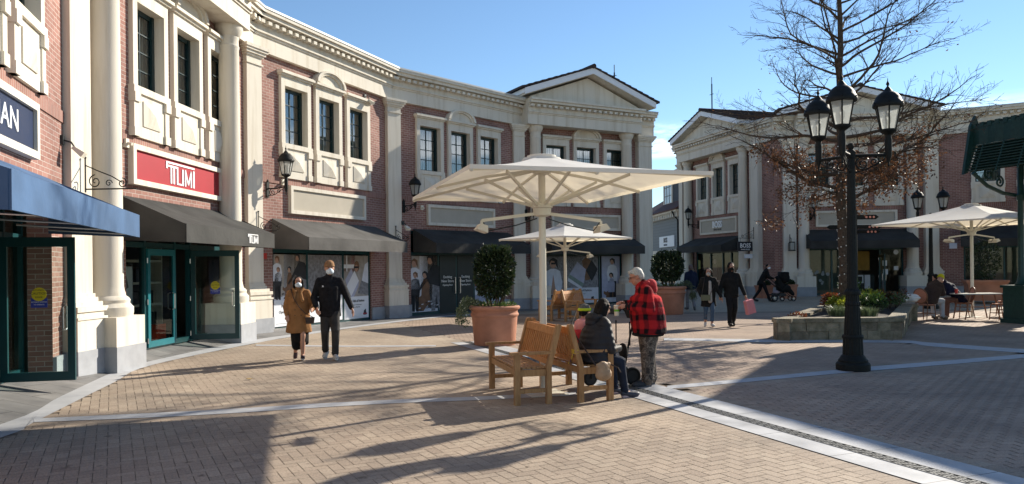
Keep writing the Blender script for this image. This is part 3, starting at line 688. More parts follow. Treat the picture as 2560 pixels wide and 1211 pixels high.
# ---- window posters
PM=[WHITEP,mat('print_beige',(0.33,0.30,0.27),0.6,var=0.2),mat('print_black',(0.02,0.021,0.025),0.6,var=0.3),mat('print_brown',(0.17,0.09,0.05),0.6,var=0.25),mat('print_skin',(0.42,0.25,0.18),0.6,var=0.1),mat('print_pale',(0.62,0.64,0.70),0.6,var=0.08),mat('print_lilac',(0.38,0.40,0.52),0.6,var=0.1),INK,mat('print_mid',(0.20,0.20,0.215),0.6,var=0.4,scale=12),mat('print_red',(0.35,0.05,0.06),0.6),mat('print_green',(0.20,0.27,0.24),0.6,var=0.2)]
def fig(mb,P,x,y,h,mt,hair,pose=0):
    """printed figure: flat shapes, a few mm proud of the sheet"""
    q=lambda pts,mi,k:mb.prism([(x+a*h,y+b*h) for a,b in pts],P,0.002+0.001*k,0.003+0.001*k,mi)
    if pose==0:   # standing
        q([(-.1,0),(-.02,0),(.0,.4),(.03,0),(.11,0),(.12,.5),(-.12,.5)],2,0); q([(-.14,.42),(.14,.42),(.17,.62),(.13,.80),(.04,.84),(-.04,.84),(-.13,.80),(-.17,.62)],mt,1)
    elif pose==1: # squatting facing left
        q([(-.16,0),(.02,0),(.10,.1),(.22,.18),(.2,.38),(.05,.42),(-.12,.3),(-.2,.34),(-.22,.26),(-.12,.2)],3,0); q([(-.05,.3),(.18,.3),(.2,.55),(.14,.72),(.02,.72),(-.03,.55)],mt,1)
    else:         # leaning left, reaching
        q([(0,0),(.10,0),(.12,.3),(.2,0),(.3,0),(.30,.45),(.04,.5)],8,0); q([(-.02,.5),(.30,.42),(.34,.66),(.24,.82),(.05,.86),(-.06,.72),(-.3,.42),(-.36,.36),(-.32,.32),(-.1,.55)],mt,1)
    hx,hy={0:(0,.92),1:(.06,.8),2:(-.02,.93)}[pose]
    q(circ(hx,hy,.075,12,.062),4,2); q([(hx-.075,hy-.02),(hx-.07,hy+.06),(hx,hy+.1),(hx+.08,hy+.06),(hx+.09,hy-.08),(hx+.05,hy-.02),(hx+.02,hy+.04),(hx-.04,hy+.05)],hair,3)
def poster(fr,u0,u1,z0,z1,v,label,draw,bg=1):
    p=MB(); fr.box(p,u0,u1,v,v+0.004,z0,z1,bg)
    P=lambda a,b,w:fr(u0+a,v+0.002+w,z0+b)
    draw(p,P,u1-u0,z1-z0,fr,u0,z0,v+0.006)
    return tag(p.build('window_poster',PM,None),label,'poster')
R4=lambda a,b,c,d:[(a,b),(c,b),(c,d),(a,d)]
def tx(p,s,size,fr,u,z,v,mi=7,al='CENTER',bold=0.0): text_into(p,s,size,fr(u,v+0.003,z),fr.u,(0,0,1),mi,align=al,depth=0.002,bold=bold)
def d_family(txt):
    def f(p,P,W,H,fr,u0,z0,v):
        yb=H*0.36 if txt else 0.0
        p.prism(R4(W*.3,yb,W*.62,H),P,0,.002,5); p.prism(R4(W*.62,yb,W,H),P,0,.002,2); p.prism(R4(0,yb,W,yb+0.10),P,0,.0022,5)
        hh=H-yb
        fig(p,P,W*.10,yb+.04,hh*.92,5,3); fig(p,P,W*.13,yb+.02,hh*.70,2,3); fig(p,P,W*.42,yb+.03,hh*.80,3,2,1); fig(p,P,W*.74,yb+.02,hh*.98,2,2,2)
        rr=random.Random(3)
        for k in range(16):
            x,y=W*rr.random()*.95,yb+.03+rr.random()*hh*.18; p.prism([(x,y),(x+.09,y+.01),(x+.11,y+.04),(x+.02,y+.035)],P,.003,.0065,5 if k%3 else 2)
        if txt:
            p.prism(R4(0,0,W,yb),P,0,.003,0); tx(p,'New Store',0.125,fr,u0+W*.22,z0+yb*.78,v,al='LEFT',bold=0.002); tx(p,'Opening Soon',0.11,fr,u0+W*.14,z0+yb*.55,v,al='LEFT')
            p.prism(R4(W*.05,yb*.10,W*.4,yb*.115),P,.003,.004,8)
    return f
def gift(p,P,W,H,ox,s,flip=1):
    p.prism([(ox,H*.62*s+.2),(ox+.30*s,H*.95*s),(ox+.62*s,H*.78*s+.05),(ox+.30*s,H*.40*s)],P,.002,.004,5)
    p.prism([(ox+.08*s,H*.50*s+.15),(ox+.30*s,H*.40*s),(ox+.62*s,H*.78*s+.05),(ox+.58*s,H*.66*s)],P,.003,.005,6)
def d_gift(p,P,W,H,fr,u0,z0,v):
    yb=H*.40
    p.prism(R4(0,H*.75,W*.45,H),P,0,.002,9); p.prism(R4(0,H*.80,W*.45,H*.86),P,.001,.003,0); p.prism(R4(W*.1,H*.75,W*.14,H),P,.001,.003,0)
    p.prism(circ(W*.52,H*.83,.17,14,.14),P,.002,.004,3); p.prism(circ(W*.50,H*.80,.11,12,.09),P,.003,.005,4); p.prism(R4(W*.40,H*.80,W*.60,H*.83),P,.004,.006,2)
    p.prism([(W*.55,H*.40),(W,H*.36),(W,H*.78),(W*.8,H*.72)],P,.002,.004,8); p.prism([(W*.72,H*.60),(W*.86,H*.86),(W,H*.90),(W,H*.55)],P,.003,.005,5)
    p.prism([(W*.05,H*.62),(W*.30,H*.80),(W*.40,H*.66),(W*.16,H*.48)],P,.004,.006,6)
    p.prism([(W*.10,H*.52),(W*.42,H*.76),(W*.60,H*.60),(W*.28,H*.36)],P,.006,.008,0); p.prism([(W*.28,H*.36),(W*.60,H*.60),(W*.57,H*.50),(W*.33,H*.30)],P,.006,.008,6)
    p.prism(R4(0,0,W,yb*.88),P,.005,.0085,0); tx(p,'The Gift of Fashion',0.105,fr,u0+W*.50,z0+yb*.70,v+.006,bold=0.002)
    tx(p,'is always in style this season',0.045,fr,u0+W*.5,z0+yb*.55,v+.006); tx(p,'at the village shops',0.045,fr,u0+W*.5,z0+yb*.46,v+.006)
    p.prism([(W*.78,yb*.12),(W*.90,yb*.12),(W*.88,yb*.36),(W*.80,yb*.30)],P,.0085,.0105,7); p.prism(R4(W*.76,yb*.14,W*.93,yb*.20),P,.0105,.012,9)
poster(FR2,0.90,2.24,0.12,2.06,-0.06,'family photo poster with black New Store text, partly behind the woman in the tan coat',d_family(True))
poster(FR2,2.33,3.94,0.12,2.06,-0.06,'plain grey window film sheet behind the man in black',lambda p,P,W,H,fr,u0,z0,v:(p.prism(R4(0,0,W,H*.38),P,.0,.003,0),tx(p,'Exciting New Store',0.07,fr,u0+W*.45,z0+H*.55,v,mi=0)),bg=8)
poster(FR2,4.03,5.33,0.10,2.06,-0.06,'gift box poster with The Gift of Fashion text beside the sunlit brick pier',d_gift)
poster(FR3,0.94,2.12,0.12,2.07,-0.07,'family photo poster without text left of the black double doors',d_family(False))
def d_bags(p,P,W,H,fr,u0,z0,v):
    for k in range(5):
        p.prism([(0,H*(.1+.16*k)),(W,H*(-.02+.16*k)),(W,H*(.06+.16*k)),(0,H*(.2+.16*k))],P,.001,.003,(6,0,9,5,6)[k])
poster(FR3,4.0,5.42,0.12,2.07,-0.07,'striped pink and lilac poster half hidden behind the tall planter',d_bags,bg=6)
t=MB()
for uu in (2.60,3.50):
    for s_,zz_,sz in (('Exciting',1.32,.135),('New Store',1.17,.135),('Opening Soon',1.03,.085)): text_into(t,s_,sz,FR3(uu,-0.049,zz_),FR3.u,(0,0,1),0,depth=0.003,bold=0.001)
tag(t.build('door_lettering',LETTER,None),'white Exciting New Store lettering on the black double doors','lettering')
def d_woman(p,P,W,H,fr,u0,z0,v):
    fig(p,P,W*.5,-H*.35,H*1.30,5,2); p.prism([(W*.36,H*.2),(W*.5,H*.62),(W*.64,H*.2)],P,.004,.006,4); p.prism(R4(W*.40,H*.83,W*.60,H*.87),P,.005,.007,2)
    p.prism([(0,0),(W*.25,H*.45),(W*.32,0)],P,.004,.006,6); p.prism([(W*.7,0),(W*.72,H*.4),(W*.9,0)],P,.004,.006,0)
poster(FR4,1.04,2.02,0.12,2.07,-0.05,'grey photo poster of a woman in sunglasses beside the middle umbrella pole',d_woman,bg=8)
def d_gift4(p,P,W,H,fr,u0,z0,v):
    p.prism(R4(W*.05,H*.7,W*.3,H),P,0,.002,5); p.prism([(W*.5,H*.9),(W*.62,H*.98),(W*.8,H*.9),(W*.75,H*.5),(W*.6,H*.48)],P,.001,.003,3)
    p.prism([(W*.62,H*.7),(W*.8,H*.92),(W*.99,H*.72),(W*.8,H*.46)],P,.002,.004,2)
    p.prism([(W*.12,H*.62),(W*.36,H*.88),(W*.62,H*.72),(W*.55,H*.42)],P,.003,.005,6); p.prism([(W*.08,H*.55),(W*.12,H*.62),(W*.55,H*.42),(W*.50,H*.34)],P,.003,.005,10); p.prism([(W*.06,H*.48),(W*.08,H*.55),(W*.5,H*.34),(W*.46,H*.30)],P,.004,.006,5)
    p.prism(R4(0,0,W,H*.33),P,.004,.008,5); tx(p,'The Gift of Fashion',0.12,fr,u0+W*.5,z0+H*.27,v+.006,bold=0.002); tx(p,'is always in style',0.05,fr,u0+W*.5,z0+H*.2,v+.006); p.prism([(W*.76,H*.06),(W*.86,H*.06),(W*.85,H*.14),(W*.78,H*.13)],P,.008,.011,7); p.prism(R4(W*.74,H*.06,W*.88,H*.085),P,.011,.012,9)
poster(FR4,2.12,3.74,0.12,2.07,-0.05,'gift box poster with text below it in the shaded window under the last awning',d_gift4,bg=8)
def d_two(p,P,W,H,fr,u0,z0,v):
    fig(p,P,W*.58,H*.1,H*.85,5,2); fig(p,P,W*.42,0,H*.72,6,2,1); p.prism(R4(0,0,W,H*.1),P,.002,.004,5)
poster(FR4,3.92,4.86,0.12,2.07,-0.05,'grey photo poster of two figures left of the shaded round column',d_two,bg=6)
# ---------------------------------------------------------------- corner building (far right)
ZB=0.18
A0=(10.025,43.02); A1=(12.2,35.45)
FRA=Fr(A0,(A1[0]-A0[0],A1[1]-A0[1]),ZB); LA=math.hypot(A1[0]-A0[0],A1[1]-A0[1])
BL=(12.25,35.05); BR=(19.35,34.35); FRB=Fr(BL,(BR[0]-BL[0],BR[1]-BL[1]),ZB); LB=7.13
FRC=Fr(BR,(math.sin(math.radians(120)),math.cos(math.radians(120))),ZB)
B2=thing('corner_shop_building','two storey brick and cream corner building with two pediments beyond the bare tree','building',(15,38,0))
ca=[1.85,3.45,5.05]
bay_wall(B2,FRA,LA+0.42,ca,(1.0,5.4),u0=-0.9)
for i,c in enumerate(ca): window(B2,FRA,c,arch=(i==1))
pilaster(B2,FRA,-0.45,-0.05); column(B2,FRA,0.55); column(B2,FRA,5.98); pilaster(B2,FRA,6.58,7.25)
portico_top(B2,FRA,0.10,6.42,3.36,hw=3.35,za=9.6,ze=8.55); entab(B2,FRA,-0.9,0.10,vf=0.12); entab(B2,FRA,6.42,LA+0.50,vf=0.12)
back_shell(B2,FRA,LA,depth=5)
cb=[2.0,3.55,5.10]
bay_wall(B2,FRB,LB,cb,(1.45,5.75))
for i,c in enumerate(cb): window(B2,FRB,c,arch=(i==1))
pilaster(B2,FRB,0.36,0.92); column(B2,FRB,1.28-0.02); column(B2,FRB,6.05); pilaster(B2,FRB,6.62,7.2)
portico_top(B2,FRB,0.85,6.55,3.55,hw=3.4,za=9.45,ze=8.5); entab(B2,FRB,-0.1,0.85,vf=0.12); entab(B2,FRB,6.55,LB+0.05,vf=0.12)
back_shell(B2,FRB,LB,depth=5)
cc=[2.05,3.75]
bay_wall(B2,FRC,4.4,cc,(1.1,4.2))
for i,c in enumerate(cc): window(B2,FRC,c)
entab(B2,FRC,-0.05,4.4); back_shell(B2,FRC,4.4,depth=4)
# storefronts
sa=shopfront(B2,FRA,1.0,5.4,-0.10,2.93,[2.4,3.6,4.4])
g=MB(); FRA.quad(g,1.05,5.35,0.1,2.1,-0.10); g.build('pane',SHOPG,sa,org=B2.location)
sb=shopfront(B2,FRB,1.45,5.75,-0.12,2.93,[2.55,3.62,4.70])
for a_,b_ in ((1.5,3.62),(4.75,5.7)):
    g=MB(); FRB.quad(g,a_,b_,0.1,2.1,-0.12); g.build('pane',SHOPG,sb,org=B2.location)
db,_=glass_door(sb,B2.location,FRB(4.68,-0.05,0),FRB.n*0.9-FRB.u*0.1,0.95,TEAL,z0=ZB*0+0.03)
scn=shopfront(B2,FRC,1.1,4.2,-0.12,2.93,[2.6])
g=MB(); FRC.quad(g,1.15,4.15,0.1,2.1,-0.12); g.build('pane',SHOPG,scn,org=B2.location)
# shop things seen through the panes
def inbox(fr,u0,u1,v0,v1,z0,z1,m,name,label,cat):
    b=MB(); fr.box(b,u0,u1,v0,v1,z0,z1); return tag(b.build(name,m,None),label,cat)
MUST=mat('mustard_wall',(0.45,0.26,0.06),0.8,var=0.1)
inbox(FRB,3.65,4.65,-1.2,-1.15,1.15,2.05,MUST,'wall_panel','mustard wall panel seen through the open doorway behind the tree','panel')
cn=thing('shop_counter','dark counter with white framed notices inside the doorway behind the tree','counter',FRB(4.1,-0.9,0))
b=MB(); FRB.box(b,3.6,4.7,-1.1,-0.7,0,0.95); b.build('counter_body',DARKM,cn,org=cn.location)
b=MB(); FRB.box(b,3.85,4.2,-0.69,-0.67,0.55,0.93); FRB.box(b,4.25,4.5,-0.69,-0.67,0.25,0.93); b.build('notice',WHITEP,cn,org=cn.location)
b=MB(); FRB.box(b,3.91,4.14,-0.665,-0.66,0.62,0.86); b.build('screen',DARKM,cn,org=cn.location)
for k,(u,z,w,h) in enumerate(((4.85,1.35,.2,.25),(4.87,0.95,.22,.25),(5.35,1.15,.2,.18))):
    b=MB(); FRB.box(b,u,u+w,-0.117,-0.113,z,z+h); tag(b.build('paper_notice',WHITEP,None),('white paper notice taped high on the glass right of the doorway','white paper notice taped low on the glass right of the doorway','small pale notice on the right pane of the shaded shop')[k],'notice')
b=MB(); b.prism(circ(5.45,1.98,.11),lambda x,y,w:FRB(x,w,y),-0.117,-0.113); tag(b.build('round_sticker',WHITEP,None),'round pale sticker at the top of the right pane of the shaded shop','sticker')
b=MB()
rr=random.Random(5)
for k in range(9):
    u=1.75+0.7*rr.random(); z=0.55+0.6*rr.random(); b.prism(circ(u,z,.05+.04*rr.random(),8),lambda x,y,w:FRB(x,w,y),-0.117,-0.115)
tag(b.build('window_decal',mat('frosted_vinyl',(0.22,0.24,0.25),0.6),None),'pale painted flourish decal on the left pane of the shaded shop','decal')
inbox(FRA,1.4,2.3,-0.6,-0.55,0.2,2.0,mat('promo_board',(0.05,0.012,0.02),0.5),'promo_board','dark red promotional board in the corner shop window','board')
b=MB(); tb=lambda s,z,sz:text_into(b,s,sz,FRA(1.85,-0.545,z),FRA.u,(0,0,1),0,depth=0.003)
tb('WINTER',.16,1.3); tb('SALE',.2,1.05); tb('up to 50%',.12,.8)
b.prism(circ(1.7,1.65,.14),lambda x,y,w:FRA(x,w,y),-0.548,-0.545); b.prism(circ(2.05,1.65,.14),lambda x,y,w:FRA(x,w,y),-0.548,-0.545)
tag(b.build('board_print',mat('pink_print',(0.55,0.25,0.30),0.6),None),'pink print on the dark red board in the corner shop window','print')
inbox(FRA,1.05,1.30,-0.105,-0.09,1.25,1.75,mat('olive_notice',(0.25,0.26,0.08),0.6),'olive_notice','olive notice on the glass at the left of the corner shop window','notice')
# awnings, signs and lamps
awning(FRA,1.0,5.55,'black canvas awning below the cream sign of the corner shop',z0=2.95)
awning(FRB,1.30,5.95,'black canvas awning in shade behind the lit tree trunk',z0=3.05,z1=2.5,z2=2.15)
awning(FRC,1.0,4.3,'black canvas awning in shade behind the right umbrella',z0=3.05)
def bs(t):
    text_into(t,'BOSS',0.50,FRA(3.35,0.061,3.60),FRA.u,(0,0,1),0,bold=0.010,squash=0.82,depth=0.04)
def bs2(T,fr,u,z,v,s,m,ux=None):
    t=MB(); text_into(t,'HUGO BOSS',s,fr(u,v,z),ux or fr.u,(0,0,1),0,squash=1.05); t.build('small_lettering',m,T,org=T.location)
S1=sign_panel(FRA,1.62,5.20,3.12,3.95,STUCCO2,'beige shop sign with raised white letters in a cream frame on the corner building',bs)
bs2(S1,FRA,3.35,3.34,0.061,0.13,INK)
sign_panel(FRB,1.85,5.45,3.18,3.92,STUCCO2,'blank shaded sign panel on the corner building behind the signposts')
wall_lamp(FRA,1.28,'black wall lamp left of the beige lettered sign on the corner building',3.75,0.0)
wall_lamp(FRB,1.62,'black wall lamp in shade left of the blank panel behind the tree',3.75,0.0)
HB=blade_bracket(FRA,6.92,2.75,'black scroll bracket holding the small black blade sign on the corner',v0=0.25,reach=1.0)
bl=thing('blade_sign','small black hanging sign with white letters beside the corner awning','hanging sign',FRA(6.92,0.8,2.2)); o=bl.location
b=MB(); FRA.box(b,6.90,6.94,0.35,1.15,2.12,2.58); bb=b.build('sign_board',INK,bl,org=o); bv=bb.modifiers.new('b','BEVEL'); bv.width=0.02
b=MB(); text_into(b,'BOSS',0.30,FRA(6.942,0.75,2.38),FRA.n*-1,(0,0,1),0,squash=0.85,bold=0.004); b.build('lettering',LETTER,bl,org=o)
b=MB(); text_into(b,'HUGO BOSS',0.085,FRA(6.942,0.75,2.20),FRA.n*-1,(0,0,1),0); b.build('small_lettering',LETTER,bl,org=o)
b=MB(); b.tube([FRA(6.92,0.5,2.58),FRA(6.92,0.5,2.75)],0.008,5); b.tube([FRA(6.92,1.0,2.58),FRA(6.92,1.0,2.75)],0.008,5); b.build('hanger',BLACKM,bl,org=o)
b=MB(); FRA.box(b,6.80,6.83,0.28,0.72,1.78,1.98); tag(b.build('notice_plate',WHITEP,None),'small white plate fixed on the pilaster under the black blade sign','plate')
wl=thing('bracket_lantern','little black square bracket lantern on the shaded pilaster left of the round column','lantern',FRB(0.62,0.25,2.2)); o=wl.location
b=MB(); b.tube([FRB(0.62,0.27,2.85),FRB(0.62,0.27,2.2)],0.014,5); b.tube([FRB(0.62,0.27,2.7),FRB(0.62,0.5,2.65),FRB(0.62,0.5,2.5)],0.012,5); b.build('bracket',BLACKM,wl,org=o)
b=MB(); FRB.box(b,0.52,0.78,0.40,0.62,2.08,2.12); FRB.box(b,0.54,0.76,0.42,0.60,2.46,2.5)
for u in (0.53,0.75):
    for v in (0.41,0.60): FRB.box(b,u-0.012,u+0.012,v-0.012,v+0.012,2.12,2.46)
b.build('lantern_cage',BLACKM,wl,org=o); b=MB(); FRB.box(b,0.57,0.73,0.44,0.58,2.13,2.45); b.build('lantern_glass',LAMPG,wl,org=o)
b=MB(); FRC.box(b,0.55,0.85,0.001,0.03,2.1,2.35); tag(b.build('notice_plate',WHITEP,None),'small pale plate on the brick under the right umbrella heater','plate')
# masts and a small box on the roofs
def mast(P,h,label):
    T=thing('roof_mast',label,'mast',P); b=MB(); b.tube([P,P+Vector((0,0,h))],0.035,6); b.build('pole',DARKM,T,org=T.location)
    b=MB(); b.tube([P+Vector((-0.12,0,h*0.55)),P+Vector((0.1,0,h*0.6))],0.015,5); b.tube([P+Vector((0,0,h)),P+Vector((0,0,h+0.35))],0.02,5); b.build('antenna',DARKM,T,org=T.location)
mast(Z(1780,272,39.5),1.3,'thin dark mast on the roof of the corner building')
mast(Z(1536,200,33.5),0.32,'short dark mast behind the left pediment roof')
# ---------------------------------------------------------------- blue grey side building in the lane
B3=thing('clapboard_building','blue grey clapboard building with a brown roof and dormer down the lane','building',(10,50,0))
FRS=Fr((9.55,56.0),(0.075,-1.0),0.1)
def clap_mat():
    m,nt,b=base_mat('blue_clapboard'); tc=nd(nt,'ShaderNodeTexCoord'); w=nd(nt,'ShaderNodeTexWave'); w.wave_profile='SAW'; w.bands_direction='Y'; w.inputs['Scale'].default_value=1.6
    nt.links.new(tc.outputs['UV'],w.inputs['Vector']); nt.links.new(ramp(nt,w.outputs['Fac'],(0.135,0.150,0.160),(0.185,0.205,0.215),0.0,0.25),b.inputs['Base Color'])
    bp=nd(nt,'ShaderNodeBump'); bp.inputs['Strength'].default_value=0.6; bp.inputs['Distance'].default_value=0.02; nt.links.new(w.outputs['Fac'],bp.inputs['Height']); nt.links.new(bp.outputs['Normal'],b.inputs['Normal']); b.inputs['Roughness'].default_value=0.8
    return m
CLAP=clap_mat()
m=MB(); wall_grid(m,FRS,0,10.4,0,5.0,[(1.0,9.4,0.4,2.3)]); m.build('wall',CLAP,B3,org=B3.location)
m=MB()
for k in range(26): FRS.box(m,0.1+0.4*k,0.28+0.4*k,0.0,0.28,4.55,4.85)
FRS.box(m,0,10.4,0.0,0.36,4.85,4.97); FRS.box(m,0,10.4,0,0.06,2.3,2.55); FRS.box(m,0,10.4,0,0.06,0,0.4); 
for u in (1.0,3.0,5.0,7.0,9.3): FRS.box(m,u-0.1,u+0.1,0.0,0.07,0.4,2.3)
m.build('eaves_trim',STUCCO,B3,org=B3.location)
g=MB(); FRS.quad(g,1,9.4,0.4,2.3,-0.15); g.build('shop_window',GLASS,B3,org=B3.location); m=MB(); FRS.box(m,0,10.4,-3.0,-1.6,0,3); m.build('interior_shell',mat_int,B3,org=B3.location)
m=MB(); m.prism([(0.42,4.95),(0.42,5.03),(-5,8.3),(-5,8.2)],lambda x,y,w:FRS(w,x,y),0,10.5); m.build('roof',TILE2:=mat('brown_shingle',(0.085,0.036,0.030),0.85,var=0.25,scale=5),B3,org=B3.location)
m=MB(); FRS.box(m,3.6,10.4,-4.5,-0.85,5.1,7.5); m.build('dormer',mat('slate_cladding',(0.045,0.055,0.07),0.8),B3,org=B3.location)
m=MB(); FRS.box(m,3.4,10.5,-4.7,-0.60,7.5,7.8); FRS.box(m,3.55,3.8,-0.87,-0.80,5.5,7.5); FRS.box(m,5.5,5.75,-0.87,-0.80,5.5,7.5); FRS.box(m,3.8,5.5,-0.87,-0.80,5.4,5.8); m.build('dormer_trim',STUCCO,B3,org=B3.location)
m=MB(); FRS.quad(m,3.8,5.5,5.8,7.5,-0.84); m.build('window',mat('pale_window',(0.5,0.58,0.68),0.15),B3,org=B3.location)
m=MB(); 
for u in (4.3,4.9): FRS.box(m,u-0.03,u+0.03,-0.84,-0.82,5.8,7.5)
for z in (6.3,6.9): FRS.box(m,3.8,5.5,-0.84,-0.825,z-0.03,z+0.03)
m.build('window_frame',DARKM,B3,org=B3.location)
m=MB(); m.tube([FRS(9.7,0.40,4.9),FRS(9.8,0.28,4.6),FRS(9.85,0.08,4.35),FRS(9.85,0.08,0)],0.05,6); m.build('downpipe',BLACKM,B3,org=B3.location)
sg=thing('shop_sign','white shop sign on the blue grey clapboard wall down the lane','shop sign',FRS(8.0,0,2.8)); b=MB(); FRS.box(b,5.6,9.0,0.01,0.08,2.75,3.45); b.build('sign_face',WHITEP,sg,org=sg.location)
b=MB(); text_into(b,'BOSS',0.44,FRS(7.1,0.082,3.18),FRS.u,(0,0,1),0,bold=0.006,squash=0.85); text_into(b,'HUGO BOSS',0.14,FRS(7.1,0.082,2.88),FRS.u,(0,0,1),0); b.build('lettering',INK,sg,org=sg.location)
# ---------------------------------------------------------------- green iron pavilion on the right (its roof and an added slab shade the ground)
PV=thing('green_pavilion','dark green iron market pavilion with ribbed roof edge at the right border','pavilion',(14.5,18,0))
ed=Vector((0.30,-0.954,0)).normalized(); ac=Vector((0.954,0.30,0)).normalized()
E0=Vector((12.45,20.25,0)); W=5.4; LEN=13.5; ZE=5.30; ZR=8.7
Pv=lambda s,t,z:E0+ac*s+ed*t+Vector((0,0,z))
m=MB()
n=60
for i in range(n):      # corrugated fascia with curved top
    t0=LEN*i/n;t1=LEN*(i+1)/n; w=0.03*(i%2)
    m.face([Pv(-0.02-w,t0,ZE-0.52),Pv(-0.02-(0.03-w),t1,ZE-0.52),Pv(-0.02-(0.03-w),t1,ZE),Pv(-0.02-w,t0,ZE)])
    m.boxpts([Pv(s,t,z) for z in (ZE-0.06,ZE+0.07) for t in (t0+0.01,t0+0.13) for s in (-0.05,0.5)])
m.build('corrugated_fascia',GREENM,PV,org=PV.location)
m=MB()
m.boxpts([Pv(x,t,z) for z in (ZE-0.10,ZE-0.02) for t in (0,LEN) for x in (0.02,W)])
m.build('roof',GREENM,PV,org=PV.location)
# added slab on posts, unseen out to the right, shaped to shade the paving
m=MB(); up=[Vector(p) for p in ((16.37,23.5,7.9),(12.95,18.4,7.14),(13.8,15.8,7.14),(15.5,9.5,7.1),(24,9.5,7.6),(25.5,26,8.1),(22.4,28.7,7.9))]
m.face(up); m.face([p-Vector((0,0,0.25)) for p in up][::-1])
for i in range(len(up)):
    a,b=up[i],up[(i+1)%len(up)]; d=Vector((0,0,-0.25)); m.face([a,a+d,b+d,b])
hr=m.build('shade_slab',GREENM,PV,org=PV.location)
for x,y in ((14.4,18.6),(16.9,22.6),(15.4,15.6),(17.2,10.5),(22,10.5),(22.5,26.5)):
    m=MB(); m.tube([(x,y,0),(x,y,7.1)],0.11,10); m.build('shade_slab_post',GREENM,hr,org=PV.location)
m=MB()    # bargeboard plate and slatted sloping soffit at the far end
far=lambda s,z,t=0.0:Pv(s,t,z)
m.prism([(-0.10,0.02),(0.07,0.30),(0.16,0.12),(0.05,-0.60),(-0.22,-1.25),(-0.36,-1.30)],lambda a,b,w:Pv(a,w,ZE+b),-0.05,0.03)
m.build('end_plate',GREENM,PV,org=PV.location)
m=MB()
for k in range(10):
    z=ZE-0.55-0.075*k; a=-0.02-0.03*k
    m.boxpts([Pv(s,t,zz) for zz in (z,z+0.03) for t in (0.05,2.6) for s in (a,a+0.12)])
m.face([Pv(0.10,t,z) if z>-.9 else Pv(-0.20,t,ZE+z) for t,z in ((0.06,-1.25),(2.6,-1.25))]+[Pv(0.12,2.6,ZE-0.5),Pv(0.12,0.06,ZE-0.5)])
for t in (0.3,0.9,1.5,2.1,2.7):
    m.tube([Pv(0.02,t,ZE-0.5),Pv(-0.30,t,ZE-1.3)],0.025,5)
m.build('slatted_soffit',GREENM,PV,org=PV.location)
m=MB()
for t in (0.25,):
    m.tube([Pv(-0.30,t,ZE-1.28),Pv(0.2,t,ZE-1.62),Pv(0.75,t,ZE-1.80),Pv(1.2,t,ZE-1.85)],0.05,6)
    spiral(m,Pv(0.25,t,ZE-1.30),ac,Vector((0,0,1)),0.2,1.4,0.03,0.5); spiral(m,Pv(0.62,t,ZE-1.50),ac,Vector((0,0,1)),0.16,-1.5,0.028,2)
m.build('scroll_bracket',GREENM,PV,org=PV.location)
for t in (0.35,4.6,9.0,13.0):
    for s in (1.24,W-0.6):
        p=Pv(s,t,0)
        if t>3: p=Pv(s+0.5,t,0)
        m=MB(); m.lathe([(0.14,1.0),(0.16,1.05),(0.11,1.12),(0.075,1.3),(0.07,3.3),(0.09,3.35),(0.11,3.45),(0.075,3.5),(0.068,ZE-0.1)],p,16); 
        c=m.build('post',GREENM,PV,org=PV.location,smooth=0.6)
        m=MB(); z0,z1=0,1.0; m.boxpts([p+ac*a+ed*b+Vector((0,0,z)) for z in (0,0.95) for b in (-0.3,0.3) for a in (-0.3,0.3)]); m.boxpts([p+ac*a+ed*b+Vector((0,0,z)) for z in (0.95,1.02) for b in (-0.35,0.35) for a in (-0.35,0.35)]); m.boxpts([p+ac*a+ed*b+Vector((0,0,z)) for z in (0.0,0.12) for b in (-0.35,0.35) for a in (-0.35,0.35)])
        m.build('post_base',GREENM,c,org=PV.location)
# small slatted flap roof inside the pavilion
m=MB(); q=[Pv(1.25,0.2,3.35),Pv(1.25,2.2,3.35),Pv(2.2,2.2,4.6),Pv(2.2,0.2,4.6)]; m.face(q); m.face([p+Vector((0.05,0,-0.06)) for p in q][::-1]); m.build('inner_canopy',mat('grey_green_boards',(0.16,0.17,0.15),0.8),PV,org=PV.location)
# ---------------------------------------------------------------- ground
def gz(x,y):
    t=min(1,max(0,(y-27)/7)); return 0.18*t*t*(3-2*t)*min(1,max(0,(x-2)/5))
def paver_far_mat():
    m,nt,b=base_mat('distant_paving'); tc=nd(nt,'ShaderNodeTexCoord')
    mp=nd(nt,'ShaderNodeMapping'); mp.inputs['Rotation'].default_value=(0,0,0.5); nt.links.new(tc.outputs['Object'],mp.inputs[0])
    br=nd(nt,'ShaderNodeTexBrick'); br.inputs['Scale'].default_value=1; br.inputs['Brick Width'].default_value=0.2; br.inputs['Row Height'].default_value=0.1; br.inputs['Mortar Size'].default_value=0.004
    br.inputs['Color1'].default_value=(0.40,0.33,0.24,1); br.inputs['Color2'].default_value=(0.36,0.295,0.215,1); br.inputs['Mortar'].default_value=(0.12,0.095,0.065,1)
    nt.links.new(mp.outputs[0],br.inputs['Vector'])
    n=nd(nt,'ShaderNodeTexNoise'); n.inputs['Scale'].default_value=0.5; n.inputs['Detail'].default_value=4; nt.links.new(tc.outputs['Object'],n.inputs['Vector'])
    mx=nd(nt,'ShaderNodeMixRGB',blend_type='MULTIPLY'); mx.inputs[0].default_value=1; nt.links.new(br.outputs['Color'],mx.inputs[1]); nt.links.new(ramp(nt,n.outputs['Fac'],(0.85,0.85,0.85),(1.12,1.1,1.08)),mx.inputs[2])
    nt.links.new(mx.outputs[0],b.inputs['Base Color']); b.inputs['Roughness'].default_value=0.85
    return m
FARP=paver_far_mat()
m=MB()
xs=[-400,-120,-60,-30,-15,-8,-4,0,2,4,6,8,10,12,14,17,20,25,30,60,120,400]; ys=[-60,-20,-6,0,4,8,12,16,20,24,26,27,28,29,30,31,32,33,34,36,40,50,70,120,400]
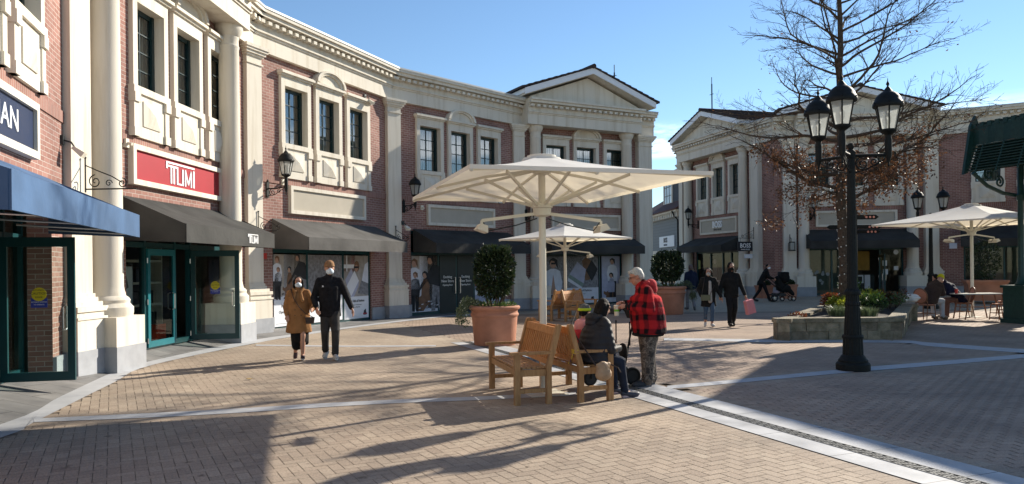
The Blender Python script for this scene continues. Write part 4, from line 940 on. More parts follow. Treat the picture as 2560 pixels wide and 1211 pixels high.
for a,b in zip(xs,xs[1:]):
    for c,d in zip(ys,ys[1:]): m.face([Vector((x,y,gz(x,y)-0.012)) for x,y in ((a,c),(b,c),(b,d),(a,d))])
struct(m.build('ground',FARP,None,smooth=4))
PAVE=None
def paver_mat(name='clay_paver',cols=((0.300,0.235,0.182,1),(0.392,0.316,0.244,1),(0.455,0.380,0.295,1))):
    m,nt,b=base_mat(name); at=nd(nt,'ShaderNodeAttribute'); at.attribute_name='tint'
    tc=nd(nt,'ShaderNodeTexCoord'); r=nd(nt,'ShaderNodeValToRGB'); e=r.color_ramp.elements
    e[0].position=0; e[0].color=cols[0]; e[1].position=1; e[1].color=cols[2]
    x=e.new(0.5); x.color=cols[1]
    nt.links.new(at.outputs['Fac'],r.inputs[0])
    n=nd(nt,'ShaderNodeTexNoise'); n.inputs['Scale'].default_value=0.7; n.inputs['Detail'].default_value=6; nt.links.new(tc.outputs['Object'],n.inputs['Vector'])
    n2=nd(nt,'ShaderNodeTexNoise'); n2.inputs['Scale'].default_value=55; n2.inputs['Detail'].default_value=3; nt.links.new(tc.outputs['Object'],n2.inputs['Vector'])
    mx=nd(nt,'ShaderNodeMixRGB',blend_type='MULTIPLY'); mx.inputs[0].default_value=1; nt.links.new(r.outputs[0],mx.inputs[1]); nt.links.new(ramp(nt,n.outputs['Fac'],(0.72,0.72,0.72),(1.13,1.11,1.08)),mx.inputs[2])
    m2=nd(nt,'ShaderNodeMixRGB',blend_type='MULTIPLY'); m2.inputs[0].default_value=1; nt.links.new(mx.outputs[0],m2.inputs[1]); nt.links.new(ramp(nt,n2.outputs['Fac'],(0.80,0.80,0.80),(1.15,1.15,1.15)),m2.inputs[2])
    n3=nd(nt,'ShaderNodeTexNoise'); n3.inputs['Scale'].default_value=7; n3.inputs['Detail'].default_value=2; nt.links.new(tc.outputs['Object'],n3.inputs['Vector'])
    m3=nd(nt,'ShaderNodeMixRGB',blend_type='MULTIPLY'); m3.inputs[0].default_value=1; nt.links.new(m2.outputs[0],m3.inputs[1]); nt.links.new(ramp(nt,n3.outputs['Fac'],(1,1,1),(0.62,0.60,0.58),0.66,0.73),m3.inputs[2]); m2=m3
    nt.links.new(m2.outputs[0],b.inputs['Base Color']); b.inputs['Roughness'].default_value=0.8; b.inputs['Specular IOR Level'].default_value=0.25
    bp=nd(nt,'ShaderNodeBump'); bp.inputs['Strength'].default_value=0.25; bp.inputs['Distance'].default_value=0.006; nt.links.new(n2.outputs['Fac'],bp.inputs['Height']); nt.links.new(bp.outputs['Normal'],b.inputs['Normal'])
    return m
PAVE=paver_mat()
JOINT=mat('joint_sand',(0.22,0.175,0.13),0.95,var=0.3,scale=8)
GBAND=mat('pale_granite',(0.42,0.425,0.435),0.65,var=0.10,scale=3.0,bump=0.04,bscale=160)
SLATE=None
def slab_mat(name,c1,c2,mort,w,h,rot):
    m,nt,b=base_mat(name); tc=nd(nt,'ShaderNodeTexCoord'); mp=nd(nt,'ShaderNodeMapping'); mp.inputs['Rotation'].default_value=(0,0,rot); nt.links.new(tc.outputs['Object'],mp.inputs[0])
    br=nd(nt,'ShaderNodeTexBrick'); br.inputs['Scale'].default_value=1; br.inputs['Brick Width'].default_value=w; br.inputs['Row Height'].default_value=h; br.inputs['Mortar Size'].default_value=0.006
    br.inputs['Color1'].default_value=(*c1,1); br.inputs['Color2'].default_value=(*c2,1); br.inputs['Mortar'].default_value=(*mort,1); nt.links.new(mp.outputs[0],br.inputs['Vector'])
    n=nd(nt,'ShaderNodeTexNoise'); n.inputs['Scale'].default_value=2.5; n.inputs['Detail'].default_value=7; nt.links.new(tc.outputs['Object'],n.inputs['Vector'])
    mx=nd(nt,'ShaderNodeMixRGB',blend_type='MULTIPLY'); mx.inputs[0].default_value=1; nt.links.new(br.outputs['Color'],mx.inputs[1]); nt.links.new(ramp(nt,n.outputs['Fac'],(0.7,0.7,0.7),(1.25,1.23,1.2)),mx.inputs[2])
    nt.links.new(mx.outputs[0],b.inputs['Base Color']); b.inputs['Roughness'].default_value=0.6
    bp=nd(nt,'ShaderNodeBump'); bp.inputs['Strength'].default_value=0.3; bp.inputs['Distance'].default_value=0.01; nt.links.new(n.outputs['Fac'],bp.inputs['Height']); nt.links.new(bp.outputs['Normal'],b.inputs['Normal'])
    return m
SLATE=slab_mat('slate_slabs',(0.20,0.195,0.19),(0.15,0.15,0.15),(0.05,0.05,0.05),0.95,0.45,0.1)
def strip(name,L,Rr,m,z,seg=None):
    mb=MB()
    for i in range(len(L)-1):
        mb.face([Vector((p.x,p.y,z)) for p in (Rr[i],Rr[i+1],L[i+1],L[i])])
    return struct(mb.build(name,m,None))
def poly_inside(poly,x,y):
    c=False; n=len(poly)
    for i in range(n):
        a=poly[i];b=poly[(i+1)%n]
        if (a.y>y)!=(b.y>y) and x<(b.x-a.x)*(y-a.y)/(b.y-a.y)+a.x: c=not c
    return c
def cat_smooth(pts,n=8):
    out=[]
    for i in range(len(pts)-1):
        p0=pts[max(0,i-1)];p1=pts[i];p2=pts[i+1];p3=pts[min(len(pts)-1,i+2)]
        for k in range(n):
            t=k/n; out.append(0.5*((2*p1)+(p2-p0)*t+(2*p0-5*p1+4*p2-p3)*t*t+(3*p1-p0-3*p2+p3)*t**3))
    out.append(pts[-1]); return out
# granite edge band along the shop fronts: inner (shop side) and outer edge traced on the ground
inn=[G(*p) for p in ((0,1062.7),(155,990.6),(302,924),(397,899),(615,853.5),(760,833),(880,816.5),(980,804),(1040,797.5),(1110,790),(1200,785))]
out=[G(*p) for p in ((0,1096),(84,1057),(281,959),(387,911.5),(668,853),(770,837),(880,820.5),(980,807.5),(1040,800.5),(1110,793),(1200,788))]
inn=[Vector((-5.7,4.2,0))]+inn; out=[Vector((-5.2,4.0,0))]+out
inn=cat_smooth(inn,5); out=cat_smooth(out,5)
strip('kerb_band',inn,out,GBAND,0.004)
sl_=[(FR0(-2,-0.5,0),.19),(FR0(6.5,-0.5,0),.17),(FR1(-0.3,-0.3,0),.17),(FR1(6.5,-0.25,0),.115),(FR2(0.2,-0.2,0),.11),(FR2(6.6,-0.2,0),0.005),(FR3(6.5,-0.2,0),0.004)]
def near_shop(p):
    best=None
    for (a,za),(b,zb_) in zip(sl_,sl_[1:]):
        d=b-a; d.z=0; t=min(1,max(0,(p-a).dot(d)/d.length_squared)); q=a+d*t; D=(p-q).length
        if best is None or D<best[0]: best=(D,Vector((q.x,q.y,max(0.004,za+(zb_-za)*t))))
    return best[1]
mb=MB(); pr=[(p,near_shop(p)) for p in inn]+[(G(1290,778),FR3(6.5,-0.2,0.004)),(G(1420,776),FR4(3,-0.2,0.004))]
for (a,b),(c,d) in zip(pr,pr[1:]):
    prev=None
    for k in range(4):
        t0,t1=k/4,(k+1)/4; L_=lambda p,q,t:Vector((p.x,p.y,0.002)).lerp(q,t)
        mb.face([L_(a,b,t0),L_(c,d,t0),L_(c,d,t1),L_(a,b,t1)])
struct(mb.build('pavement',SLATE,None))
bm_=None
# arc bands and drain
EDGES=[]
def band(pairs,name,z=0.006,ext_=None,m=GBAND):
    L=[];R=[]
    for (x,yt,yb) in pairs: L.append(G(x,yt));R.append(G(x,yb))
    L=cat_smooth(L,5);R=cat_smooth(R,5); strip(name,L,R,m,z); EDGES.append((L,R)); EDGES.append((R,L)); return L+R[::-1]
b1=band(((84,1048,1057),(340,1036,1047),(575,1024,1035),(800,1010,1020),(1000,1000,1009),(1190,993,1002),(1330,986,995),(1440,981,990)),'paving_band')
b2=band(((1668,966,974),(1850,949,958),(2140,921,931),(2350,904,914),(2640,880,889)),'paving_band')
b3=band(((640,862.5,865.5),(870,865,868),(1090,864,867)),'paving_band')
b4=band(((1660,846,852),(1800,848,854),(1950,850,857),(2250,852,858),(2330,858,867),(2640,880,889)),'paving_band')
dl=[(1170,852,857.5,866,858.5,861.5),(1300,884,890,899,888.5,892)]
# drain: straight strip, direction from two traced points
dA=(G(1615,981)+Vector((0,0,0))); dB=G(2406,1202); dd=(dB-dA); dd.z=0; dd.normalize(); dnv=Vector((dd.y,-dd.x,0))
S0=dA-dd*7.4; S1=dA+dd*8.5
w1=((G(1600,1000)-dA).dot(dnv)); w2=((G(1660,968)-dA).dot(dnv))
W1=-abs(w1); 
def dstrip(a,b,z,name,m,t0=None,t1=None):
    p0=t0 or S0;p1=t1 or S1
    return strip(name,[p0+dnv*b,p1+dnv*b],[p0+dnv*a,p1+dnv*a],m,z)
lo,hi=sorted((w1,w2))
dpoly=[S0+dnv*lo,S1+dnv*lo,S1+dnv*hi,S0+dnv*hi]
dm=slab_mat('granite_slabs',(0.44,0.445,0.455),(0.39,0.395,0.405),(0.14,0.14,0.14),0.9,2.0,-math.atan2(dd.y,dd.x))
dstrip(lo,-0.075,0.008,'drain_kerb',dm); dstrip(0.075,hi,0.008,'drain_kerb',dm)
dstrip(-0.08,0.08,0.003,'drain_channel',mat('drain_dark',(0.02,0.02,0.02),0.9))
mb=MB(); nn=int((S1-S0).length/0.055)
for i in range(nn):
    c=S0+dd*(0.055*i); sk=0.012 if i%2 else -0.012
    mb.boxpts([c+dd*(x+ (sk if y>0 else -sk))+dnv*y+Vector((0,0,z)) for z in (0.004,0.011) for y in (-0.07,0.07) for x in (0.0,0.026)])
for y in (-0.075,-0.028,0.0,0.028,0.065): mb.boxpts([(S0 if x==0 else S1)+dnv*(y+w)+Vector((0,0,z)) for z in (0.003,0.0125) for w in (0,0.010) for x in (0,1)])
struct(mb.build('drain_grate',mat('cast_grate',(0.13,0.13,0.125),0.6,metal=0.3,var=0.3,scale=20),None))
mb=MB(); mb.face([Vector((p[0],p[1],-0.006)) for p in ((-9,3),(14,3),(18,26.5),(-7,26.5))]); struct(mb.build('paving_bed',JOINT,None))
# herringbone pavers as real bricks
plaza=[Vector((-5.2,4.0,0))]+out+[G(1240,784.5),G(1420,782),G(1660,786),Vector((17,25.6,0)),Vector((11,3.4,0)),Vector((-5.2,3.4,0))]
excl=[b1,b2,b3,b4,dpoly]
bb=[(min(p.x for p in q),max(p.x for p in q),min(p.y for p in q),max(p.y for p in q)) for q in excl]
mb=MB(); tint=[]; th=math.radians(28); c_,s_=math.cos(th),math.sin(th); wv=0.102; gap=0.003
rr=random.Random(11)
arc3=sorted([(p.x,p.y) for p in b3])
def side(x,y): return (Vector((x,y,0))-dA).dot(dnv)*hi<0
def region(x,y):
    # yellower clay beyond the far arc
    a,b=x/y*F+CX,CY+CH/y*F
    return 0.20 if (y>14.6 and b<866 and a<1400) else 0
def ok(x,y):
    if y<3.4 or y>26 or x<-0.74*y-1.8 or x>0.74*y+1.5 or x<-8 or x>16.5: return False
    if not poly_inside(plaza,x,y): return False
    return not any(q[0]<x<q[1] and q[2]<y<q[3] and poly_inside(e,x,y) for q,e in zip(bb,excl))
for i in range(-190,190):
    for j in range(-190,190):
        t=(i-j)%4
        if t==0: w,h=2,1
        elif t==3: w,h=1,2
        else: continue
        lx,ly=(i+w/2)*wv,(j+h/2)*wv
        x=2.5+lx*c_-ly*s_; y=13.0+lx*s_+ly*c_
        if side(x,y) or not ok(x,y): continue
        a,b=w*wv/2-gap,h*wv/2-gap; z=0.0008*rr.random()
        mb.face([(x+u*c_-v*s_,y+u*s_+v*c_,z) for u,v in ((-a,-b),(a,-b),(a,b),(-a,b))])
        tint.append(min(1,max(0,0.45+rr.gauss(0,0.12)+region(x,y)+0.12*noise.noise((x*0.5,y*0.5,3)))))
# running bond field right of the drain, with open butt joints
PAVE2=paver_mat('plum_paver',((0.31,0.230,0.180,1),(0.385,0.292,0.225,1),(0.45,0.355,0.275,1)))
m2=MB(); t2=[]; th2=math.radians(7); c2,s2=math.cos(th2),math.sin(th2)
for j in range(-130,130):
    for i in range(-60,62):
        lx,ly=(i+0.5*(j%2))*0.205,j*0.103
        x=6.5+lx*c2-ly*s2; y=12.5+lx*s2+ly*c2
        if not side(x,y) or not ok(x,y): continue
        a,b=0.1025-0.0062,0.0515-0.0016; z=0.0008*rr.random()
        m2.face([(x+u*c2-v*s2,y+u*s2+v*c2,z) for u,v in ((-a,-b),(a,-b),(a,b),(-a,b))])
        t2.append(min(1,max(0,0.45+rr.gauss(0,0.12)+0.15*noise.noise((x*0.5,y*0.5,9)))))
m2.tint=t2; struct(m2.build('paving',PAVE2,None))
EDGES+=[([S0+dnv*lo,S1+dnv*lo],[S0+dnv*hi,S1+dnv*hi]),([S0+dnv*hi,S1+dnv*hi],[S0+dnv*lo,S1+dnv*lo])]
def course(E,O):      # soldier course of bricks laid along a band edge
    pts=[];ctr=sum(O,Vector((0,0,0)))/len(O)
    for p,q in zip(E,E[1:]):
        n=max(1,int((q-p).length/0.1035))
        for k in range(n): pts.append((p.lerp(q,k/n),p.lerp(q,(k+1)/n),min(O,key=lambda o:(o-p).length) if len(O)>2 else ctr))
    for p,q,o in pts:
        if not(3.4<p.y<26): continue
        d=(q-p).normalized(); nn=Vector((-d.y,d.x,0))
        if nn.dot(o-p)>0: nn=-nn
        c0=p+d*0.002;c1=q-d*0.002; z=Vector((0,0,0.0014))
        quad=[c0+nn*0.003,c1+nn*0.003,c1+nn*0.202,c0+nn*0.202]
        if any(poly_inside(e,*(((c0+c1)/2+nn*0.1).xy)) for e in excl): continue
        mb.face([v+z for v in quad]); tint.append(min(1,max(0,0.38+rr.gauss(0,0.12))))
for E_,O_ in EDGES: course(E_,O_)
mb.tint=tint
struct(mb.build('paving',PAVE,None))
# small litter on the ground
LEAFD=mat('dry_leaf',(0.30,0.20,0.06),0.7,var=0.2)
for k,(px,py,lab) in enumerate(((625,950,'small yellow scrap lying on the sunlit pavers at left'),(2113,859,'curled dry leaf on the pavers left of the lamp post'),(2228,853,'curled dry leaf on the pavers right of the lamp post'))):
    p=G(px,py); m=MB(); s=0.05
    m.prism([(-s,-s*.5),(s*.2,-s*.7),(s*1.1,0),(s*.3,s*.6),(-s*.8,s*.5)],lambda a,b,w:p+Vector((a,b,0.01+w+0.25*abs(a))),0,0.004); tag(m.build('fallen_leaf',LEAFD,None),lab,'leaf')
# ---------------------------------------------------------------- umbrellas
def umbrella(label,loc,rz,wx,wy,zr,zt,heaters=2,sag=0.0,lean=0):
    T=thing('market_umbrella',label,'umbrella',loc,rz,group='big cream market umbrellas')
    hx,hy=wx/2,wy/2
    c=MB()
    def surf(u,v):   # u,v in -1..1 ; pyramid with slight sag between ribs
        k=max(abs(u),abs(v)); z=zr+(zt-zr)*(1-k)-0.05*math.sin(PI*min(1,k))*(0.6+0.4*abs(math.sin(2*math.atan2(v,u+1e-6))))
        return Vector((u*hx,v*hy,z))
    n=14
    for i in range(n):
        for j in range(n):
            u0,u1=-1+2*i/n,-1+2*(i+1)/n; v0,v1=-1+2*j/n,-1+2*(j+1)/n
            q=[surf(u0,v0),surf(u1,v0),surf(u1,v1),surf(u0,v1)]
            if (i<n//2)==(j<n//2): c.face([q[0],q[1],q[2]]); c.face([q[0],q[2],q[3]])
            else: c.face([q[0],q[1],q[3]]); c.face([q[1],q[2],q[3]])
    for a,b in (((-1,-1),(1,-1)),((1,-1),(1,1)),((1,1),(-1,1)),((-1,1),(-1,-1))):   # hem
        p,q=surf(*a),surf(*b); 
        pts=[p+(q-p)*k/6 for k in range(7)]
        for k in range(6): c.face([pts[k]+Vector((0,0,-0.045)),pts[k+1]+Vector((0,0,-0.045)),pts[k+1],pts[k]])
    c.build('canopy',CANVAS,T,smooth=0.35)
    v=MB(); v.lathe([(0.27,zt-0.085),(0.25,zt-0.04),(0.19,zt-0.03),(0.19,zt-0.005),(0.17,zt+0.0),(0.02,zt+0.005)],(0,0,0),20); v.build('vent_cap',CANVAS,T,smooth=0.6)
    p=MB(); p.lathe([(0.046,0.0),(0.046,zt-0.05)],(0,0,0),20); p.build('pole',CREAMM,T,smooth=0.8)
    p=MB(); p.box(-0.25,0.25,-0.25,0.25,0.0,0.012); p.build('base_plate',CREAMM,T)
    h=MB(); zh=zr-0.26; h.lathe([(0.06,zh-0.14),(0.115,zh-0.12),(0.12,zh-0.03),(0.14,zh-0.02),(0.14,zh+0.03),(0.08,zh+0.05)],(0,0,0),20); h.build('hub',CREAMM,T,smooth=0.6); h=MB(); h.lathe([(0.07,zt-0.25),(0.12,zt-0.23),(0.12,zt-0.15),(0.06,zt-0.12)],(0,0,0),16); h.build('top_hub',CREAMM,T,smooth=0.6)
    for k,(a,b) in enumerate(((1,1),(1,-1),(-1,1),(-1,-1),(1,0),(-1,0),(0,1),(0,-1))):
        r=MB(); e=surf(a*0.985,b*0.985)-Vector((0,0,0.05)); m_=surf(a*0.55,b*0.55)-Vector((0,0,0.05)); top=Vector((a*0.06,b*0.06,zt-0.19))
        r.beam(top,m_,0.022,0.034); r.beam(m_,e,0.022,0.032); r.ell(e,0.026,nu=8,nv=6)
        rb=r.build('rib',CREAMM,T)
        s=MB(); s.beam(Vector((a*0.10,b*0.10,zh+0.01)),m_-Vector((0,0,0.03)),0.024,0.034); s.build('strut',CREAMM,rb)
    for k in range(heaters):
        t=math.radians(12)+k*2*PI/heaters - rz; d=Vector((math.cos(t),math.sin(t),0)); s_=Vector((-d.y,d.x,0))
        a=MB(); p0=d*0.10+Vector((0,0,zh-0.10)); p1=d*0.80+Vector((0,0,zh-0.19)); a.beam(p0,p1,0.03,0.04); a.beam(p1,p1+Vector((0,0,-0.08)),0.03,0.03)
        hb=a.build('heater_arm',CREAMM,T)
        b=MB(); c0=d*0.80+Vector((0,0,zh-0.29)); up=(Vector((0,0,1))-d*0.35).normalized(); fw=s_.cross(up)
        pr=[]
        for z,w in ((0.045,0.045),(-0.04,0.075)):
            for y in (-1,1):
                for x in (-0.15,0.15): pr.append(c0+s_*x+fw*(y*w)+up*z)
        b.boxpts(pr); b.build('heater',CREAMM,hb)
        b=MB(); b.tube([p1,p1-d*0.1+Vector((0,0,-0.13)),d*0.35+Vector((0,0,zh-0.25)),d*0.07+Vector((0,0,zh-0.16))],0.008,5); b.build('cable',DARKM,hb)
    return T
umbrella('biggest cream umbrella in front, over the benches by the terracotta planter',(0.40,9.80,0),math.radians(16.5),2.80,3.70,2.70,3.10)
umbrella('smaller looking cream umbrella in the middle distance over the empty benches',(1.64,23.2,0),math.radians(40),2.9,2.9,2.52,2.98)
umbrella('cream umbrella over the bistro table at the right, partly behind the pavilion post',(13.87,22.68,0),math.radians(28),3.9,3.9,2.85,3.42)
# ---------------------------------------------------------------- benches
def make_bench(Lw=1.40,D=0.46):
    """local: x along the seat, +y is the front"""
    T=thing('teak_bench','x','bench',group='slatted teak benches round the umbrella poles')
    for sx in (-1,1):
        x=sx*(Lw/2-0.035)
        l=MB(); l.box(x-0.035,x+0.035,D-0.07,D,0,0.60); l.build('leg',TEAKG,T)
        l=MB(); pr=[]
        for z,y in ((0,0.0),(0.44,0.0),(0.92,-0.13)):
            pr.append((y,z))
        for (y0,z0),(y1,z1) in zip(pr,pr[1:]): l.boxpts([Vector((x+w,y+v,z)) for z,y in ((z0,y0),(z1,y1)) for v in (0,0.065) for w in (-0.035,0.035)])
        l.prism([(-0.13,0.92),(-0.065,0.92),(-0.075,0.945),(-0.10,0.955),(-0.125,0.945)],lambda a,b,w:Vector((x+w,a,b)),-0.035,0.035)
        l.build('leg',TEAKG,T)
        a=MB(); a.box(x-0.04,x+0.04,-0.06,D+0.05,0.60,0.632); ar=a.build('armrest',TEAKG,T); bv=ar.modifiers.new('b','BEVEL'); bv.width=0.008
        r=MB(); r.box(x-0.02,x+0.02,0.06,D-0.07,0.14,0.19); r.box(x-0.02,x+0.02,0.06,D-0.07,0.34,0.42); r.build('side_rail',TEAKG,T)
    s=MB()
    for k in range(6):
        y=0.055+k*(D-0.075)/6; s.box(-Lw/2+0.04,Lw/2-0.04,y,y+0.055,0.425+0.004*abs(k-2.5)*0.5,0.447)
    s.build('seat',TEAKG,T)
    r=MB(); r.box(-Lw/2+0.07,Lw/2-0.07,D-0.05,D-0.02,0.35,0.424); r.box(-Lw/2+0.07,Lw/2-0.07,0.02,0.05,0.35,0.424); r.build('seat_rail',TEAKG,T)
    b=MB(); yy=lambda z:-0.13*(z-0.44)/0.48+0.02
    for z0,z1 in ((0.82,0.91),(0.47,0.53)): b.boxpts([Vector((x,yy(z)+v,z)) for z in (z0,z1) for v in (0,0.032) for x in (-Lw/2+0.07,Lw/2-0.07)])
    n=15
    for k in range(n):
        x=-Lw/2+0.11+(Lw-0.22)*k/(n-1); b.boxpts([Vector((x+w,yy(z)+v,z)) for z in (0.53,0.82) for v in (0.008,0.024) for w in (-0.02,0.02)])
    b.build('backrest',TEAK,T)
    return T
bench0=make_bench()
def put_bench(o,back0,back1,label):
    mid=(back0+back1)/2; d=(back1-back0); a=math.atan2(d.y,d.x)
    o.location=(mid.x,mid.y,0); o.rotation_euler=(0,0,a); o['label']=label; return o
bA0,bA1=Vector((0.11,10.41,0)),Vector((0.47,9.02,0))
put_bench(bench0,bA1,bA0,'front teak bench facing left with yellow striped tape across its arms')   # front = left of direction
bB=put_bench(copy_tree(bench0),Vector((0.36,10.43,0)),Vector((0.80,9.08,0)),'front teak bench the seated woman and child sit on')
bC=put_bench(copy_tree(bench0),Vector((1.20,22.7,0)),Vector((1.88,23.9,0)),'far teak bench facing left away from the camera under the middle umbrella')
bD=put_bench(copy_tree(bench0),Vector((2.24,23.72,0)),Vector((1.56,22.52,0)),'far teak bench whose slatted back faces the camera under the middle umbrella')
TAPE=mat('yellow_tape',(0.60,0.42,0.03),0.5,var=0.05); TAPED=mat('dark_tape',(0.10,0.05,0.10),0.5)
tp=MB(); 
f=Fr((bA0.x,bA0.y),((bA1-bA0).x,(bA1-bA0).y))      # outward normal n is to the right of direction: -> the back side, front = -n
Lb=(bA1-bA0).length
pA=f(0.03,-0.44,0.64); pB=f(Lb-0.03,-0.30,0.64)
k_=14
for i in range(k_):
    p=pA+(pB-pA)*(i/k_)+Vector((0,0,-0.30*math.sin(PI*i/k_))); q=pA+(pB-pA)*((i+1)/k_)+Vector((0,0,-0.30*math.sin(PI*(i+1)/k_)))
    w=Vector((0,0,0.035)); d=(q-p).normalized().cross(Vector((0,0,1)))*0.002
    tp.boxpts([e+w*a+d*b for a in (-.6,.6) for b in (-1,1) for e in (p,q)],i%2)
for p in (pA,pB):
    tp.boxpts([p+f.u*a+f.n*b+Vector((0,0,z)) for z in (-0.045,0.004) for b in (-0.03,0.03) for a in (-0.046,0.046)],0)
tag(tp.build('barrier_tape',[TAPE,TAPED],None),'yellow and dark striped tape strung between the arms of the front left bench','tape')
# ---------------------------------------------------------------- plants
def leaf_cloud(mb,tints,centre,rad,n,size,rnd,shell=0.45,flat=1.0,squash=None,tb=0.0):
    for i in range(n):
        while True:
            d=Vector((rnd.uniform(-1,1),rnd.uniform(-1,1),rnd.uniform(-1,1)))
            if 0.05<d.length<1: break
        r=d.length; d=d/r*(shell+(1-shell)*r**0.6)
        bump=0.86+0.22*noise.noise((d.x*2.2+centre[0],d.y*2.2,d.z*2.2+centre[1]))
        q_=1.0 if not squash else min(1.45,(1-min(.95,d.z*d.z))**-0.32)
        p=Vector(centre)+Vector((d.x*rad[0]*q_,d.y*rad[1]*q_,d.z*rad[2]))*bump
        if squash and p.z>squash: p.z=squash-abs(rnd.gauss(0,0.03))+ (0.1*rnd.random() if rnd.random()<0.06 else 0)
        ax=(d+Vector((rnd.gauss(0,.6),rnd.gauss(0,.6),rnd.gauss(0.25,.6)))).normalized()
        sd=ax.cross(Vector((rnd.gauss(0,1),rnd.gauss(0,1),rnd.gauss(0,1)))).normalized()
        L=size*rnd.uniform(0.7,1.35); w=L*0.22
        nn=ax.cross(sd)
        a=p;b=p+ax*L*.5+sd*w+nn*L*.06;c=p+ax*L;e=p+ax*L*.5-sd*w+nn*L*.06
        mb.face([a,b,c]); mb.face([a,c,e]); tt=min(1,max(0,rnd.random()**1.4+tb)); tints.extend([tt,tt])
def planter(label,plabel,P,R0,R1,Hh,shrub_r,shrub_top,seed,trail=None):
    T=thing('terracotta_planter',label,'planter',(P[0],P[1],0),group='round terracotta planters'); m=MB()
    m.lathe([(R0*0.97,0.0),(R0,0.02),(R0+(R1-R0)*.62,Hh*0.70),(R0+(R1-R0)*.65,Hh*0.72),(R1*0.99,Hh*0.745),(R1*1.0,Hh*0.775),(R1*0.985,Hh*0.80),(R1*0.955,Hh*0.82),(R1*0.955,Hh*0.88),(R1*1.02,Hh*0.90),(R1*1.055,Hh*0.935),(R1*1.055,Hh*0.965),(R1*1.02,Hh*0.99),(R1*0.95,Hh),(R1*0.9,Hh*0.985),(R1*0.88,Hh*0.90)],(0,0,0),56)
    m.build('pot',TERRA,T,smooth=0.7)
    m=MB(); m.lathe([(R1*0.87,Hh*0.88),(R1*0.5,Hh*0.93),(0.02,Hh*0.94)],(0,0,0),24); m.build('soil_fill',SOIL,T,smooth=1)
    rnd=random.Random(seed)
    S=thing('planted_shrub',plabel,'shrub',(P[0],P[1],Hh*0.92),group='clipped laurel shrubs in pots')
    t=MB()
    for k in range(8):
        a=2*PI*k/8+rnd.random(); r=0.10+0.08*rnd.random()
        t.tube([(r*math.cos(a)*.8,r*math.sin(a)*.8,-0.02),(r*math.cos(a)*1.5,r*math.sin(a)*1.5,0.22),(shrub_r*.6*math.cos(a),shrub_r*.6*math.sin(a),0.6),(shrub_r*.7*math.cos(a),shrub_r*.7*math.sin(a),0.9)],[0.022,0.018,0.012,0.006],6)
    t.build('stem',BARK,S)
    mb=MB(); tints=[]; hh=shrub_top-Hh*0.92; zc=hh*0.60
    leaf_cloud(mb,tints,(0,0,zc),(shrub_r,shrub_r,hh*0.47),3900,0.085,rnd,0.55,squash=hh-0.04)
    leaf_cloud(mb,tints,(0,0,zc*1.05),(shrub_r*.7,shrub_r*.7,hh*0.36),900,0.10,rnd,0.2)
    mb.tint=tints; mb.build('foliage',LEAF,S)
    mb=MB(); tints=[]
    for k in range(16):
        a=2*PI*k/16+rnd.random()*.3; leaf_cloud(mb,tints,(R1*.68*math.cos(a),R1*.68*math.sin(a),0.02),(0.13,0.13,0.10),46,0.055,rnd,0.1,tb=0.25)
    mb.tint=tints; g=tag(mb.build('bedding_plants',LEAFM,None),'low green bedding plants round the foot of '+trail[0],'plants'); g.location=(P[0],P[1],Hh*0.95)
    if trail:
        mb=MB(); tints=[]; a0=trail[1]
        for k in range(60):
            s=rnd.random(); a=a0+rnd.gauss(0,0.30); rr_=R1*(0.75+0.5*min(1,s*1.6))+0.03*rnd.random()+0.12*s; z=0.06+0.10*math.sin(PI*min(1,s*1.4))-max(0,s-0.35)*trail[2]
            leaf_cloud(mb,tints,(rr_*math.cos(a),rr_*math.sin(a),z),(0.10,0.10,0.085),30,0.038,rnd,0.1)
        mb.tint=tints; g=tag(mb.build('trailing_plant',LEAFG,None),'grey green trailing plant spilling over the rim of '+trail[0],'plant'); g.location=(P[0],P[1],Hh*0.95)
p1=G(1236,868); planter('round terracotta planter in front of the black double doors','dense clipped laurel in the planter left of the front umbrella pole',(p1.x,p1.y+0.46),0.44,0.515,0.84,0.44,2.10,3,('the front planter shrub',math.radians(188),0.60))
p2=G(1679,788); planter('big terracotta planter behind the man in the red checked jacket','dark clipped laurel behind the man in the red checked jacket',(p2.x,p2.y+0.55),0.50,0.60,0.95,0.56,2.15,5,('the shrub behind the red jacket',math.radians(-20),0.75))
def box_planter(label,P,ry,sx,sy,h,plant=None,seed=1,tall=0.0,z0=0.15):
    T=thing('square_planter',label,'planter',(P[0],P[1],z0),ry,group='square terracotta planters'); m=MB()
    m.boxpts([Vector((x*(1 if z>0 else .88),y*(1 if z>0 else .88),z)) for z in (0,h*.82) for y in (-sy,sy) for x in (-sx,sx)])
    m.box(-sx*1.06,sx*1.06,-sy*1.06,sy*1.06,h*.82,h*.90); m.box(-sx*1.12,sx*1.12,-sy*1.12,sy*1.12,h*.90,h); m.build('pot',TERRA,T)
    rnd=random.Random(seed); mb=MB(); tints=[]
    leaf_cloud(mb,tints,(0,0,h+0.05+tall*.5),(sx*1.0,sy*1.0,0.14+tall*.55),700 if not tall else 2200,0.09,rnd,0.3); mb.tint=tints
    o=mb.build('evergreen_shrub',LEAF,None); o.location=(P[0],P[1],z0); tag(o,plant,'shrub')
q=G(1975,742); box_planter('square terracotta planter at the foot of the shaded round column, behind the pushchair',(12.05,32.9),0.1,0.30,0.28,0.62,'low dark shrub in the square planter behind the pushchair',4)
box_planter('square terracotta planter left of the pushchair, behind the walking man',(11.15,33.3),0.3,0.28,0.26,0.58,'low dark shrub in the square planter left of the pushchair',6)
q=Z(2450,720,30); box_planter('wide square terracotta planter behind the bistro table',(18.6,29.6),-0.4,0.65,0.55,0.80,'tall dark shrub in the planter behind the right umbrella pole',8,tall=1.5)
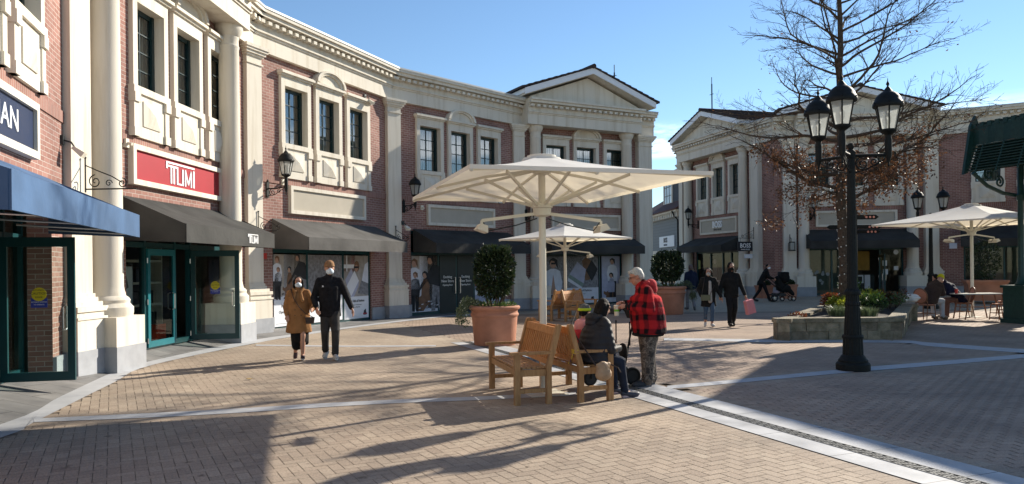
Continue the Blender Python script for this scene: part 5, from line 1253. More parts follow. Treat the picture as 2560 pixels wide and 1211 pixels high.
# ---------------------------------------------------------------- street lamps
def street_lamp(label,P,h_arm,arms,s,zring=True):
    T=thing('street_lamp',label,'street lamp',P); m=MB()
    m.lathe([(0.245,0),(0.25,0.03),(0.25,0.10),(0.23,0.125),(0.215,0.13),(0.215,0.16),(0.19,0.19),(0.175,0.22),(0.155,0.24)],(0,0,0),32); m.build('base',BLACKM,T,smooth=0.5)
    m=MB(); m.lathe([(0.150,0.235),(0.142,0.50),(0.145,0.505),(0.145,0.53),(0.128,0.55),(0.105,1.0),(0.112,1.01),(0.112,1.04),(0.098,1.07),(0.10,1.18),(0.118,1.195),(0.118,1.22),(0.085,1.26),(0.074,1.32),(0.066,2.4),(0.057,h_arm-0.05),(0.068,h_arm-0.04),(0.068,h_arm+0.06),(0.05,h_arm+0.09),(0.035,h_arm+0.10),(0.05,h_arm+0.15),(0.035,h_arm+0.19),(0.01,h_arm+0.20)],(0,0,0),32,flute=0.07); m.build('pole',BLACKM,T,smooth=0.35)
    m=MB(); m.lathe([(0.118,1.165),(0.125,1.19),(0.118,1.225)],(0,0,0),32); m.build('collar',BLACKM,T,smooth=0.5); m=MB(); m.lathe([(0.152,0.49),(0.158,0.52),(0.15,0.545)],(0,0,0),32); m.build('collar',BLACKM,T,smooth=0.5)
    for (ang,r) in arms:
        d=Vector((math.cos(ang),math.sin(ang),0)); zz=Vector((0,0,1))
        a=MB(); a.tube([d*0.05+zz*h_arm,d*(r-0.03)+zz*h_arm],0.026,8)
        spiral(a,d*(r*0.30)+zz*(h_arm-0.13),d,zz,0.11,1.5,0.012,PI/2); spiral(a,d*(r*0.62)+zz*(h_arm-0.10),d,zz,0.08,-1.5,0.011,PI/2)
        a.tube([d*0.06+zz*(h_arm-0.26),d*(r*.4)+zz*(h_arm-0.22),d*(r-0.05)+zz*(h_arm-0.06)],0.011,5)
        ar=a.build('arm',BLACKM,T)
        lantern(ar,d*r+zz*(h_arm+0.06),s,Vector((0,0,0)),a0=ang+0.25)
    return T
LP=G(2150,931)
LP=Vector((LP.x,LP.y+0.23,0))
def ang_to(x,y): return math.atan2(y,x)
street_lamp('tall black street lamp with three lanterns standing on the shaded pavers',LP,3.32,((math.radians(118),0.60),(math.radians(234),0.58),(math.radians(-5),0.56)),0.92)
street_lamp('distant black street lamp with two lanterns behind the right umbrella',Vector((15.1,27.1,0.0)),3.25,((PI*0.97,0.44),(-0.03*PI,0.44)),0.92)
# ---------------------------------------------------------------- stone bed, tree, bed plants
def stone_mat():
    m,nt,b=base_mat('bed_stone'); at=nd(nt,'ShaderNodeAttribute'); at.attribute_name='tint'; tc=nd(nt,'ShaderNodeTexCoord')
    n=nd(nt,'ShaderNodeTexNoise'); n.inputs['Scale'].default_value=7; n.inputs['Detail'].default_value=6; nt.links.new(tc.outputs['Object'],n.inputs['Vector'])
    c=ramp(nt,at.outputs['Fac'],(0.16,0.125,0.090),(0.28,0.24,0.17),0,1); g=ramp(nt,n.outputs['Fac'],(0.5,0.52,0.42),(1.2,1.18,1.15),0.25,0.7)
    mx=nd(nt,'ShaderNodeMixRGB',blend_type='MULTIPLY'); mx.inputs[0].default_value=1; nt.links.new(c,mx.inputs[1]); nt.links.new(g,mx.inputs[2]); nt.links.new(mx.outputs[0],b.inputs['Base Color'])
    n2=nd(nt,'ShaderNodeTexNoise'); n2.inputs['Scale'].default_value=28; n2.inputs['Detail'].default_value=5; nt.links.new(tc.outputs['Object'],n2.inputs['Vector'])
    bp=nd(nt,'ShaderNodeBump'); bp.inputs['Strength'].default_value=0.7; bp.inputs['Distance'].default_value=0.03; nt.links.new(n2.outputs['Fac'],bp.inputs['Height']); nt.links.new(bp.outputs['Normal'],b.inputs['Normal']); b.inputs['Roughness'].default_value=0.9
    return m
STONE=stone_mat()
Q=[G(1943,852),G(2258,849),Vector((11.5,21.6,0)),Vector((8.9,21.6,0))]
BD=thing('stone_planting_bed','low stone walled planting bed round the bare tree','planting bed',(8.6,18.9,0)); o=BD.location
rnd=random.Random(21); mb=MB(); tn=[]; cp=MB(); tc2=[]
for i in range(4):
    a,b=Q[i],Q[(i+1)%4]; d=(b-a); L=d.length; d.normalize(); inn_=Vector((-d.y,d.x,0))
    for row in range(2):
        x=-0.0 - (0.2 if row else 0)
        while x<L:
            w=rnd.choice((0.28,0.42,0.55)); x0=max(0,x); x1=min(L,x+w)
            if x1-x0>0.02:
                j=rnd.uniform(-.012,.012); k=len(mb.f)
                mb.boxpts([a+d*u+inn_*v+Vector((0,0,z)) for z in (0.19*row+0.003*row-0.01*(row==0),0.19*(row+1)) for v in (j+0.02,0.26) for u in (x0+0.004,x1-0.004)]); tn.extend([rnd.random()]*(len(mb.f)-k))
            x+=w
    x=0
    while x<L:
        w=rnd.choice((0.4,0.5,0.6)); x1=min(L,x+w); k=len(cp.f)
        e=0.0 if x>0 else 0.02
        cp.boxpts([a+d*u+inn_*v+Vector((0,0,z)) for z in (0.385,0.475+rnd.uniform(-.003,.003)) for v in (-0.02,0.30) for u in (x+0.004-e,x1-0.004)]); tc2.extend([0.45+0.5*rnd.random()]*(len(cp.f)-k)); x=x1
mb.tint=tn; cp.tint=tc2
sw=mb.build('stone_wall',STONE,BD,org=o); bv=sw.modifiers.new('b','BEVEL'); bv.width=0.012; bv.segments=2
cw=cp.build('coping',STONE,BD,org=o); bv=cw.modifiers.new('b','BEVEL'); bv.width=0.012; bv.segments=2
ctr=sum(Q,Vector((0,0,0)))/4
mb=MB(); ins=[q+(ctr-q)*0.10 for q in Q]
N=14
def bl(u,v): return (ins[0]*(1-u)+ins[1]*u)*(1-v)+(ins[3]*(1-u)+ins[2]*u)*v
gp=[[bl(i/N,j/N)+Vector((0,0,0.40+0.05*noise.noise((i*.7,j*.7,1))+0.06*math.sin(PI*i/N)*math.sin(PI*j/N))) for i in range(N+1)] for j in range(N+1)]
for j in range(N):
    for i in range(N): mb.face([gp[j][i],gp[j][i+1],gp[j+1][i+1],gp[j+1][i]])
mb.build('soil_fill',SOIL,BD,org=o,smooth=4)
def bush(name,label,P,rad,n,size,m,seed,cat_='bush',grass=False,tb=0.0,stem=True):
    rnd=random.Random(seed); T=thing(name,label,cat_,P); mb=MB(); tints=[]
    if grass:
        for i in range(n):
            a=rnd.random()*2*PI; r=rad[0]*math.sqrt(rnd.random())*.5; lean=rnd.uniform(.2,1.0); L=rad[2]*rnd.uniform(.6,1.3)
            b=Vector((r*math.cos(a),r*math.sin(a),0)); d=Vector((math.cos(a),math.sin(a),0)); s=Vector((-d.y,d.x,0))*0.005
            m1=b+d*(L*.25*lean)+Vector((0,0,L*.6)); e=b+d*(L*.75*lean)+Vector((0,0,L*(1-.35*lean)))
            mb.face([b-s,b+s,m1+s,m1-s]); mb.face([m1-s,m1+s,e]); t=rnd.random(); tints.extend([t,t])
    else:
        k=max(5,int(6+rad[0]*10))
        for i in range(k):
            c=(rnd.gauss(0,rad[0]*.42),rnd.gauss(0,rad[1]*.42),rad[2]*rnd.uniform(.45,1.15)); leaf_cloud(mb,tints,c,(rad[0]*.42,rad[1]*.42,rad[2]*.40),n//k,size,rnd,0.2,tb=tb)
    mb.tint=tints; mb.build('foliage',m,T)
    if stem:
        t=MB()
        for k in range(5):
            a=2*PI*k/5+rnd.random(); t.tube([(0.03*math.cos(a),0.03*math.sin(a),-0.03),(rad[0]*.3*math.cos(a),rad[1]*.3*math.sin(a),rad[2]*.6),(rad[0]*.5*math.cos(a),rad[1]*.5*math.sin(a),rad[2]*1.0)],[0.010,0.007,0.003],5)
        t.build('stem',BARK,T)
    return T
zb=0.42
for nm,lab,px,d,rad,n,size,m,sd,gr,tb in (
  ('heather_bush','red tipped bush at the left end of the stone bed',2078,19.2,(.30,.30,.42),900,.075,LEAFR,1,False,.15),
  ('golden_bush','bright yellow green bush left of the lamp post in the stone bed',2098,18.6,(.36,.34,.36),1300,.07,LEAFY,2,False,.1),
  ('golden_bush','bright yellow green bush close behind the lamp post, left side',2130,19.3,(.34,.34,.46),1000,.07,LEAFY,3,False,-.05),
  ('golden_bush','yellow topped bush right of the lamp post in the stone bed',2172,19.8,(.34,.34,.50),900,.07,LEAFY,4,False,.2),
  ('green_bush','dark green bush right of the lamp post in the stone bed',2190,18.9,(.50,.42,.42),1900,.065,LEAFM,5,False,-.15),
  ('green_bush','reddish dark bush at the right end of the stone bed',2222,20.2,(.40,.40,.46),1300,.065,LEAFR,6,False,-.2),
  ('green_bush','grey green bush at the far right end of the stone bed',2242,20.8,(.30,.30,.36),700,.06,LEAFG,7,False,0),
  ('green_bush','low green bush round the lit tree trunk',2128,20.3,(.40,.34,.80),1100,.09,LEAFM,8,False,0),
  ('grass_tuft','pale grass tuft behind the left edge of the lamp post',2098,17.6,(.5,.5,.34),520,.05,LEAFG,9,True,0),
  ('grass_tuft','pale grass tuft in the stone bed just right of the lamp post',2170,17.5,(.42,.42,.30),420,.05,LEAFG,10,True,0),
  ('grass_tuft','small pale grass tuft hidden mostly by the lamp post',2135,17.7,(.36,.36,.30),300,.05,LEAFG,12,True,0)):
    p=Z(px,700,d); rad=(rad[0],rad[1],rad[2]*.78); bush(nm,lab,(p.x,p.y,zb),rad,n,size,m,sd,'grass' if gr else 'bush',gr,tb,not gr)
p=Z(1993,700,17.1); m=MB(); tt=[]; leaf_cloud(m,tt,(0,0,0.04),(.22,.12,.09),160,.06,random.Random(3),.1,tb=.3); m.tint=tt; ob=tag(m.build('ground_plant',LEAFR,None),'tiny orange red plant by the front left corner of the stone bed','plant'); ob.location=(p.x,p.y,zb)
# bags lying on the bed's corner
bg=MB(); rn=random.Random(4); c0=Z(2262,748,21.3)
for k in range(9): bg.ell(c0+Vector((rn.uniform(-.28,.28),rn.uniform(-.15,.15),rn.uniform(-.05,.09))),(rn.uniform(.1,.2),rn.uniform(.1,.16),rn.uniform(.05,.1)),nu=10,nv=7)
ob=bg.build('white_bag',mat('white_plastic',(0.62,0.62,0.60),0.5,var=0.2,bump=0.5,bscale=20),None); md=ob.modifiers.new('r','REMESH'); md.mode='VOXEL'; md.voxel_size=0.02; tag(ob,'crumpled white bag lying on the right end of the stone bed','bag')
# tree
def grow_tree(P,seed):
    rnd=random.Random(seed); T=thing('bare_oak_tree','nearly bare oak tree with brown leaves low down, in the stone bed','tree',P)
    tr=MB(); tw=MB(); lf=MB(); lt=[]
    lights=[]
    def leafcl(p,n):
        for i in range(n):
            q=p+Vector((rnd.gauss(0,.09),rnd.gauss(0,.09),rnd.gauss(-.04,.07))); ax=Vector((rnd.gauss(0,1),rnd.gauss(0,1),rnd.gauss(-.5,.8))).normalized(); sd=ax.cross(Vector((rnd.random(),rnd.random(),rnd.random()+.1))).normalized(); L=rnd.uniform(.05,.10); w=L*.24
            a,b,c,e=q,q+ax*L*.55+sd*w,q+ax*L,q+ax*L*.55-sd*w; n_=ax.cross(sd)*L*.12
            lf.face([a,b+n_,c]); lf.face([a,c,e+n_]); t=rnd.random(); lt.extend([t,t])
    def branch(p,d,L,r,lev,leafy):
        n=max(4,int(L/0.22)); pts=[p]; rs=[r]; dd_=d.copy()
        wob=0.13 if lev<2 else 0.2
        for i in range(n):
            dd_=(dd_+Vector((rnd.gauss(0,wob),rnd.gauss(0,wob),rnd.gauss(0.03,wob*.8)))).normalized()
            pts.append(pts[-1]+dd_*(L/n)); rs.append(max(0.0034,r*(1-0.9*(i+1)/n)))
        (tr if lev<2 else tw).tube(pts,rs,6 if lev<2 else (4 if lev==2 else 3),caps=lev<2)
        if lev>=3:
            e_=pts[-1]; leafy=leafy if (e_.x**2+e_.y**2<5.3 and e_.z<4.5) else 0
            if leafy and rnd.random()<leafy: leafcl(pts[-1],rnd.randint(2,5)); leafcl(pts[len(pts)//2],rnd.randint(0,3))
            elif rnd.random()<0.03: leafcl(pts[-1],2)
            return
        k=[0,int(L/0.20)+3,int(L/0.17)+2][lev]
        for i in range(k):
            t=rnd.uniform(0.22,0.98); j=min(n-1,int(t*n)); base=pts[j].lerp(pts[j+1],t*n-j); ax=(pts[j+1]-pts[j]).normalized()
            side=ax.cross(Vector((rnd.gauss(0,1),rnd.gauss(0,1),rnd.gauss(0,1)))).normalized(); side.z=side.z*.55+.08
            nd_=(ax*rnd.uniform(.5,.95)+side*rnd.uniform(.55,1.0)).normalized()
            ln=L*(0.30 if lev==1 else 0.36)*rnd.uniform(.6,1.25)*(1.15-t*.55)
            branch(base,nd_,max(.18,ln),max(.0035,rs[j]*.5),lev+1,leafy)
    # trunk
    H=10.6; tp=[Vector((0,0,-.1))]; x=y=0
    for i in range(1,25):
        z=H*i/24; x+=rnd.gauss(-.012,.022); y+=rnd.gauss(0,.022); tp.append(Vector((x,y,z)))
    trs=[0.15*(1-0.86*(i/24)**1.1) for i in range(25)]; trs[0]=.19; trs[1]=.165
    tr.tube(tp,trs,12)
    nb=58
    for i in range(16):
        z=rnd.uniform(2.75,3.7); j=min(23,int(z/H*24)); p=tp[j].lerp(tp[j+1],z/H*24-j); a=i*2.4+rnd.gauss(0,.3); el=rnd.uniform(-.12,.16)
        branch(p,Vector((math.cos(a)*math.cos(el),math.sin(a)*math.cos(el),math.sin(el))),rnd.uniform(1.1,2.3),.016,1,.97)
    for i in range(nb):
        z=2.9+(H-3.2)*(i/nb)**0.9+rnd.uniform(-.1,.1); j=min(23,int(z/H*24)); p=tp[j].lerp(tp[j+1],z/H*24-j)
        a=i*2.4+rnd.gauss(0,.3); el=rnd.uniform(.05,.30)+max(0,(z-4.2))*.10; el=min(1.15,el)
        if z<4.0: el=rnd.uniform(-.18,.15)
        d=Vector((math.cos(a)*math.cos(el),math.sin(a)*math.cos(el),math.sin(el)))
        L=(4.0-abs(z-4.6)*.33)*rnd.uniform(.6,1.08); L=max(.9,min(L,3.7))
        leafy=max(0,min(.85,(4.7-z)/1.4))
        branch(p,d,L,max(.014,trs[j]*rnd.uniform(.34,.52)),1,leafy)
    tr.build('trunk',BARK,T,smooth=1.0); tw.build('crown',BARK,T); lf.tint=lt; lf.build('dead_leaves',LEAFB,T)
    return T,tp,trs
tpz=Z(2118,700,19.0)
TREE,tpp,trr=grow_tree((tpz.x,tpz.y,0.42),12)
bl_=MB(); pts=[]
for i in range(260):
    z=0.35+i*0.0155; a=i*0.42; j=min(23,int(z/10.6*24)); c=tpp[j].lerp(tpp[j+1],z/10.6*24-j); r=trr[j]+0.012; pts.append(c+Vector((r*math.cos(a),r*math.sin(a),0)))
bl_.tube(pts,0.004,4)
k0=len(bl_.f); 
for i in range(0,260,2): bl_.ell(pts[i],0.016,nu=6,nv=4,mi=1)
fl=mat('fairy_bulb',(0.8,0.78,0.7),0.2); ob=tag(bl_.build('fairy_lights',[DARKM,fl],None),'string of tiny white fairy lights wound round the lower tree trunk','lights'); ob.location=(tpz.x,tpz.y,0.42)
# finger signpost beyond the bed
fp_=Z(2150,700,24.5); sp=thing('finger_signpost','black finger signpost with white symbols behind the tree trunk','signpost',(fp_.x-0.12,fp_.y,0))
m=MB(); m.lathe([(0.05,0),(0.045,3.35),(0.07,3.38),(0.02,3.5)],(0,0,0),12); m.build('post',BLACKM,sp)
LITR=mat('sign_symbol',(0.75,0.30,0.22),0.5,var=0.1)
for k,(z,sx,L,w) in enumerate(((3.16,1,0.75,.15),(2.84,-1,0.95,.14),(2.84,1,0.85,.13),(2.68,1,0.80,.10))):
    m=MB(); m.prism([(sx*.04,-w/2),(sx*(L-.1),-w/2),(sx*L,0),(sx*(L-.1),w/2),(sx*.04,w/2)][::1 if sx>0 else -1],lambda a,b,v:Vector((a,v,z+b)),-0.02,0.02); arm=m.build('finger_board',BLACKM,sp)
    if sx>0:
        m=MB()
        for q in range(3): m.prism(circ(L-.17-.12*q,z,.036,10),lambda a,b,v:Vector((a,v,b)),-0.026,-0.021)
        m.build('symbol',LITR,arm)
# bistro furniture
RATT=mat('rattan_brown',(0.22,0.10,0.05),0.55,var=0.3,scale=40); CORAL=mat('coral_weave',(0.50,0.20,0.12),0.7,var=0.2,scale=60)
def make_chair():
    T=thing('bistro_chair','x','chair',group='rattan bistro chairs under the right umbrella')
    s=MB(); s.lathe([(0.02,0.43),(0.21,0.43),(0.225,0.445),(0.215,0.465),(0.02,0.47)],(0,0,0),20); s.build('seat',CORAL,T,smooth=0.7)
    r=MB(); r.tube([(0.22*math.cos(2*PI*k/20),0.22*math.sin(2*PI*k/20),0.44) for k in range(21)],0.016,6); r.build('seat_frame',RATT,T)
    for sx in (-1,1):
        l=MB(); l.tube([(sx*.17,.15,.44),(sx*.19,.19,0)],[.016,.013],6); l.build('leg',RATT,T)
        l=MB(); l.tube([(sx*.17,-.15,.46),(sx*.19,-.24,0)],[.016,.013],6); l.build('leg',RATT,T)
    b=MB(); pts=[]
    for k in range(25):
        a=2*PI*k/24; pts.append(Vector((.205*math.cos(a),-.20-.06*(0.5+.5*math.sin(a)),.70+.215*math.sin(a))))
    b.tube(pts,0.018,6)
    for sx in (-1,1): b.tube([(sx*.17,-.16,.46),(sx*.175,-.20,.58)],.016,6)
    b.build('back_frame',RATT,T)
    p=MB(); 
    p.face([Vector((.19*math.cos(2*PI*k/20),-.20-.06*(0.5+.5*math.sin(2*PI*k/20)),.70+.2*math.sin(2*PI*k/20))) for k in range(20)]); p.face([Vector((.19*math.cos(2*PI*k/20),-.212-.06*(0.5+.5*math.sin(2*PI*k/20)),.70+.2*math.sin(2*PI*k/20))) for k in range(20)][::-1]); p.build('back_panel',CORAL,T)
    st=MB(); st.tube([(-.18,.17,.2),(.18,.17,.2)],.009,5); st.tube([(-.18,-.2,.2),(.18,-.2,.2)],.009,5); st.tube([(-.18,.17,.2),(-.18,-.2,.2)],.009,5); st.tube([(.18,.17,.2),(.18,-.2,.2)],.009,5); st.build('stretcher',RATT,T)
    return T
ch0=make_chair()
def put_chair(o,px,d,rz,label):
    p=Z(px,700,d); o.location=(p.x,p.y,0); o.rotation_euler=(0,0,rz); o['label']=label
put_chair(ch0,2313,21.6,math.radians(-62),'rattan chair carrying the person in the yellow cap')
put_chair(copy_tree(ch0),2408,22.2,math.radians(80),'rattan chair carrying the person in navy, beside the umbrella pole')
put_chair(copy_tree(ch0),2500,21.4,math.radians(95),'empty rattan chair right of the bistro table, nearest the pavilion')
put_chair(copy_tree(ch0),2515,22.9,math.radians(110),'rattan chair half hidden behind the empty one by the pavilion base')
tbp=Z(2440,700,21.9); TB=thing('bistro_table','pale topped bistro table under the right umbrella','table',(tbp.x,tbp.y,0))
m=MB(); m.box(-.62,.62,-.36,.36,.72,.75); m.build('tabletop',mat('pale_top',(0.45,0.45,0.42),0.4),TB)
for x in (-.5,.5):
    for y in (-.28,.28): m=MB(); m.tube([(x*.7,y,.72),(x,y*1.05,0)],[.022,.018],6); m.build('leg',RATT,TB)
m=MB(); m.tube([(-.42,0,.35),(.42,0,.35)],.015,6); m.tube([(-.42,-.28,.35),(-.42,.28,.35)],.012,6); m.tube([(.42,-.28,.35),(.42,.28,.35)],.012,6); m.build('stretcher',RATT,TB)
# red cup on the table
m=MB(); c=Z(2391,735,21.8); m.lathe([(0.035,0),(0.045,0.12),(0.047,0.13),(0.02,0.13)],(c.x,c.y,0.752),12); tag(m.build('paper_cup',mat('red_cup',(0.5,0.04,0.03),0.5),None),'red paper cup on the bistro table','cup')
# ---------------------------------------------------------------- people
def fab(name,col,var=0.15,scale=9,bump=0.35,bscale=14,rough=0.85): return mat(name,col,rough,var=var,scale=scale,bump=bump,bscale=bscale,spec=0.15)
SKIN=mat('skin',(0.46,0.25,0.17),0.55,var=0.08,scale=6); SKIN2=mat('skin_ruddy',(0.44,0.20,0.13),0.55,var=0.1,scale=8)
HAIRB=mat('black_hair',(0.008,0.007,0.007),0.7,var=0.4,scale=40,spec=.15,bump=.5,bscale=70); HAIRG=mat('grey_hair',(0.42,0.41,0.38),0.6,var=0.25,scale=40,bump=0.4,bscale=60)
MASK=mat('pale_mask',(0.58,0.68,0.76),0.7,var=0.05); EYE=mat('eye_dark',(0.02,0.015,0.012),0.3)
V=Vector
def remesh(ob,vs,sm=4):
    md=ob.modifiers.new('remesh','REMESH'); md.mode='VOXEL'; md.voxel_size=vs; md.use_smooth_shade=True
    if sm: s=ob.modifiers.new('smooth','SMOOTH'); s.iterations=sm; s.factor=0.5
    return ob
class Person:
    """joints in metres, local frame: x = person's right, y = forward, z up"""
    def __init__(s,label,H,loc,rz,vs=0.012,fat=1.0,group=None):
        s.H=H; s.T=thing('person',label,'person',loc,rz,group); s.vs=vs; s.fat=fat
        h=H; s.j={'pel':V((0,0,.53*h)),'wai':V((0,0,.61*h)),'che':V((0,0.005*h,.73*h)),'nek':V((0,0,.835*h)),'hed':V((0,.012*h,.925*h))}
        for n,sg in (('R',1),('L',-1)):
            s.j.update({'sh'+n:V((sg*.108*h,0,.805*h)),'el'+n:V((sg*.135*h,-.02*h,.635*h)),'wr'+n:V((sg*.14*h,.02*h,.495*h)),'hi'+n:V((sg*.05*h,0,.51*h)),'kn'+n:V((sg*.052*h,.01*h,.285*h)),'an'+n:V((sg*.05*h,-.01*h,.045*h))})
            s.j['to'+n]=None
    def set(s,**k):
        for a,b in k.items(): s.j[a]=V(b)
        return s
    def local(s,w):
        d=Vector(w)-Vector(s.T.location); return Matrix.Rotation(-s.T.rotation_euler.z,3,'Z')@d
    def toe(s,n):
        t=s.j['to'+n]
        return t if t is not None else s.j['an'+n]+V((0,.105*s.H,-.030*s.H))
    def headM(s):
        d=(s.j['hed']-s.j['nek']).normalized(); return s.hm if hasattr(s,'hm') else Matrix.Identity(3)
    def part(s,name,m,fill,vs=None,sm=4,label=None):
        mb=MB(); fill(mb); ob=mb.build(name,m,s.T); remesh(ob,vs or s.vs,sm)
        if label: ob['label']=label
        return ob
    def body(s,skin=SKIN,face=True,fingers=True,curl=0.5,yaw=0.0,tilt=0.0,hands=('R','L')):
        h=s.H; J=s.j; R=Matrix.Rotation(yaw,3,'Z')@Matrix.Rotation(tilt,3,'X'); s.hm=R
        mb=MB()
        mb.cap(J['pel'],J['wai'],.062*h,.058*h); mb.cap(J['wai'],J['che'],.06*h,.066*h); mb.cap(J['che'],J['nek'],.06*h,.035*h); mb.cap(J['nek'],J['hed'],.033*h,.032*h)
        for n in 'RL':
            q_=1 if n=='R' else -1; sh=J['sh'+n]+V((-q_*.012*h,0,-.016*h)); mb.cap(J['che'],sh,.045*h,.027*h); mb.cap(sh,J['el'+n],.026*h,.021*h); mb.cap(J['el'+n],J['wr'+n],.0235*h,.015*h)
            mb.cap(J['pel'],J['hi'+n],.055*h,.05*h); mb.cap(J['hi'+n],J['kn'+n],.048*h,.033*h); mb.cap(J['kn'+n],J['kn'+n].lerp(J['an'+n],.3),.033*h,.033*h); mb.cap(J['kn'+n].lerp(J['an'+n],.3),J['an'+n],.033*h,.021*h); mb.cap(J['an'+n],s.toe(n),.022*h,.018*h)
        c=J['hed']
        q=lambda x,y,z:c+R@V((x*h,y*h,z*h))
        mb.ell(q(0,-.006,.012),(.043*h,.054*h,.055*h),R); mb.ell(q(0,.012,-.028),(.036*h,.040*h,.043*h),R); mb.ell(q(0,.030,-.052),(.020*h,.018*h,.016*h),R)
        mb.cap(q(0,.050,.006),q(0,.062,-.020),.006*h,.0095*h); mb.cap(q(-.022,.044,.016),q(.022,.044,.016),.007*h,.007*h)
        mb.cap(q(-.011,.047,-.042),q(.011,.047,-.042),.005*h,.005*h)
        for sg in (-1,1): mb.ell(q(sg*.043,-.004,-.006),(.007*h,.012*h,.019*h),R)
        for n,sg in (('R',1),('L',-1)):
            if n not in hands: continue
            w=J['wr'+n]; d=(w-J['el'+n]).normalized(); palm=getattr(s,'palm'+n,V((-sg,0,0))); palm=(palm-d*palm.dot(d)).normalized(); side=d.cross(palm).normalized()*sg
            k=h/1.75
            for i in range(4):
                o=(i-1.5)*.021*k; L=(.036,.041,.038,.030)[i]*k*2; b=w+d*(.085*k)+side*o
                mb.cap(w+d*.012*k+side*o*.6,b,.017*k,.0115*k)
                cu=curl*(0.8+.12*i); m1=b+(d*math.cos(cu*.7)+palm*math.sin(cu*.7))*L*.5; m2=m1+(d*math.cos(cu*1.7)+palm*math.sin(cu*1.7))*L*.34; m3=m2+(d*math.cos(cu*2.5)+palm*math.sin(cu*2.5))*L*.22
                mb.cap(b,m1,.0098*k,.0088*k); mb.cap(m1,m2,.0088*k,.008*k); mb.cap(m2,m3,.008*k,.0068*k)
            t0=w+d*.028*k-side*.026*k; t1=t0+(d*.75-side*.55+palm*.35).normalized()*.04*k; t2=t1+(d*.9-side*.1+palm*.4).normalized()*.032*k
            mb.cap(w+d*.02*k,t0,.016*k,.014*k); mb.cap(t0,t1,.0125*k,.0105*k); mb.cap(t1,t2,.0105*k,.008*k)
        ob=mb.build('body',skin,s.T); remesh(ob,min(s.vs,.009),3)
        if face:
            e=MB()
            for sg in (-1,1): e.ell(q(sg*.0175,.0475,.004),(.0075*h,.005*h,.0045*h),R,8,6)
            e.build('eyes',EYE,s.T)
            e=MB()
            for sg in (-1,1): e.cap(q(sg*.009,.052,.019),q(sg*.028,.047,.020),.0028*h,.0022*h,6)
            e.build('eyebrows',HAIRB if skin is not SKIN2 else HAIRG,s.T)
        s.q=q
    def jacket(s,m,name='jacket',hem=.47,thick=1.0,sleeve=1.0,collar=True,flare=0.0,front=None,vs=None,cut=0.0):
        h=s.H;J=s.j;f=s.fat*thick
        def fill(mb):
            hp=J['pel']+(J['pel']-J['wai']).normalized()*(.53-hem)*h
            W=lambda c,rx,ry,rz:mb.ell(c,(rx*h*f,ry*h*f,rz*h))
            n=20; fy=getattr(s,'faty',s.fat)*thick
            for i in range(n+1):
                t=i/n; c=hp.lerp(J['che'],t); rx=.104+.006*t+flare*(1-t)+.010*max(0,1-4*t); ry=.074+.006*math.sin(PI*t)+flare*(1-t)*.8; mb.ell(c,(rx*h*f,ry*h*fy,(.05 if i>2 else .026)*h))
            mb.cap(J['che']+V((0,0,.01*h)),J['nek']+V((0,0,-.012*h)),.074*h*f,.044*h*f)
            for sg in 'RL':
                q=1 if sg=='R' else -1; sh=J['sh'+sg]+V((-q*.010*h,0,-.008*h))
                mb.cap(J['che']+V((0,0,.02*h)),sh+V((-q*.01*h,0,-.014*h)),.060*h*f,.042*h*f); mb.cap(J['nek']+V((q*.02*h,0,-.012*h)),sh,.034*h*f,.034*h*f)
                e=J['el'+sg].lerp(J['wr'+sg],0.93*sleeve); g=1+.5*(f-1)
                mb.cap(sh,J['el'+sg],.041*h*g,.035*h*g); mb.cap(J['el'+sg],e,.035*h*g,.027*h*g)
                for k in range(2): mb.ell(sh.lerp(J['el'+sg],.62+.2*k),(.037*h*g,.038*h*g,.016*h))
                for k in range(2): mb.ell(J['el'+sg].lerp(e,.45+.3*k),(.0325*h*g,.0325*h*g,.012*h))
            if collar: mb.cap(J['nek']+V((0,-.008*h,-.004*h)),J['nek']+V((0,0,.018*h)),.048*h,.042*h)
        return s.part(name,m,fill,vs)
    def trousers(s,m,wide=1.0,name='trousers',crop=0.0):
        h=s.H;J=s.j;f=s.fat
        def fill(mb):
            mb.ell(J['pel']+V((0,0,.01*h)),(.086*h*f,.066*h*f,.06*h))
            for n in 'RL':
                a=J['an'+n]+V((0,0,.012*h)); a=a.lerp(J['kn'+n],crop)
                mb.cap(J['pel'].lerp(J['hi'+n],.8),J['kn'+n],.058*h*wide,.042*h*wide); mb.cap(J['kn'+n],a,.041*h*wide,.031*h*wide)
                for k in range(4): mb.ell(J['kn'+n].lerp(a,.62+.11*k),(.034*h*wide+.002*k*h,.034*h*wide+.002*k*h,.011*h))
                mb.ell(J['kn'+n]+V((0,.004*h,.012*h)),(.043*h*wide,.042*h*wide,.014*h))
        return s.part(name,m,fill)
    def shoes(s,m,sole=None):
        h=s.H
        for n in 'RL':
            a=s.j['an'+n];t=s.toe(n)
            def fill(mb):
                d=(t-a); d.z=0; d.normalize() if d.length>.01 else None
                mb.cap(a+V((0,0,-.008*h))-d*.016*h,t+d*.012*h+V((0,0,.004*h)),.026*h,.021*h); mb.cap(a-d*.004*h,a+V((0,0,.012*h)),.025*h,.024*h); mb.cap(a.lerp(t,.3)+V((0,0,-.012*h)),t+V((0,0,0)),.027*h,.026*h)
            ob=s.part('shoe',m,fill,min(s.vs,.011),3)
            if sole:
                mb=MB(); d=(t-a); 
                zc=min(a.z,t.z)-.018*h
                mb.cap(V((a.x,a.y,a.z-.030*h))-V((d.x,d.y,0))*.12,V((t.x,t.y,t.z-.010*h))+V((d.x,d.y,0))*.08,.020*h,.019*h,10); o2=mb.build('sole',sole,ob,smooth=1)
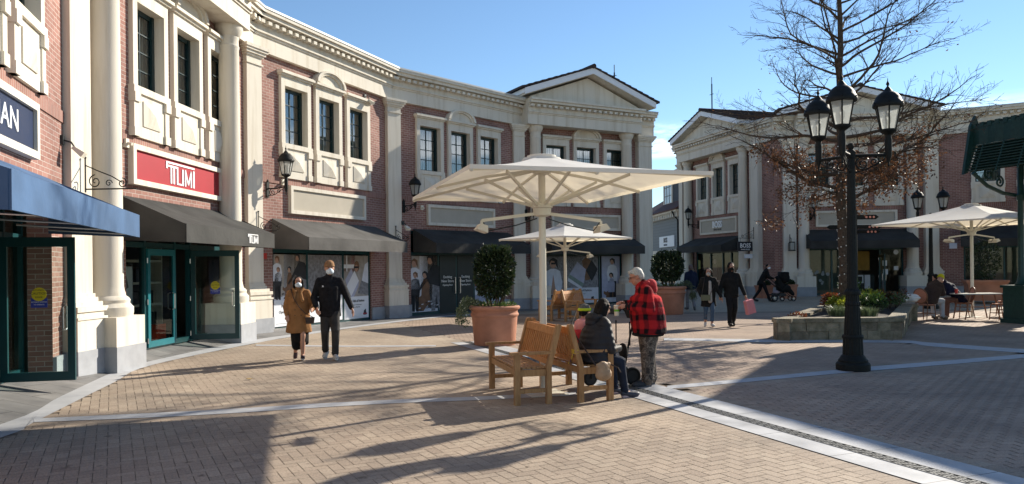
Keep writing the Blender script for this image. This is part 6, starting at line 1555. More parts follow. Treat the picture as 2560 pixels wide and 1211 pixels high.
    def hair(s,m,long=0.0,back=1.0,top=1.0):
        h=s.H;q=s.q;R=s.hm
        def fill(mb):
            mb.ell(q(0,-.016,.022),(.049*h,.054*h,.053*h),R); mb.ell(q(0,-.026,0),(.047*h,.044*h,.05*h),R)
            if long:
                for x in (-.036,-.012,.012,.036): mb.cap(q(x,-.03,.01),q(x*1.25,-.040,-long),.028*h,.018*h)
                for sg in (-1,1): mb.cap(q(sg*.044,.004,.02),q(sg*.054,-.004,-long*.85),.017*h,.014*h)
        return s.part('hair',m,fill,min(s.vs,.012),2)
    def mask(s,m=MASK):
        h=s.H;q=s.q;R=s.hm
        def fill(mb): mb.ell(q(0,.020,-.034),(.041*h,.043*h,.032*h),R); mb.ell(q(0,.050,-.020),(.021*h,.022*h,.022*h),R)
        return s.part('face_mask',m,fill,min(s.vs,.009),2)
    def beanie(s,m,low=0.0,name='beanie'):
        h=s.H;q=s.q;R=s.hm
        def fill(mb):
            mb.ell(q(0,-.006,.038),(.050*h,.060*h,.046*h),R)
            for k in range(12): 
                a=2*PI*k/12; b=2*PI*(k+1)/12; mb.cap(q(.047*math.cos(a),-.008+.057*math.sin(a),.022-low),q(.047*math.cos(b),-.008+.057*math.sin(b),.022-low),.010*h,.010*h,8)
        return s.part(name,m,fill,min(s.vs,.010),2)
    def hood(s,m,up=False):
        h=s.H;q=s.q;R=s.hm;J=s.j
        def fill(mb):
            if up:
                mb.ell(q(0,-.020,.014),(.058*h,.060*h,.066*h),R); mb.cap(q(0,-.02,-.03),J['nek'],.05*h,.05*h)
            else:
                mb.ell(J['nek']+V((0,-.070*h,.006*h)),(.078*h,.050*h,.048*h)); mb.ell(J['nek']+V((0,-.085*h,-.03*h)),(.06*h,.04*h,.05*h));
                for sg in (-1,1): mb.cap(J['nek']+V((sg*.055*h,-.03*h,.018*h)),J['nek']+V((sg*.030*h,.042*h,-.02*h)),.024*h,.016*h)
        return s.part('hood',m,fill,min(s.vs,.011),3)
def walk(P,h,lead='L',stride=.10,arm=.06):
    """legs apart fore and aft; lead leg forward"""
    for n,sg in (('R',1),('L',-1)):
        k=1 if n==lead else -1
        if k>0: P.set(**{'kn'+n:(sg*.050*h,.075*h,.29*h),'an'+n:(sg*.045*h,stride*h,.048*h),'to'+n:(sg*.052*h,(stride+.10)*h,.035*h)})
        else: P.set(**{'kn'+n:(sg*.050*h,.02*h,.285*h),'an'+n:(sg*.045*h,-stride*1.05*h,.075*h),'to'+n:(sg*.050*h,(-stride+.0)*h,.022*h)})
        P.set(**{'el'+n:(sg*.14*h,-k*.015*h-.02*h,.64*h),'wr'+n:(sg*.155*h,-k*arm*h+.03*h,.50*h)})
def at(px,py): p=G(px,py); return p
# man in black with tan beanie
p=at(826,899); bk=Person('man in a tan beanie and black pullover walking hand in hand',1.80,(p.x,p.y,0),math.radians(196),vs=0.013)
h=1.80; walk(bk,h,'L',.07); bk.set(elL=(-.165*h,-.02*h,.645*h),wrL=(-.215*h,.045*h,.515*h),elR=(.16*h,-.02*h,.64*h),wrR=(.205*h,.05*h,.50*h)); HW=Z(787,787,13.35); bk.set(wrR=bk.local(HW+Vector((0.02,0.05,0.10))),elR=(.155*h,-.03*h,.63*h)); bk.palmR=V((-.6,-.6,0))
bk.body(yaw=.10,curl=.5); FB=fab('black_fleece',(0.012,0.012,0.014),.4,14,.5,18)
bk.jacket(FB,'pullover',.445,1.02); bk.trousers(fab('charcoal_trousers',(0.040,0.038,0.037),.2),1.05); bk.shoes(mat('pale_trainer',(0.50,0.48,0.45),.6),LETTER); bk.beanie(fab('tan_knit',(0.27,0.15,0.075),.15,30,.5,60)); bk.mask()
m=MB(); c=V((.07*h,.096*h,.745*h)); m.prism([(0,.022),(.006,.008),(.02,-.004),(.006,-.003),(.012,-.022),(.001,-.008),(-.014,-.022),(-.006,-.002),(-.018,.004),(-.004,.008)],lambda a,b,v:c+V((-a,v,b)),0,.004); m.build('chest_emblem',LETTER,bk.T)
# woman in tan coat
p=at(748,899); wt=Person('woman with long dark hair, white mask and tan coat walking hand in hand',1.53,(p.x,p.y,0),math.radians(192),vs=0.012)
h=1.53; walk(wt,h,'L',.06); wt.set(elR=(.15*h,-.025*h,.63*h),wrR=(.165*h,.06*h,.52*h),elL=(-.16*h,-.03*h,.63*h),wrL=(-.14*h,.075*h,.51*h)); wt.palmR=V((0,-1,0))
# the man's hand she holds is on her left in the photo's right; reach outward
wt.set(elR=(.15*h,-.03*h,.63*h),wrR=(.13*h,.065*h,.535*h),elL=(-.165*h,0.0,.62*h)); wt.set(wrL=wt.local(HW+Vector((-0.03,-0.04,0.09))))
wt.body(yaw=.05); TAN=fab('camel_wool',(0.29,0.145,0.058),.15,8,.4,40)
wt.jacket(TAN,'coat',.335,1.10,flare=.030)
def lap(mb):
    for sg in (-1,1): mb.cap(V((sg*.030*h,.072*h,.80*h)),V((sg*.052*h,.108*h,.70*h)),.016*h,.020*h); mb.cap(V((sg*.030*h,.070*h,.81*h)),V((sg*.056*h,.04*h,.845*h)),.018*h,.018*h)
wt.part('lapel',TAN,lap,.010,2)
m=MB()
for x in (-.035,.035):
    for z in (.60,.535): m.ell(V((x*h,(.122 if z<.58 else .116)*h,z*h)),(.010,.006,.010),nu=8,nv=6)
m.build('coat_button',mat('button_dark',(.03,.02,.015),.4),wt.T)
def skirt(mb):
    mb.cap(V((0,0,.40*h)),V((0,0,.27*h)),.090*h,.088*h); mb.cap(V((.035*h,.0,.33*h)),V((.03*h,-.01*h,.165*h)),.066*h,.058*h); mb.cap(V((.0*h,-.03*h,.33*h)),V((-.01*h,-.04*h,.165*h)),.07*h,.055*h); mb.cap(V((-.042*h,.03*h,.35*h)),V((-.05*h,.045*h,.235*h)),.062*h,.055*h); mb.cap(V((-.07*h,-.03*h,.33*h)),V((-.085*h,-.05*h,.19*h)),.045*h,.026*h)
wt.part('skirt',fab('black_skirt',(0.010,0.010,0.011),.3),skirt,.014,4); wt.shoes(mat('dark_trainer',(0.04,0.02,0.025),.5),LETTER); wt.hair(HAIRB,.15); wt.mask()
bg=thing('shoulder_bag','small dark brown crossbody bag on the woman in the tan coat','bag',(wt.T.location.x,wt.T.location.y,0),wt.T.rotation_euler.z)
BRN=mat('dark_leather',(0.035,0.018,0.012),.45)
m=MB(); c=V((-.135*h,.10*h,.47*h)); m.boxpts([c+V((x*(1 if z>0 else .8),y,z)) for z in (-.06,.06) for y in (-.03,.03) for x in (-.085,.085)]); b=m.build('pouch',BRN,bg); bv=b.modifiers.new('b','BEVEL'); bv.width=.025; bv.segments=3
m=MB(); m.tube([c+V((-.05,0,.06)),V((-.08*h,.132*h,.56*h)),V((-.01*h,.132*h,.64*h)),V((.05*h,.115*h,.74*h)),V((.085*h,.03*h,.845*h)),V((.06*h,-.06*h,.82*h))],.007,5); m.build('strap',BRN,bg)
# man in red checked jacket
p=at(1622,965); h=1.66; rm_=Person('grey haired man with glasses in a red and black checked jacket',h,(p.x,p.y,0),math.radians(92),vs=0.011,fat=1.35); rm_.faty=1.75
rm_.set(pel=(0,0,.52*h),wai=(0,.01*h,.60*h),che=(0,.02*h,.72*h),nek=(0,.045*h,.832*h),hed=(0,.098*h,.905*h),
 shR=(.11*h,.03*h,.795*h),shL=(-.11*h,.03*h,.795*h),elR=(.14*h,.01*h,.64*h),elL=(-.155*h,.015*h,.64*h),wrR=(.05*h,.185*h,.685*h),wrL=(-.07*h,.185*h,.665*h),
 hiR=(.05*h,0,.50*h),hiL=(-.05*h,0,.50*h),knR=(.055*h,-.005*h,.285*h),knL=(-.055*h,.015*h,.285*h),anR=(.055*h,-.035*h,.045*h),anL=(-.06*h,.02*h,.045*h))
rm_.palmR=V((-.3,.2,-.9)); rm_.palmL=V((.6,.3,-.6))
rm_.body(SKIN2,tilt=-.38,curl=.9)
def plaid():
    m,nt,b=base_mat('buffalo_check'); tc=nd(nt,'ShaderNodeTexCoord'); sp=nd(nt,'ShaderNodeSeparateXYZ'); nt.links.new(tc.outputs['Object'],sp.inputs[0])
    nz=nd(nt,'ShaderNodeTexNoise'); nz.inputs['Scale'].default_value=4; nt.links.new(tc.outputs['Object'],nz.inputs['Vector'])
    def st(o,off):
        ad=nd(nt,'ShaderNodeMath',operation='MULTIPLY_ADD'); ad.inputs[1].default_value=11.0; ad.inputs[2].default_value=off; nt.links.new(o,ad.inputs[0])
        a2=nd(nt,'ShaderNodeMath',operation='MULTIPLY_ADD'); a2.inputs[1].default_value=0.9; nt.links.new(nz.outputs['Fac'],a2.inputs[0]); nt.links.new(ad.outputs[0],a2.inputs[2])
        sn=nd(nt,'ShaderNodeMath',operation='PINGPONG'); sn.inputs[1].default_value=1; nt.links.new(a2.outputs[0],sn.inputs[0])
        g=nd(nt,'ShaderNodeMapRange'); g.inputs['From Min'].default_value=.46; g.inputs['From Max'].default_value=.66; nt.links.new(sn.outputs[0],g.inputs[0]); return g.outputs[0]
    xy=nd(nt,'ShaderNodeMath',operation='ADD'); nt.links.new(sp.outputs['X'],xy.inputs[0]); nt.links.new(sp.outputs['Y'],xy.inputs[1])
    s1_=st(xy.outputs[0],.3); s2_=st(sp.outputs['Z'],.1); s_=nd(nt,'ShaderNodeMath',operation='ADD'); nt.links.new(s1_,s_.inputs[0]); nt.links.new(s2_,s_.inputs[1])
    r=nd(nt,'ShaderNodeValToRGB'); e=r.color_ramp.elements; e[0].color=(.42,.018,.022,1); e[1].color=(.012,.008,.010,1); e[0].position=0.0; e[1].position=1.0; x=e.new(.5); x.color=(.20,.013,.017,1)
    dv=nd(nt,'ShaderNodeMath',operation='MULTIPLY'); dv.inputs[1].default_value=.5; nt.links.new(s_.outputs[0],dv.inputs[0]); nt.links.new(dv.outputs[0],r.inputs[0]); nt.links.new(r.outputs[0],b.inputs['Base Color']); b.inputs['Roughness'].default_value=.95; b.inputs['Specular IOR Level'].default_value=.1
    n2=nd(nt,'ShaderNodeTexNoise'); n2.inputs['Scale'].default_value=12; nt.links.new(tc.outputs['Object'],n2.inputs['Vector']); bp=nd(nt,'ShaderNodeBump'); bp.inputs['Strength'].default_value=.5; bp.inputs['Distance'].default_value=.03; nt.links.new(n2.outputs['Fac'],bp.inputs['Height']); nt.links.new(bp.outputs['Normal'],b.inputs['Normal'])
    return m
PLAID=plaid(); rm_.jacket(PLAID,'jacket',.455,1.02,flare=.008); rm_.hood(mat('red_fleece',(0.40,0.03,0.035),.95,var=.25,scale=12,bump=.4,bscale=20))
BLKR=fab('black_rib',(0.012,0.012,0.013),.2)
def cuff(n):
    def f(mb): w=rm_.j['wr'+n]; e=rm_.j['el'+n]; mb.cap(e.lerp(w,.84),e.lerp(w,.95),.034*h,.031*h)
    return f
for n_ in 'RL': rm_.part('rib_cuff',BLKR,cuff(n_),.011,2)
def ribs(mb):
    n=12
    for k in range(n):
        a=2*PI*k/n;b=2*PI*(k+1)/n; mb.cap(V((.135*h*math.cos(a),.118*h*math.sin(a)+.004,.432*h)),V((.135*h*math.cos(b),.118*h*math.sin(b)+.004,.432*h)),.018*h,.018*h,8)
rm_.part('rib_hem',BLKR,ribs,.011,2)
def camo():
    m,nt,b=base_mat('camouflage'); tc=nd(nt,'ShaderNodeTexCoord'); n=nd(nt,'ShaderNodeTexNoise'); n.inputs['Scale'].default_value=13; n.inputs['Detail'].default_value=2; nt.links.new(tc.outputs['Object'],n.inputs['Vector'])
    r=nd(nt,'ShaderNodeValToRGB'); r.color_ramp.interpolation='CONSTANT'; e=r.color_ramp.elements; e[0].color=(.035,.028,.024,1); e[0].position=0; e[1].position=.42; e[1].color=(.13,.098,.078,1)
    for ps,c in ((.50,(.085,.066,.052,1)),(.58,(.19,.155,.125,1)),(.66,(.06,.045,.038,1))): x=e.new(ps); x.color=c
    nt.links.new(n.outputs['Fac'],r.inputs[0]); nt.links.new(r.outputs[0],b.inputs['Base Color']); b.inputs['Roughness'].default_value=.9
    return m
rm_.fat=1.25; rm_.trousers(camo(),1.55); rm_.shoes(mat('dark_trainer_grey',(0.03,0.034,0.042),.6),mat('grey_sole',(.10,.10,.11),.6))
q=rm_.q
def gh(mb): mb.ell(q(0,-.016,.024),(.048*h,.054*h,.050*h),rm_.hm); mb.ell(q(0,-.034,-.002),(.045*h,.036*h,.046*h),rm_.hm); mb.ell(q(0,.03,.050),(.036*h,.022*h,.016*h),rm_.hm)
rm_.part('hair',HAIRG,gh,.010,2)
m=MB()
for sg in (-1,1):
    m.tube([q(sg*.0185+.013*math.cos(2*PI*k/14),.060,.003+.010*math.sin(2*PI*k/14)) for k in range(15)],.0016,5); m.tube([q(sg*.032,.058,.006),q(sg*.045,.02,.006),q(sg*.046,-.012,.0)],.0017,5)
m.tube([q(-.006,.061,.005),q(.006,.061,.005)],.0016,5); m.build('glasses',DARKM,rm_.T)
# cup in his hands
Mx=Matrix.Translation(rm_.T.location)@Matrix.Rotation(rm_.T.rotation_euler.z,4,'Z')
cp_=Mx@V((-.01*h,.262*h,.625*h)); cu=thing('drink_cup','pale drink cup with a green band held by the man in the red jacket','cup',cp_)
m=MB(); m.lathe([(.030,-.07),(.032,-.068),(.042,.07),(.044,.075),(.02,.078)],(0,0,0),18); m.build('cup_body',mat('cup_cream',(.62,.58,.46),.5),cu,smooth=.6)
m=MB(); m.lathe([(.0365,-.01),(.0385,.02)],(0,0,0),18); m.build('band',mat('cup_green',(.13,.40,.03),.5),cu,smooth=.6)
# seated woman in dark puffer, back to the camera
bf=math.atan2(.31,.95)                      # bench B front heading (world angle of +x'..)
def seat_rot(front): return math.atan2(front.y,front.x)-PI/2
fB=Vector((.95,.31,0)).normalized(); aB=Vector((.31,-.95,0)).normalized()
sw0=Vector((.80,9.08,0))-aB*.25+fB*.28; h=1.53
sw_=Person('seated black haired woman in a dark quilted jacket on the front bench',h,(sw0.x,sw0.y,0),seat_rot(fB)+.15,vs=.012,fat=1.3)
def sit(P,h,zs=.45,kneeout=.06,footfwd=.26,lean=.03):
    zp=zs+.055*h
    P.set(pel=(0,0,zp),wai=(0,lean*.3*h,zp+.085*h),che=(0,lean*h,zp+.205*h),nek=(0,lean*1.5*h,zp+.305*h),hed=(0,lean*2.4*h,zp+.395*h))
    for n,sg in (('R',1),('L',-1)):
        P.set(**{'sh'+n:(sg*.105*h,lean*1.3*h,zp+.275*h),'el'+n:(sg*.135*h,(lean+.05)*h,zp+.115*h),'wr'+n:(sg*.07*h,.19*h,zp+.10*h),'hi'+n:(sg*.05*h,.02*h,zp-.005*h),'kn'+n:(sg*kneeout*h,.235*h,zp-.005*h),'an'+n:(sg*kneeout*h,footfwd*h,.045*h),'to'+n:(sg*kneeout*h*1.1,(footfwd+.10)*h,.022*h)})
sit(sw_,h,.44,.075,.27,.05); sw_.set(knR=(.10*h,.21*h,.30*h),anR=(.115*h,.24*h,.045*h),toR=(.13*h,.34*h,.022*h),wrR=(.05*h,.23*h,.40*h),elR=(.16*h,.08*h,.41*h),elL=(-.15*h,.10*h,.42*h))
sw_.body(tilt=-.35); 
def puffer(name,c):
    m,nt,b=base_mat(name); tc=nd(nt,'ShaderNodeTexCoord'); w=nd(nt,'ShaderNodeTexWave'); w.bands_direction='Z'; w.inputs['Scale'].default_value=4.2; w.inputs['Distortion'].default_value=2.6; w.inputs['Detail'].default_value=2; nt.links.new(tc.outputs['Object'],w.inputs['Vector'])
    b.inputs['Base Color'].default_value=(*c,1); b.inputs['Roughness'].default_value=.62; b.inputs['Specular IOR Level'].default_value=.25; bp=nd(nt,'ShaderNodeBump'); bp.inputs['Strength'].default_value=.35; bp.inputs['Distance'].default_value=.03; nt.links.new(w.outputs['Fac'],bp.inputs['Height']); nt.links.new(bp.outputs['Normal'],b.inputs['Normal']); return m
PUF=puffer('dark_puffer',(.022,.021,.024)); sw_.jacket(PUF,'jacket',.50,1.14,flare=.012); sw_.hood(PUF); sw_.trousers(fab('navy_jeans',(0.015,0.02,0.035),.2),1.0); sw_.shoes(mat('trainer_navy',(0.03,0.03,0.045),.5),mat('pink_sole',(.55,.40,.40),.6)); sw_.hair(HAIRB,.13)
Mw=Matrix.Translation(sw_.T.location)@Matrix.Rotation(sw_.T.rotation_euler.z,4,'Z')
hb=thing('tan_handbag','tan slouchy handbag hanging at the seated woman by the bench arm','bag',Mw@V((.36,-.08,.0)),sw_.T.rotation_euler.z)
def fillbag(mb): mb.ell(V((0,0,.42)),(.045,.10,.09)); mb.ell(V((0,.01,.35)),(.055,.12,.085)); mb.cap(V((0,-.08,.46)),V((0,.09,.47)),.025,.025)
m=MB(); fillbag(m); o_=m.build('bag_body',mat('tan_leather',(.33,.21,.12),.6,var=.2,scale=14,bump=.4,bscale=30),hb); remesh(o_,.014,3)
m=MB(); m.tube([V((0,-.1,.46)),V((-.10,-.16,.62)),V((-.24,-.21,.78)),V((-.38,-.21,.92)),V((-.47,-.08,1.08))],.009,6); m.tube([V((0,.12,.46)),V((.03,.2,.42)),V((.03,.24,.36))],.008,5); m.build('strap',BRN,hb)
# child
h=1.18; ck=Vector((.80,9.08,0))-aB*.70+fB*.30; kd=Person('seated child in a pink jacket and grey beanie with yellow band',h,(ck.x,ck.y,0),seat_rot(fB)-.1,vs=.011,fat=1.1); sit(kd,h,.49,.06,.30,.03)
kd.set(anR=(.06*h,.27*h,.24),toR=(.06*h,.37*h,.22),anL=(-.06*h,.27*h,.24),toL=(-.06*h,.37*h,.22)); z_=kd.j['hed'].z
kd.set(hed=kd.j['hed']+V((0,0,.03)))
kd.body(curl=.6); kd.jacket(fab('pink_red_jacket',(.42,.04,.055),.1),'jacket',.50,1.1); 
def yoke(mb):
    J=kd.j; mb.cap(J['che']+V((0,0,.05*h)),J['nek']+V((0,0,-.005)),.082*h*1.1,.055*h*1.1)
    for n in 'RL': mb.cap(J['che']+V((0,0,.045*h)),J['sh'+n]+V((0,0,.006)),.068*h*1.1,.055*h*1.1); mb.cap(J['sh'+n],J['sh'+n].lerp(J['el'+n],.35),.055*h,.05*h)
kd.part('jacket_yoke',fab('pale_pink',(.58,.26,.27),.08),yoke); kd.trousers(fab('kid_trousers',(.03,.03,.04),.2)); kd.shoes(mat('kid_shoe',(.25,.05,.07),.5)); kd.hair(HAIRB,.03)
q2=kd.q; hh=h*1.25
def bn(mb): mb.ell(q2(0,-.006,.040),(.058*h,.066*h,.056*h),kd.hm)
kd.part('beanie',fab('grey_knit',(.10,.10,.095),.2,30),bn,.010,2)
def bd_(mb):
    for k in range(14):
        a=2*PI*k/14;b=2*PI*(k+1)/14; mb.cap(q2(.058*math.cos(a),-.006+.066*math.sin(a),.036),q2(.058*math.cos(b),-.006+.066*math.sin(b),.036),.011*h,.011*h,8); mb.cap(q2(.058*math.cos(a),-.006+.066*math.sin(a),.022),q2(.058*math.cos(b),-.006+.066*math.sin(b),.022),.011*h,.011*h,8)
kd.part('beanie_band',mat('lime_knit',(.50,.62,.02),.8,var=.05),bd_,.010,2)
# toddler tricycle pushchair
tc0=G(1520,962); TR=thing('toddler_tricycle','green and black toddler tricycle with a push bar in front of the seated woman','tricycle',(tc0.x,tc0.y,0),math.radians(20))
RUB=mat('black_rubber',(.012,.012,.012),.7); GRN=mat('green_plastic',(.03,.22,.04),.4,var=.1)
for (x,y,r,nm) in ((-.28,-.02,.105,'wheel'),(.30,-.16,.125,'wheel'),(.30,.16,.125,'wheel')):
    w=MB(); w.tube([(x+r*.8*math.cos(2*PI*k/22),y,r+r*.8*math.sin(2*PI*k/22)) for k in range(23)],r*.2,8,caps=False); wh=w.build(nm,RUB,TR,smooth=1)
    w=MB(); w.tube([(x,y-.015,r),(x,y+.015,r)],r*.80,14); w.build('rim',fab('dark_rim',(.05,.05,.05)),wh)
m=MB(); m.tube([(-.28,0,.20),(-.22,0,.34),(0,0,.28),(.28,0,.16)],.024,8); m.tube([(.30,-.15,.125),(.30,.15,.125)],.015,8); m.tube([(-.28,-.05,.105),(-.28,-.05,.2),(-.28,.05,.2),(-.28,.05,.105)],.010,6); m.build('frame',BLACKM,TR)
m=MB(); m.ell((-.12,0,.22),(.16,.085,.09),nu=12,nv=8); m.ell((.06,0,.30),(.16,.13,.06),nu=12,nv=8); m.build('green_shell',GRN,TR,smooth=1)
m=MB(); m.ell((.10,0,.36),(.15,.14,.045),nu=12,nv=8); m.ell((.24,0,.46),(.04,.12,.11),nu=12,nv=8); m.build('seat',fab('black_pad',(.015,.015,.016)),TR,smooth=1)
m=MB(); m.tube([(.26,0,.2),(.34,0,.6),(.44,0,1.0),(.46,-.14,1.05),(.46,.14,1.05)],.014,8); m.build('push_bar',BLACKM,TR)
m=MB(); 
for k in range(5):
    a0,a1=PI*.15*k,PI*.15*(k+1); P0=lambda a,y:V((.22+.20*math.cos(a+.2),y,.86+.22*math.sin(a+.2)))
    m.face([P0(a0,-.2),P0(a1,-.2),P0(a1,.2),P0(a0,.2)])
m.tube([(.24,-.2,.55),(.24,-.2,.88)],.01,5); m.tube([(.24,.2,.55),(.24,.2,.88)],.01,5); m.build('canopy',fab('black_canopy',(.02,.02,.022)),TR)
m=MB(); m.ell((.47,0,.86),(.07,.14,.10),nu=12,nv=8); m.build('storage_bag',fab('black_bag',(.018,.018,.02)),TR,smooth=1)
# far couple
p=at(1829,817); h=1.72; fm=Person('man in a black hooded jacket carrying a pink paper bag',h,(p.x,p.y,0),math.radians(183),vs=.016)
walk(fm,h,'R',.05); fm.set(elR=(.15*h,-.02*h,.64*h),wrR=(.19*h,.03*h,.50*h),elL=(-.155*h,-.01*h,.64*h),wrL=(-.20*h,.05*h,.49*h)); fm.body(yaw=-.05)
# in view his left hand is on the photo's right
CO=fab('black_coat',(.012,.012,.012),.3); fm.jacket(CO,'jacket',.47,1.08); fm.hood(CO,True); fm.trousers(fab('black_jeans',(.013,.013,.014),.2),1.05); fm.shoes(mat('black_shoe',(.015,.014,.013),.5)); fm.mask(fab('black_mask',(.012,.012,.012)))
def fc(mb): mb.ell(fm.q(0,.030,.010),(.034*h,.028*h,.024*h),fm.hm)
fm.part('face_opening',SKIN,fc,.011,1)
Mf=Matrix.Translation(fm.T.location)@Matrix.Rotation(fm.T.rotation_euler.z,4,'Z'); hd=Mf@(fm.j['wrL']+V((-.01,.05,-.09)))
PINK=mat('pink_paper',(.62,.24,.26),.6,var=.08); pb=thing('paper_bag','pink paper shopping bag in the hand of the man in the black hooded jacket','shopping bag',hd)
m=MB(); m.boxpts([V((x*(1 if z<-.1 else .9)+.05,y,z)) for z in (-.43,-.06) for y in (-.06,.06) for x in (-.13,.13)]); o_=m.build('bag_body',PINK,pb); o_.rotation_euler=(0,math.radians(-14),.35)
m=MB(); 
for y in (-.05,.05): m.tube([(-.02,y,-.08),(-.01,y*.4,.0),(.03,y*.4,.0),(.08,y,-.10)],.005,5)
m.build('handle',PINK,pb)
p=at(1772,818); h=1.58; fw=Person('woman in an open long black coat and cropped jeans with an olive bag',h,(p.x,p.y,0),math.radians(176),vs=.015)
walk(fw,h,'L',.05); fw.set(elL=(-.15*h,-.01*h,.64*h),wrL=(-.205*h,.04*h,.50*h),elR=(.15*h,-.04*h,.63*h),wrR=(.13*h,.05*h,.52*h)); fw.body(yaw=-.25); fw.jacket(CO,'coat',.36,1.06,flare=.014); fw.trousers(fab('blue_jeans',(.055,.09,.14),.2),.95,crop=.22); fw.shoes(mat('white_trainer',(.55,.54,.52),.6)); fw.hair(HAIRB,.03); fw.mask(mat('grey_mask',(.40,.38,.36),.8))
def swt(mb): mb.cap(V((-.012*h,.066*h,.76*h)),V((-.012*h,.088*h,.44*h)),.026*h,.036*h)
fw.part('jumper',fab('grey_jumper',(.36,.33,.30),.1),swt,.013,2)
bg=thing('shoulder_bag','olive shoulder bag in front of the woman in the long black coat','bag',(fw.T.location.x,fw.T.location.y,0),fw.T.rotation_euler.z)
m=MB(); c=V((.07*h,.125*h,.50*h)); m.boxpts([c+V((x,y,z)) for z in (-.075,.075) for y in (-.035,.035) for x in (-.12,.12)]); o_=m.build('pouch',mat('olive_leather',(.11,.11,.06),.5),bg); bv=o_.modifiers.new('b','BEVEL'); bv.width=.025; bv.segments=3
m=MB(); m.tube([c+V((.1,0,.07)),V((.10*h,.10*h,.70*h)),V((.07*h,.05*h,.84*h)),V((.0,-.06*h,.84*h)),V((-.08*h,.09*h,.70*h)),c+V((-.11,0,.07))],.007,5); m.build('strap',BRN,bg)
# stroller man
g=gz(10.5,31.2); p=Z(1906,700,31.2); h=1.60; sm_=Person('man in black with a white mask pushing a pushchair',h,(p.x,p.y,g),math.radians(-92),vs=.02)
sm_.set(pel=(0,-.03*h,.52*h),wai=(0,.01*h,.60*h),che=(0,.07*h,.715*h),nek=(0,.11*h,.815*h),hed=(0,.15*h,.895*h),shR=(.105*h,.09*h,.79*h),shL=(-.105*h,.09*h,.79*h),elR=(.13*h,.13*h,.64*h),elL=(-.13*h,.13*h,.64*h),wrR=(.08*h,.27*h,.585*h),wrL=(-.08*h,.27*h,.585*h),knR=(.05*h,.075*h,.29*h),anR=(.05*h,.17*h,.045*h),knL=(-.05*h,-.06*h,.29*h),anL=(-.05*h,-.21*h,.07*h),toL=(-.05*h,-.12*h,.022*h))
sm_.body(yaw=-.9); sm_.jacket(CO,'jacket',.46,1.06); sm_.trousers(fab('black_track',(.012,.012,.014)),1.05); sm_.shoes(mat('black_boot',(.012,.012,.012),.5)); sm_.hair(HAIRB); sm_.mask(LETTER)
Ps=Z(1966,700,31.2); PSH=thing('pushchair','black pushchair with a tall hood pushed by the man in the white mask','pushchair',(Ps.x-.2,Ps.y,g))
for x,y,r in ((-.38,-.25,.15),(-.38,.25,.15),(.42,-.18,.12),(.42,.18,.12),(.02,0,.11)):
    w=MB(); w.tube([(x+r*.82*math.cos(2*PI*k/18),y,r+r*.82*math.sin(2*PI*k/18)) for k in range(19)],r*.17,6,caps=False); wh=w.build('wheel',RUB,PSH,smooth=1); w=MB(); w.tube([(x,y-.02,r),(x,y+.02,r)],r*.3,8); w.build('rim',STEEL,wh)
m=MB(); 
for y in (-.22,.22): m.tube([(.42,y*.8,.13),(-.1,y,.52),(-.62,y,1.0)],.016,6); m.tube([(-.38,y,.15),(.05,y,.55),(.2,y,.75)],.016,6)
m.tube([(-.62,-.22,1.0),(-.66,-.2,1.03),(-.66,.2,1.03),(-.62,.22,1.0)],.02,6); m.build('frame',BLACKM,PSH)
m=MB(); m.cap((-.05,0,.55),(.22,0,.52),.19,.17); m.cap((-.05,0,.60),(-.14,0,.92),.19,.16); m.cap((.3,0,.46),(.46,0,.30),.11,.08); o_=m.build('seat',CO,PSH); remesh(o_,.03,4)
m=MB(); m.ell((.08,0,.98),(.26,.23,.24),nu=14,nv=10); m.box(-.10,.26,-.21,.21,.98,1.22); o_=m.build('hood',CO,PSH); remesh(o_,.03,4)
m=MB(); m.box(-.36,.10,-.2,.2,.22,.34); m.build('basket',fab('grey_mesh',(.05,.05,.05)),PSH); m=MB(); m.ell((-.22,0,.38),(.16,.14,.08),nu=10,nv=6); m.build('basket_contents',mat('pale_bundle',(.35,.28,.30),.8),PSH,smooth=1)
# person in navy behind the far planter
p=Z(1727,700,27.6); h=1.68; nv_=Person('person in a navy jacket and pale trousers, back turned, behind the far shrub',h,(p.x,p.y,0),math.radians(10),vs=.02); walk(nv_,h,'L',.08); nv_.body(face=False); nv_.jacket(fab('navy_jacket',(.012,.017,.04)),'jacket',.47,1.1); nv_.trousers(fab('pale_trousers',(.22,.21,.22)),1.05); nv_.shoes(mat('grey_shoe',(.1,.1,.1),.6)); nv_.hair(mat('brown_grey_hair',(.12,.09,.08),.6))
# seated pair at the bistro table
p=Z(2322,700,21.7); h=1.70; ye=Person('person hunched in a brown jacket and bright yellow knit cap',h,(p.x,p.y,0),math.radians(-62),vs=.016,fat=1.2); sit(ye,h,.46,.08,.24,.13); ye.set(hed=ye.j['hed']+V((0,.03,-.04))); ye.body(tilt=-.45); ye.jacket(fab('brown_jacket',(.055,.035,.027),.25),'jacket',.49,1.15); ye.trousers(fab('grey_white_trousers',(.42,.42,.44),.1),1.1); ye.shoes(mat('brown_shoe',(.12,.08,.05),.6)); ye.beanie(mat('yellow_knit',(.50,.45,.01),.85,var=.1),.01); 
p=Z(2402,700,22.3); h=1.62; nb_=Person('person in navy bent over the bistro table beside the umbrella pole',h,(p.x,p.y,0),math.radians(70),vs=.018,fat=1.15); sit(nb_,h,.46,.08,.24,.17); nb_.body(tilt=-.5,face=False); nb_.jacket(fab('dark_navy',(.012,.014,.035),.2),'jacket',.49,1.12); nb_.trousers(fab('brown_trousers',(.16,.08,.06),.2),1.1); nb_.shoes(mat('sand_shoe',(.35,.27,.2),.6)); nb_.hair(HAIRB,.04)
def sc_(mb): mb.cap(nb_.j['nek']+V((-.06,-.05,-.02)),nb_.j['nek']+V((.06,-.05,-.02)),.05,.05); mb.cap(nb_.j['nek']+V((-.07,.0,-.02)),nb_.j['nek']+V((-.12,-.06,-.12)),.035,.03)
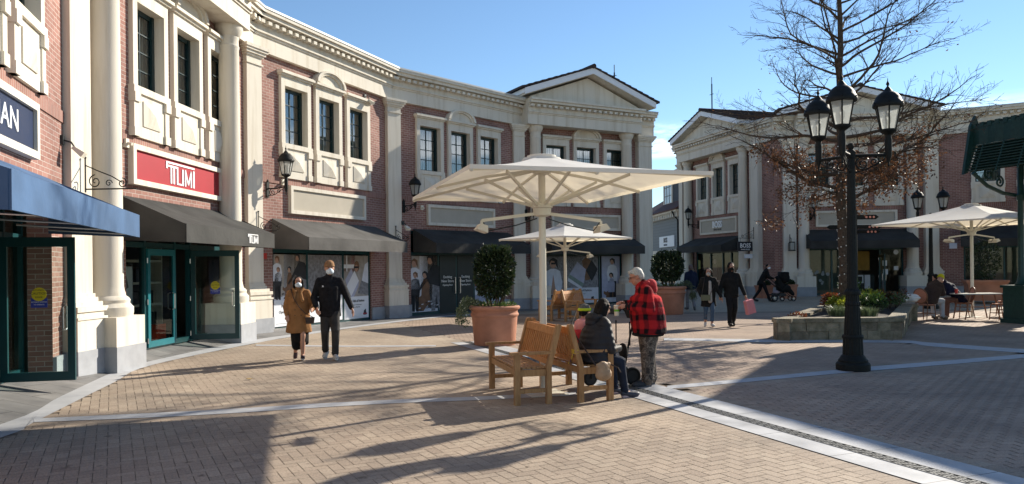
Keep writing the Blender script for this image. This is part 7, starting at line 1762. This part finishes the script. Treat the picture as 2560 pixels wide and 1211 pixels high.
nb_.part('scarf',fab('grey_scarf',(.30,.29,.28)),sc_,.016,3)
# ---------------------------------------------------------------- sky, sun, colour
w=bpy.data.worlds.new('World'); sc.world=w; w.use_nodes=True
nt=w.node_tree; bgn=nt.nodes['Background']
sky=nd(nt,'ShaderNodeTexSky'); sky.sky_type='NISHITA'; sky.sun_disc=False
sky.sun_elevation=math.asin(SUN.z); sky.sun_rotation=math.atan2(SUN.x,SUN.y); sky.altitude=0; sky.air_density=1.0; sky.dust_density=0.0; sky.ozone_density=2.5
# a small low cloud bank in the real sky dome
tc=nd(nt,'ShaderNodeTexCoord'); mp=nd(nt,'ShaderNodeMapping'); mp.inputs['Scale'].default_value=(6,6,22)
nz=nd(nt,'ShaderNodeTexNoise'); nz.inputs['Scale'].default_value=1.0; nz.inputs['Detail'].default_value=7; nz.inputs['Roughness'].default_value=.6
nt.links.new(tc.outputs['Generated'],mp.inputs[0]); nt.links.new(mp.outputs[0],nz.inputs['Vector'])
sp=nd(nt,'ShaderNodeSeparateXYZ'); nt.links.new(tc.outputs['Generated'],sp.inputs[0])
def rng(o,a,b,c,d):
    r=nd(nt,'ShaderNodeMapRange'); r.interpolation_type='SMOOTHSTEP'; r.inputs['From Min'].default_value=a; r.inputs['From Max'].default_value=b; r.inputs['To Min'].default_value=c; r.inputs['To Max'].default_value=d; nt.links.new(o,r.inputs[0]); return r.outputs[0]
def mul(a,b):
    m=nd(nt,'ShaderNodeMath',operation='MULTIPLY'); nt.links.new(a,m.inputs[0]); nt.links.new(b,m.inputs[1]); return m.outputs[0]
msk=mul(rng(nz.outputs['Fac'],.40,.56,0,1.0),mul(rng(sp.outputs['Z'],.135,.15,0,1),rng(sp.outputs['Z'],.155,.19,1,0)))
mx=nd(nt,'ShaderNodeMixRGB'); nt.links.new(msk,mx.inputs[0]); nt.links.new(sky.outputs[0],mx.inputs[1]); mx.inputs[2].default_value=(14,14,14.4,1)
hs=nd(nt,'ShaderNodeMixRGB',blend_type='MULTIPLY'); hs.inputs[0].default_value=1; hs.inputs[2].default_value=(0.82,0.90,0.95,1); nt.links.new(mx.outputs[0],hs.inputs[1]); nt.links.new(hs.outputs[0],bgn.inputs[0]); bgn.inputs[1].default_value=0.080
sd=bpy.data.lights.new('sun','SUN'); sd.energy=4.25; sd.angle=math.radians(0.53); sd.color=(1.0,0.92,0.79)
so=bpy.data.objects.new('sun',sd); COL.objects.link(so); so.rotation_euler=SUN.to_track_quat('Z','Y').to_euler()
sc.view_settings.view_transform='Standard'; sc.view_settings.look='None'; sc.view_settings.exposure=1.1; sc.view_settings.gamma=1.0
sc.cycles.max_bounces=8; sc.cycles.transparent_max_bounces=16; sc.cycles.use_denoising=True
sc.cycles.sample_clamp_indirect=6.0
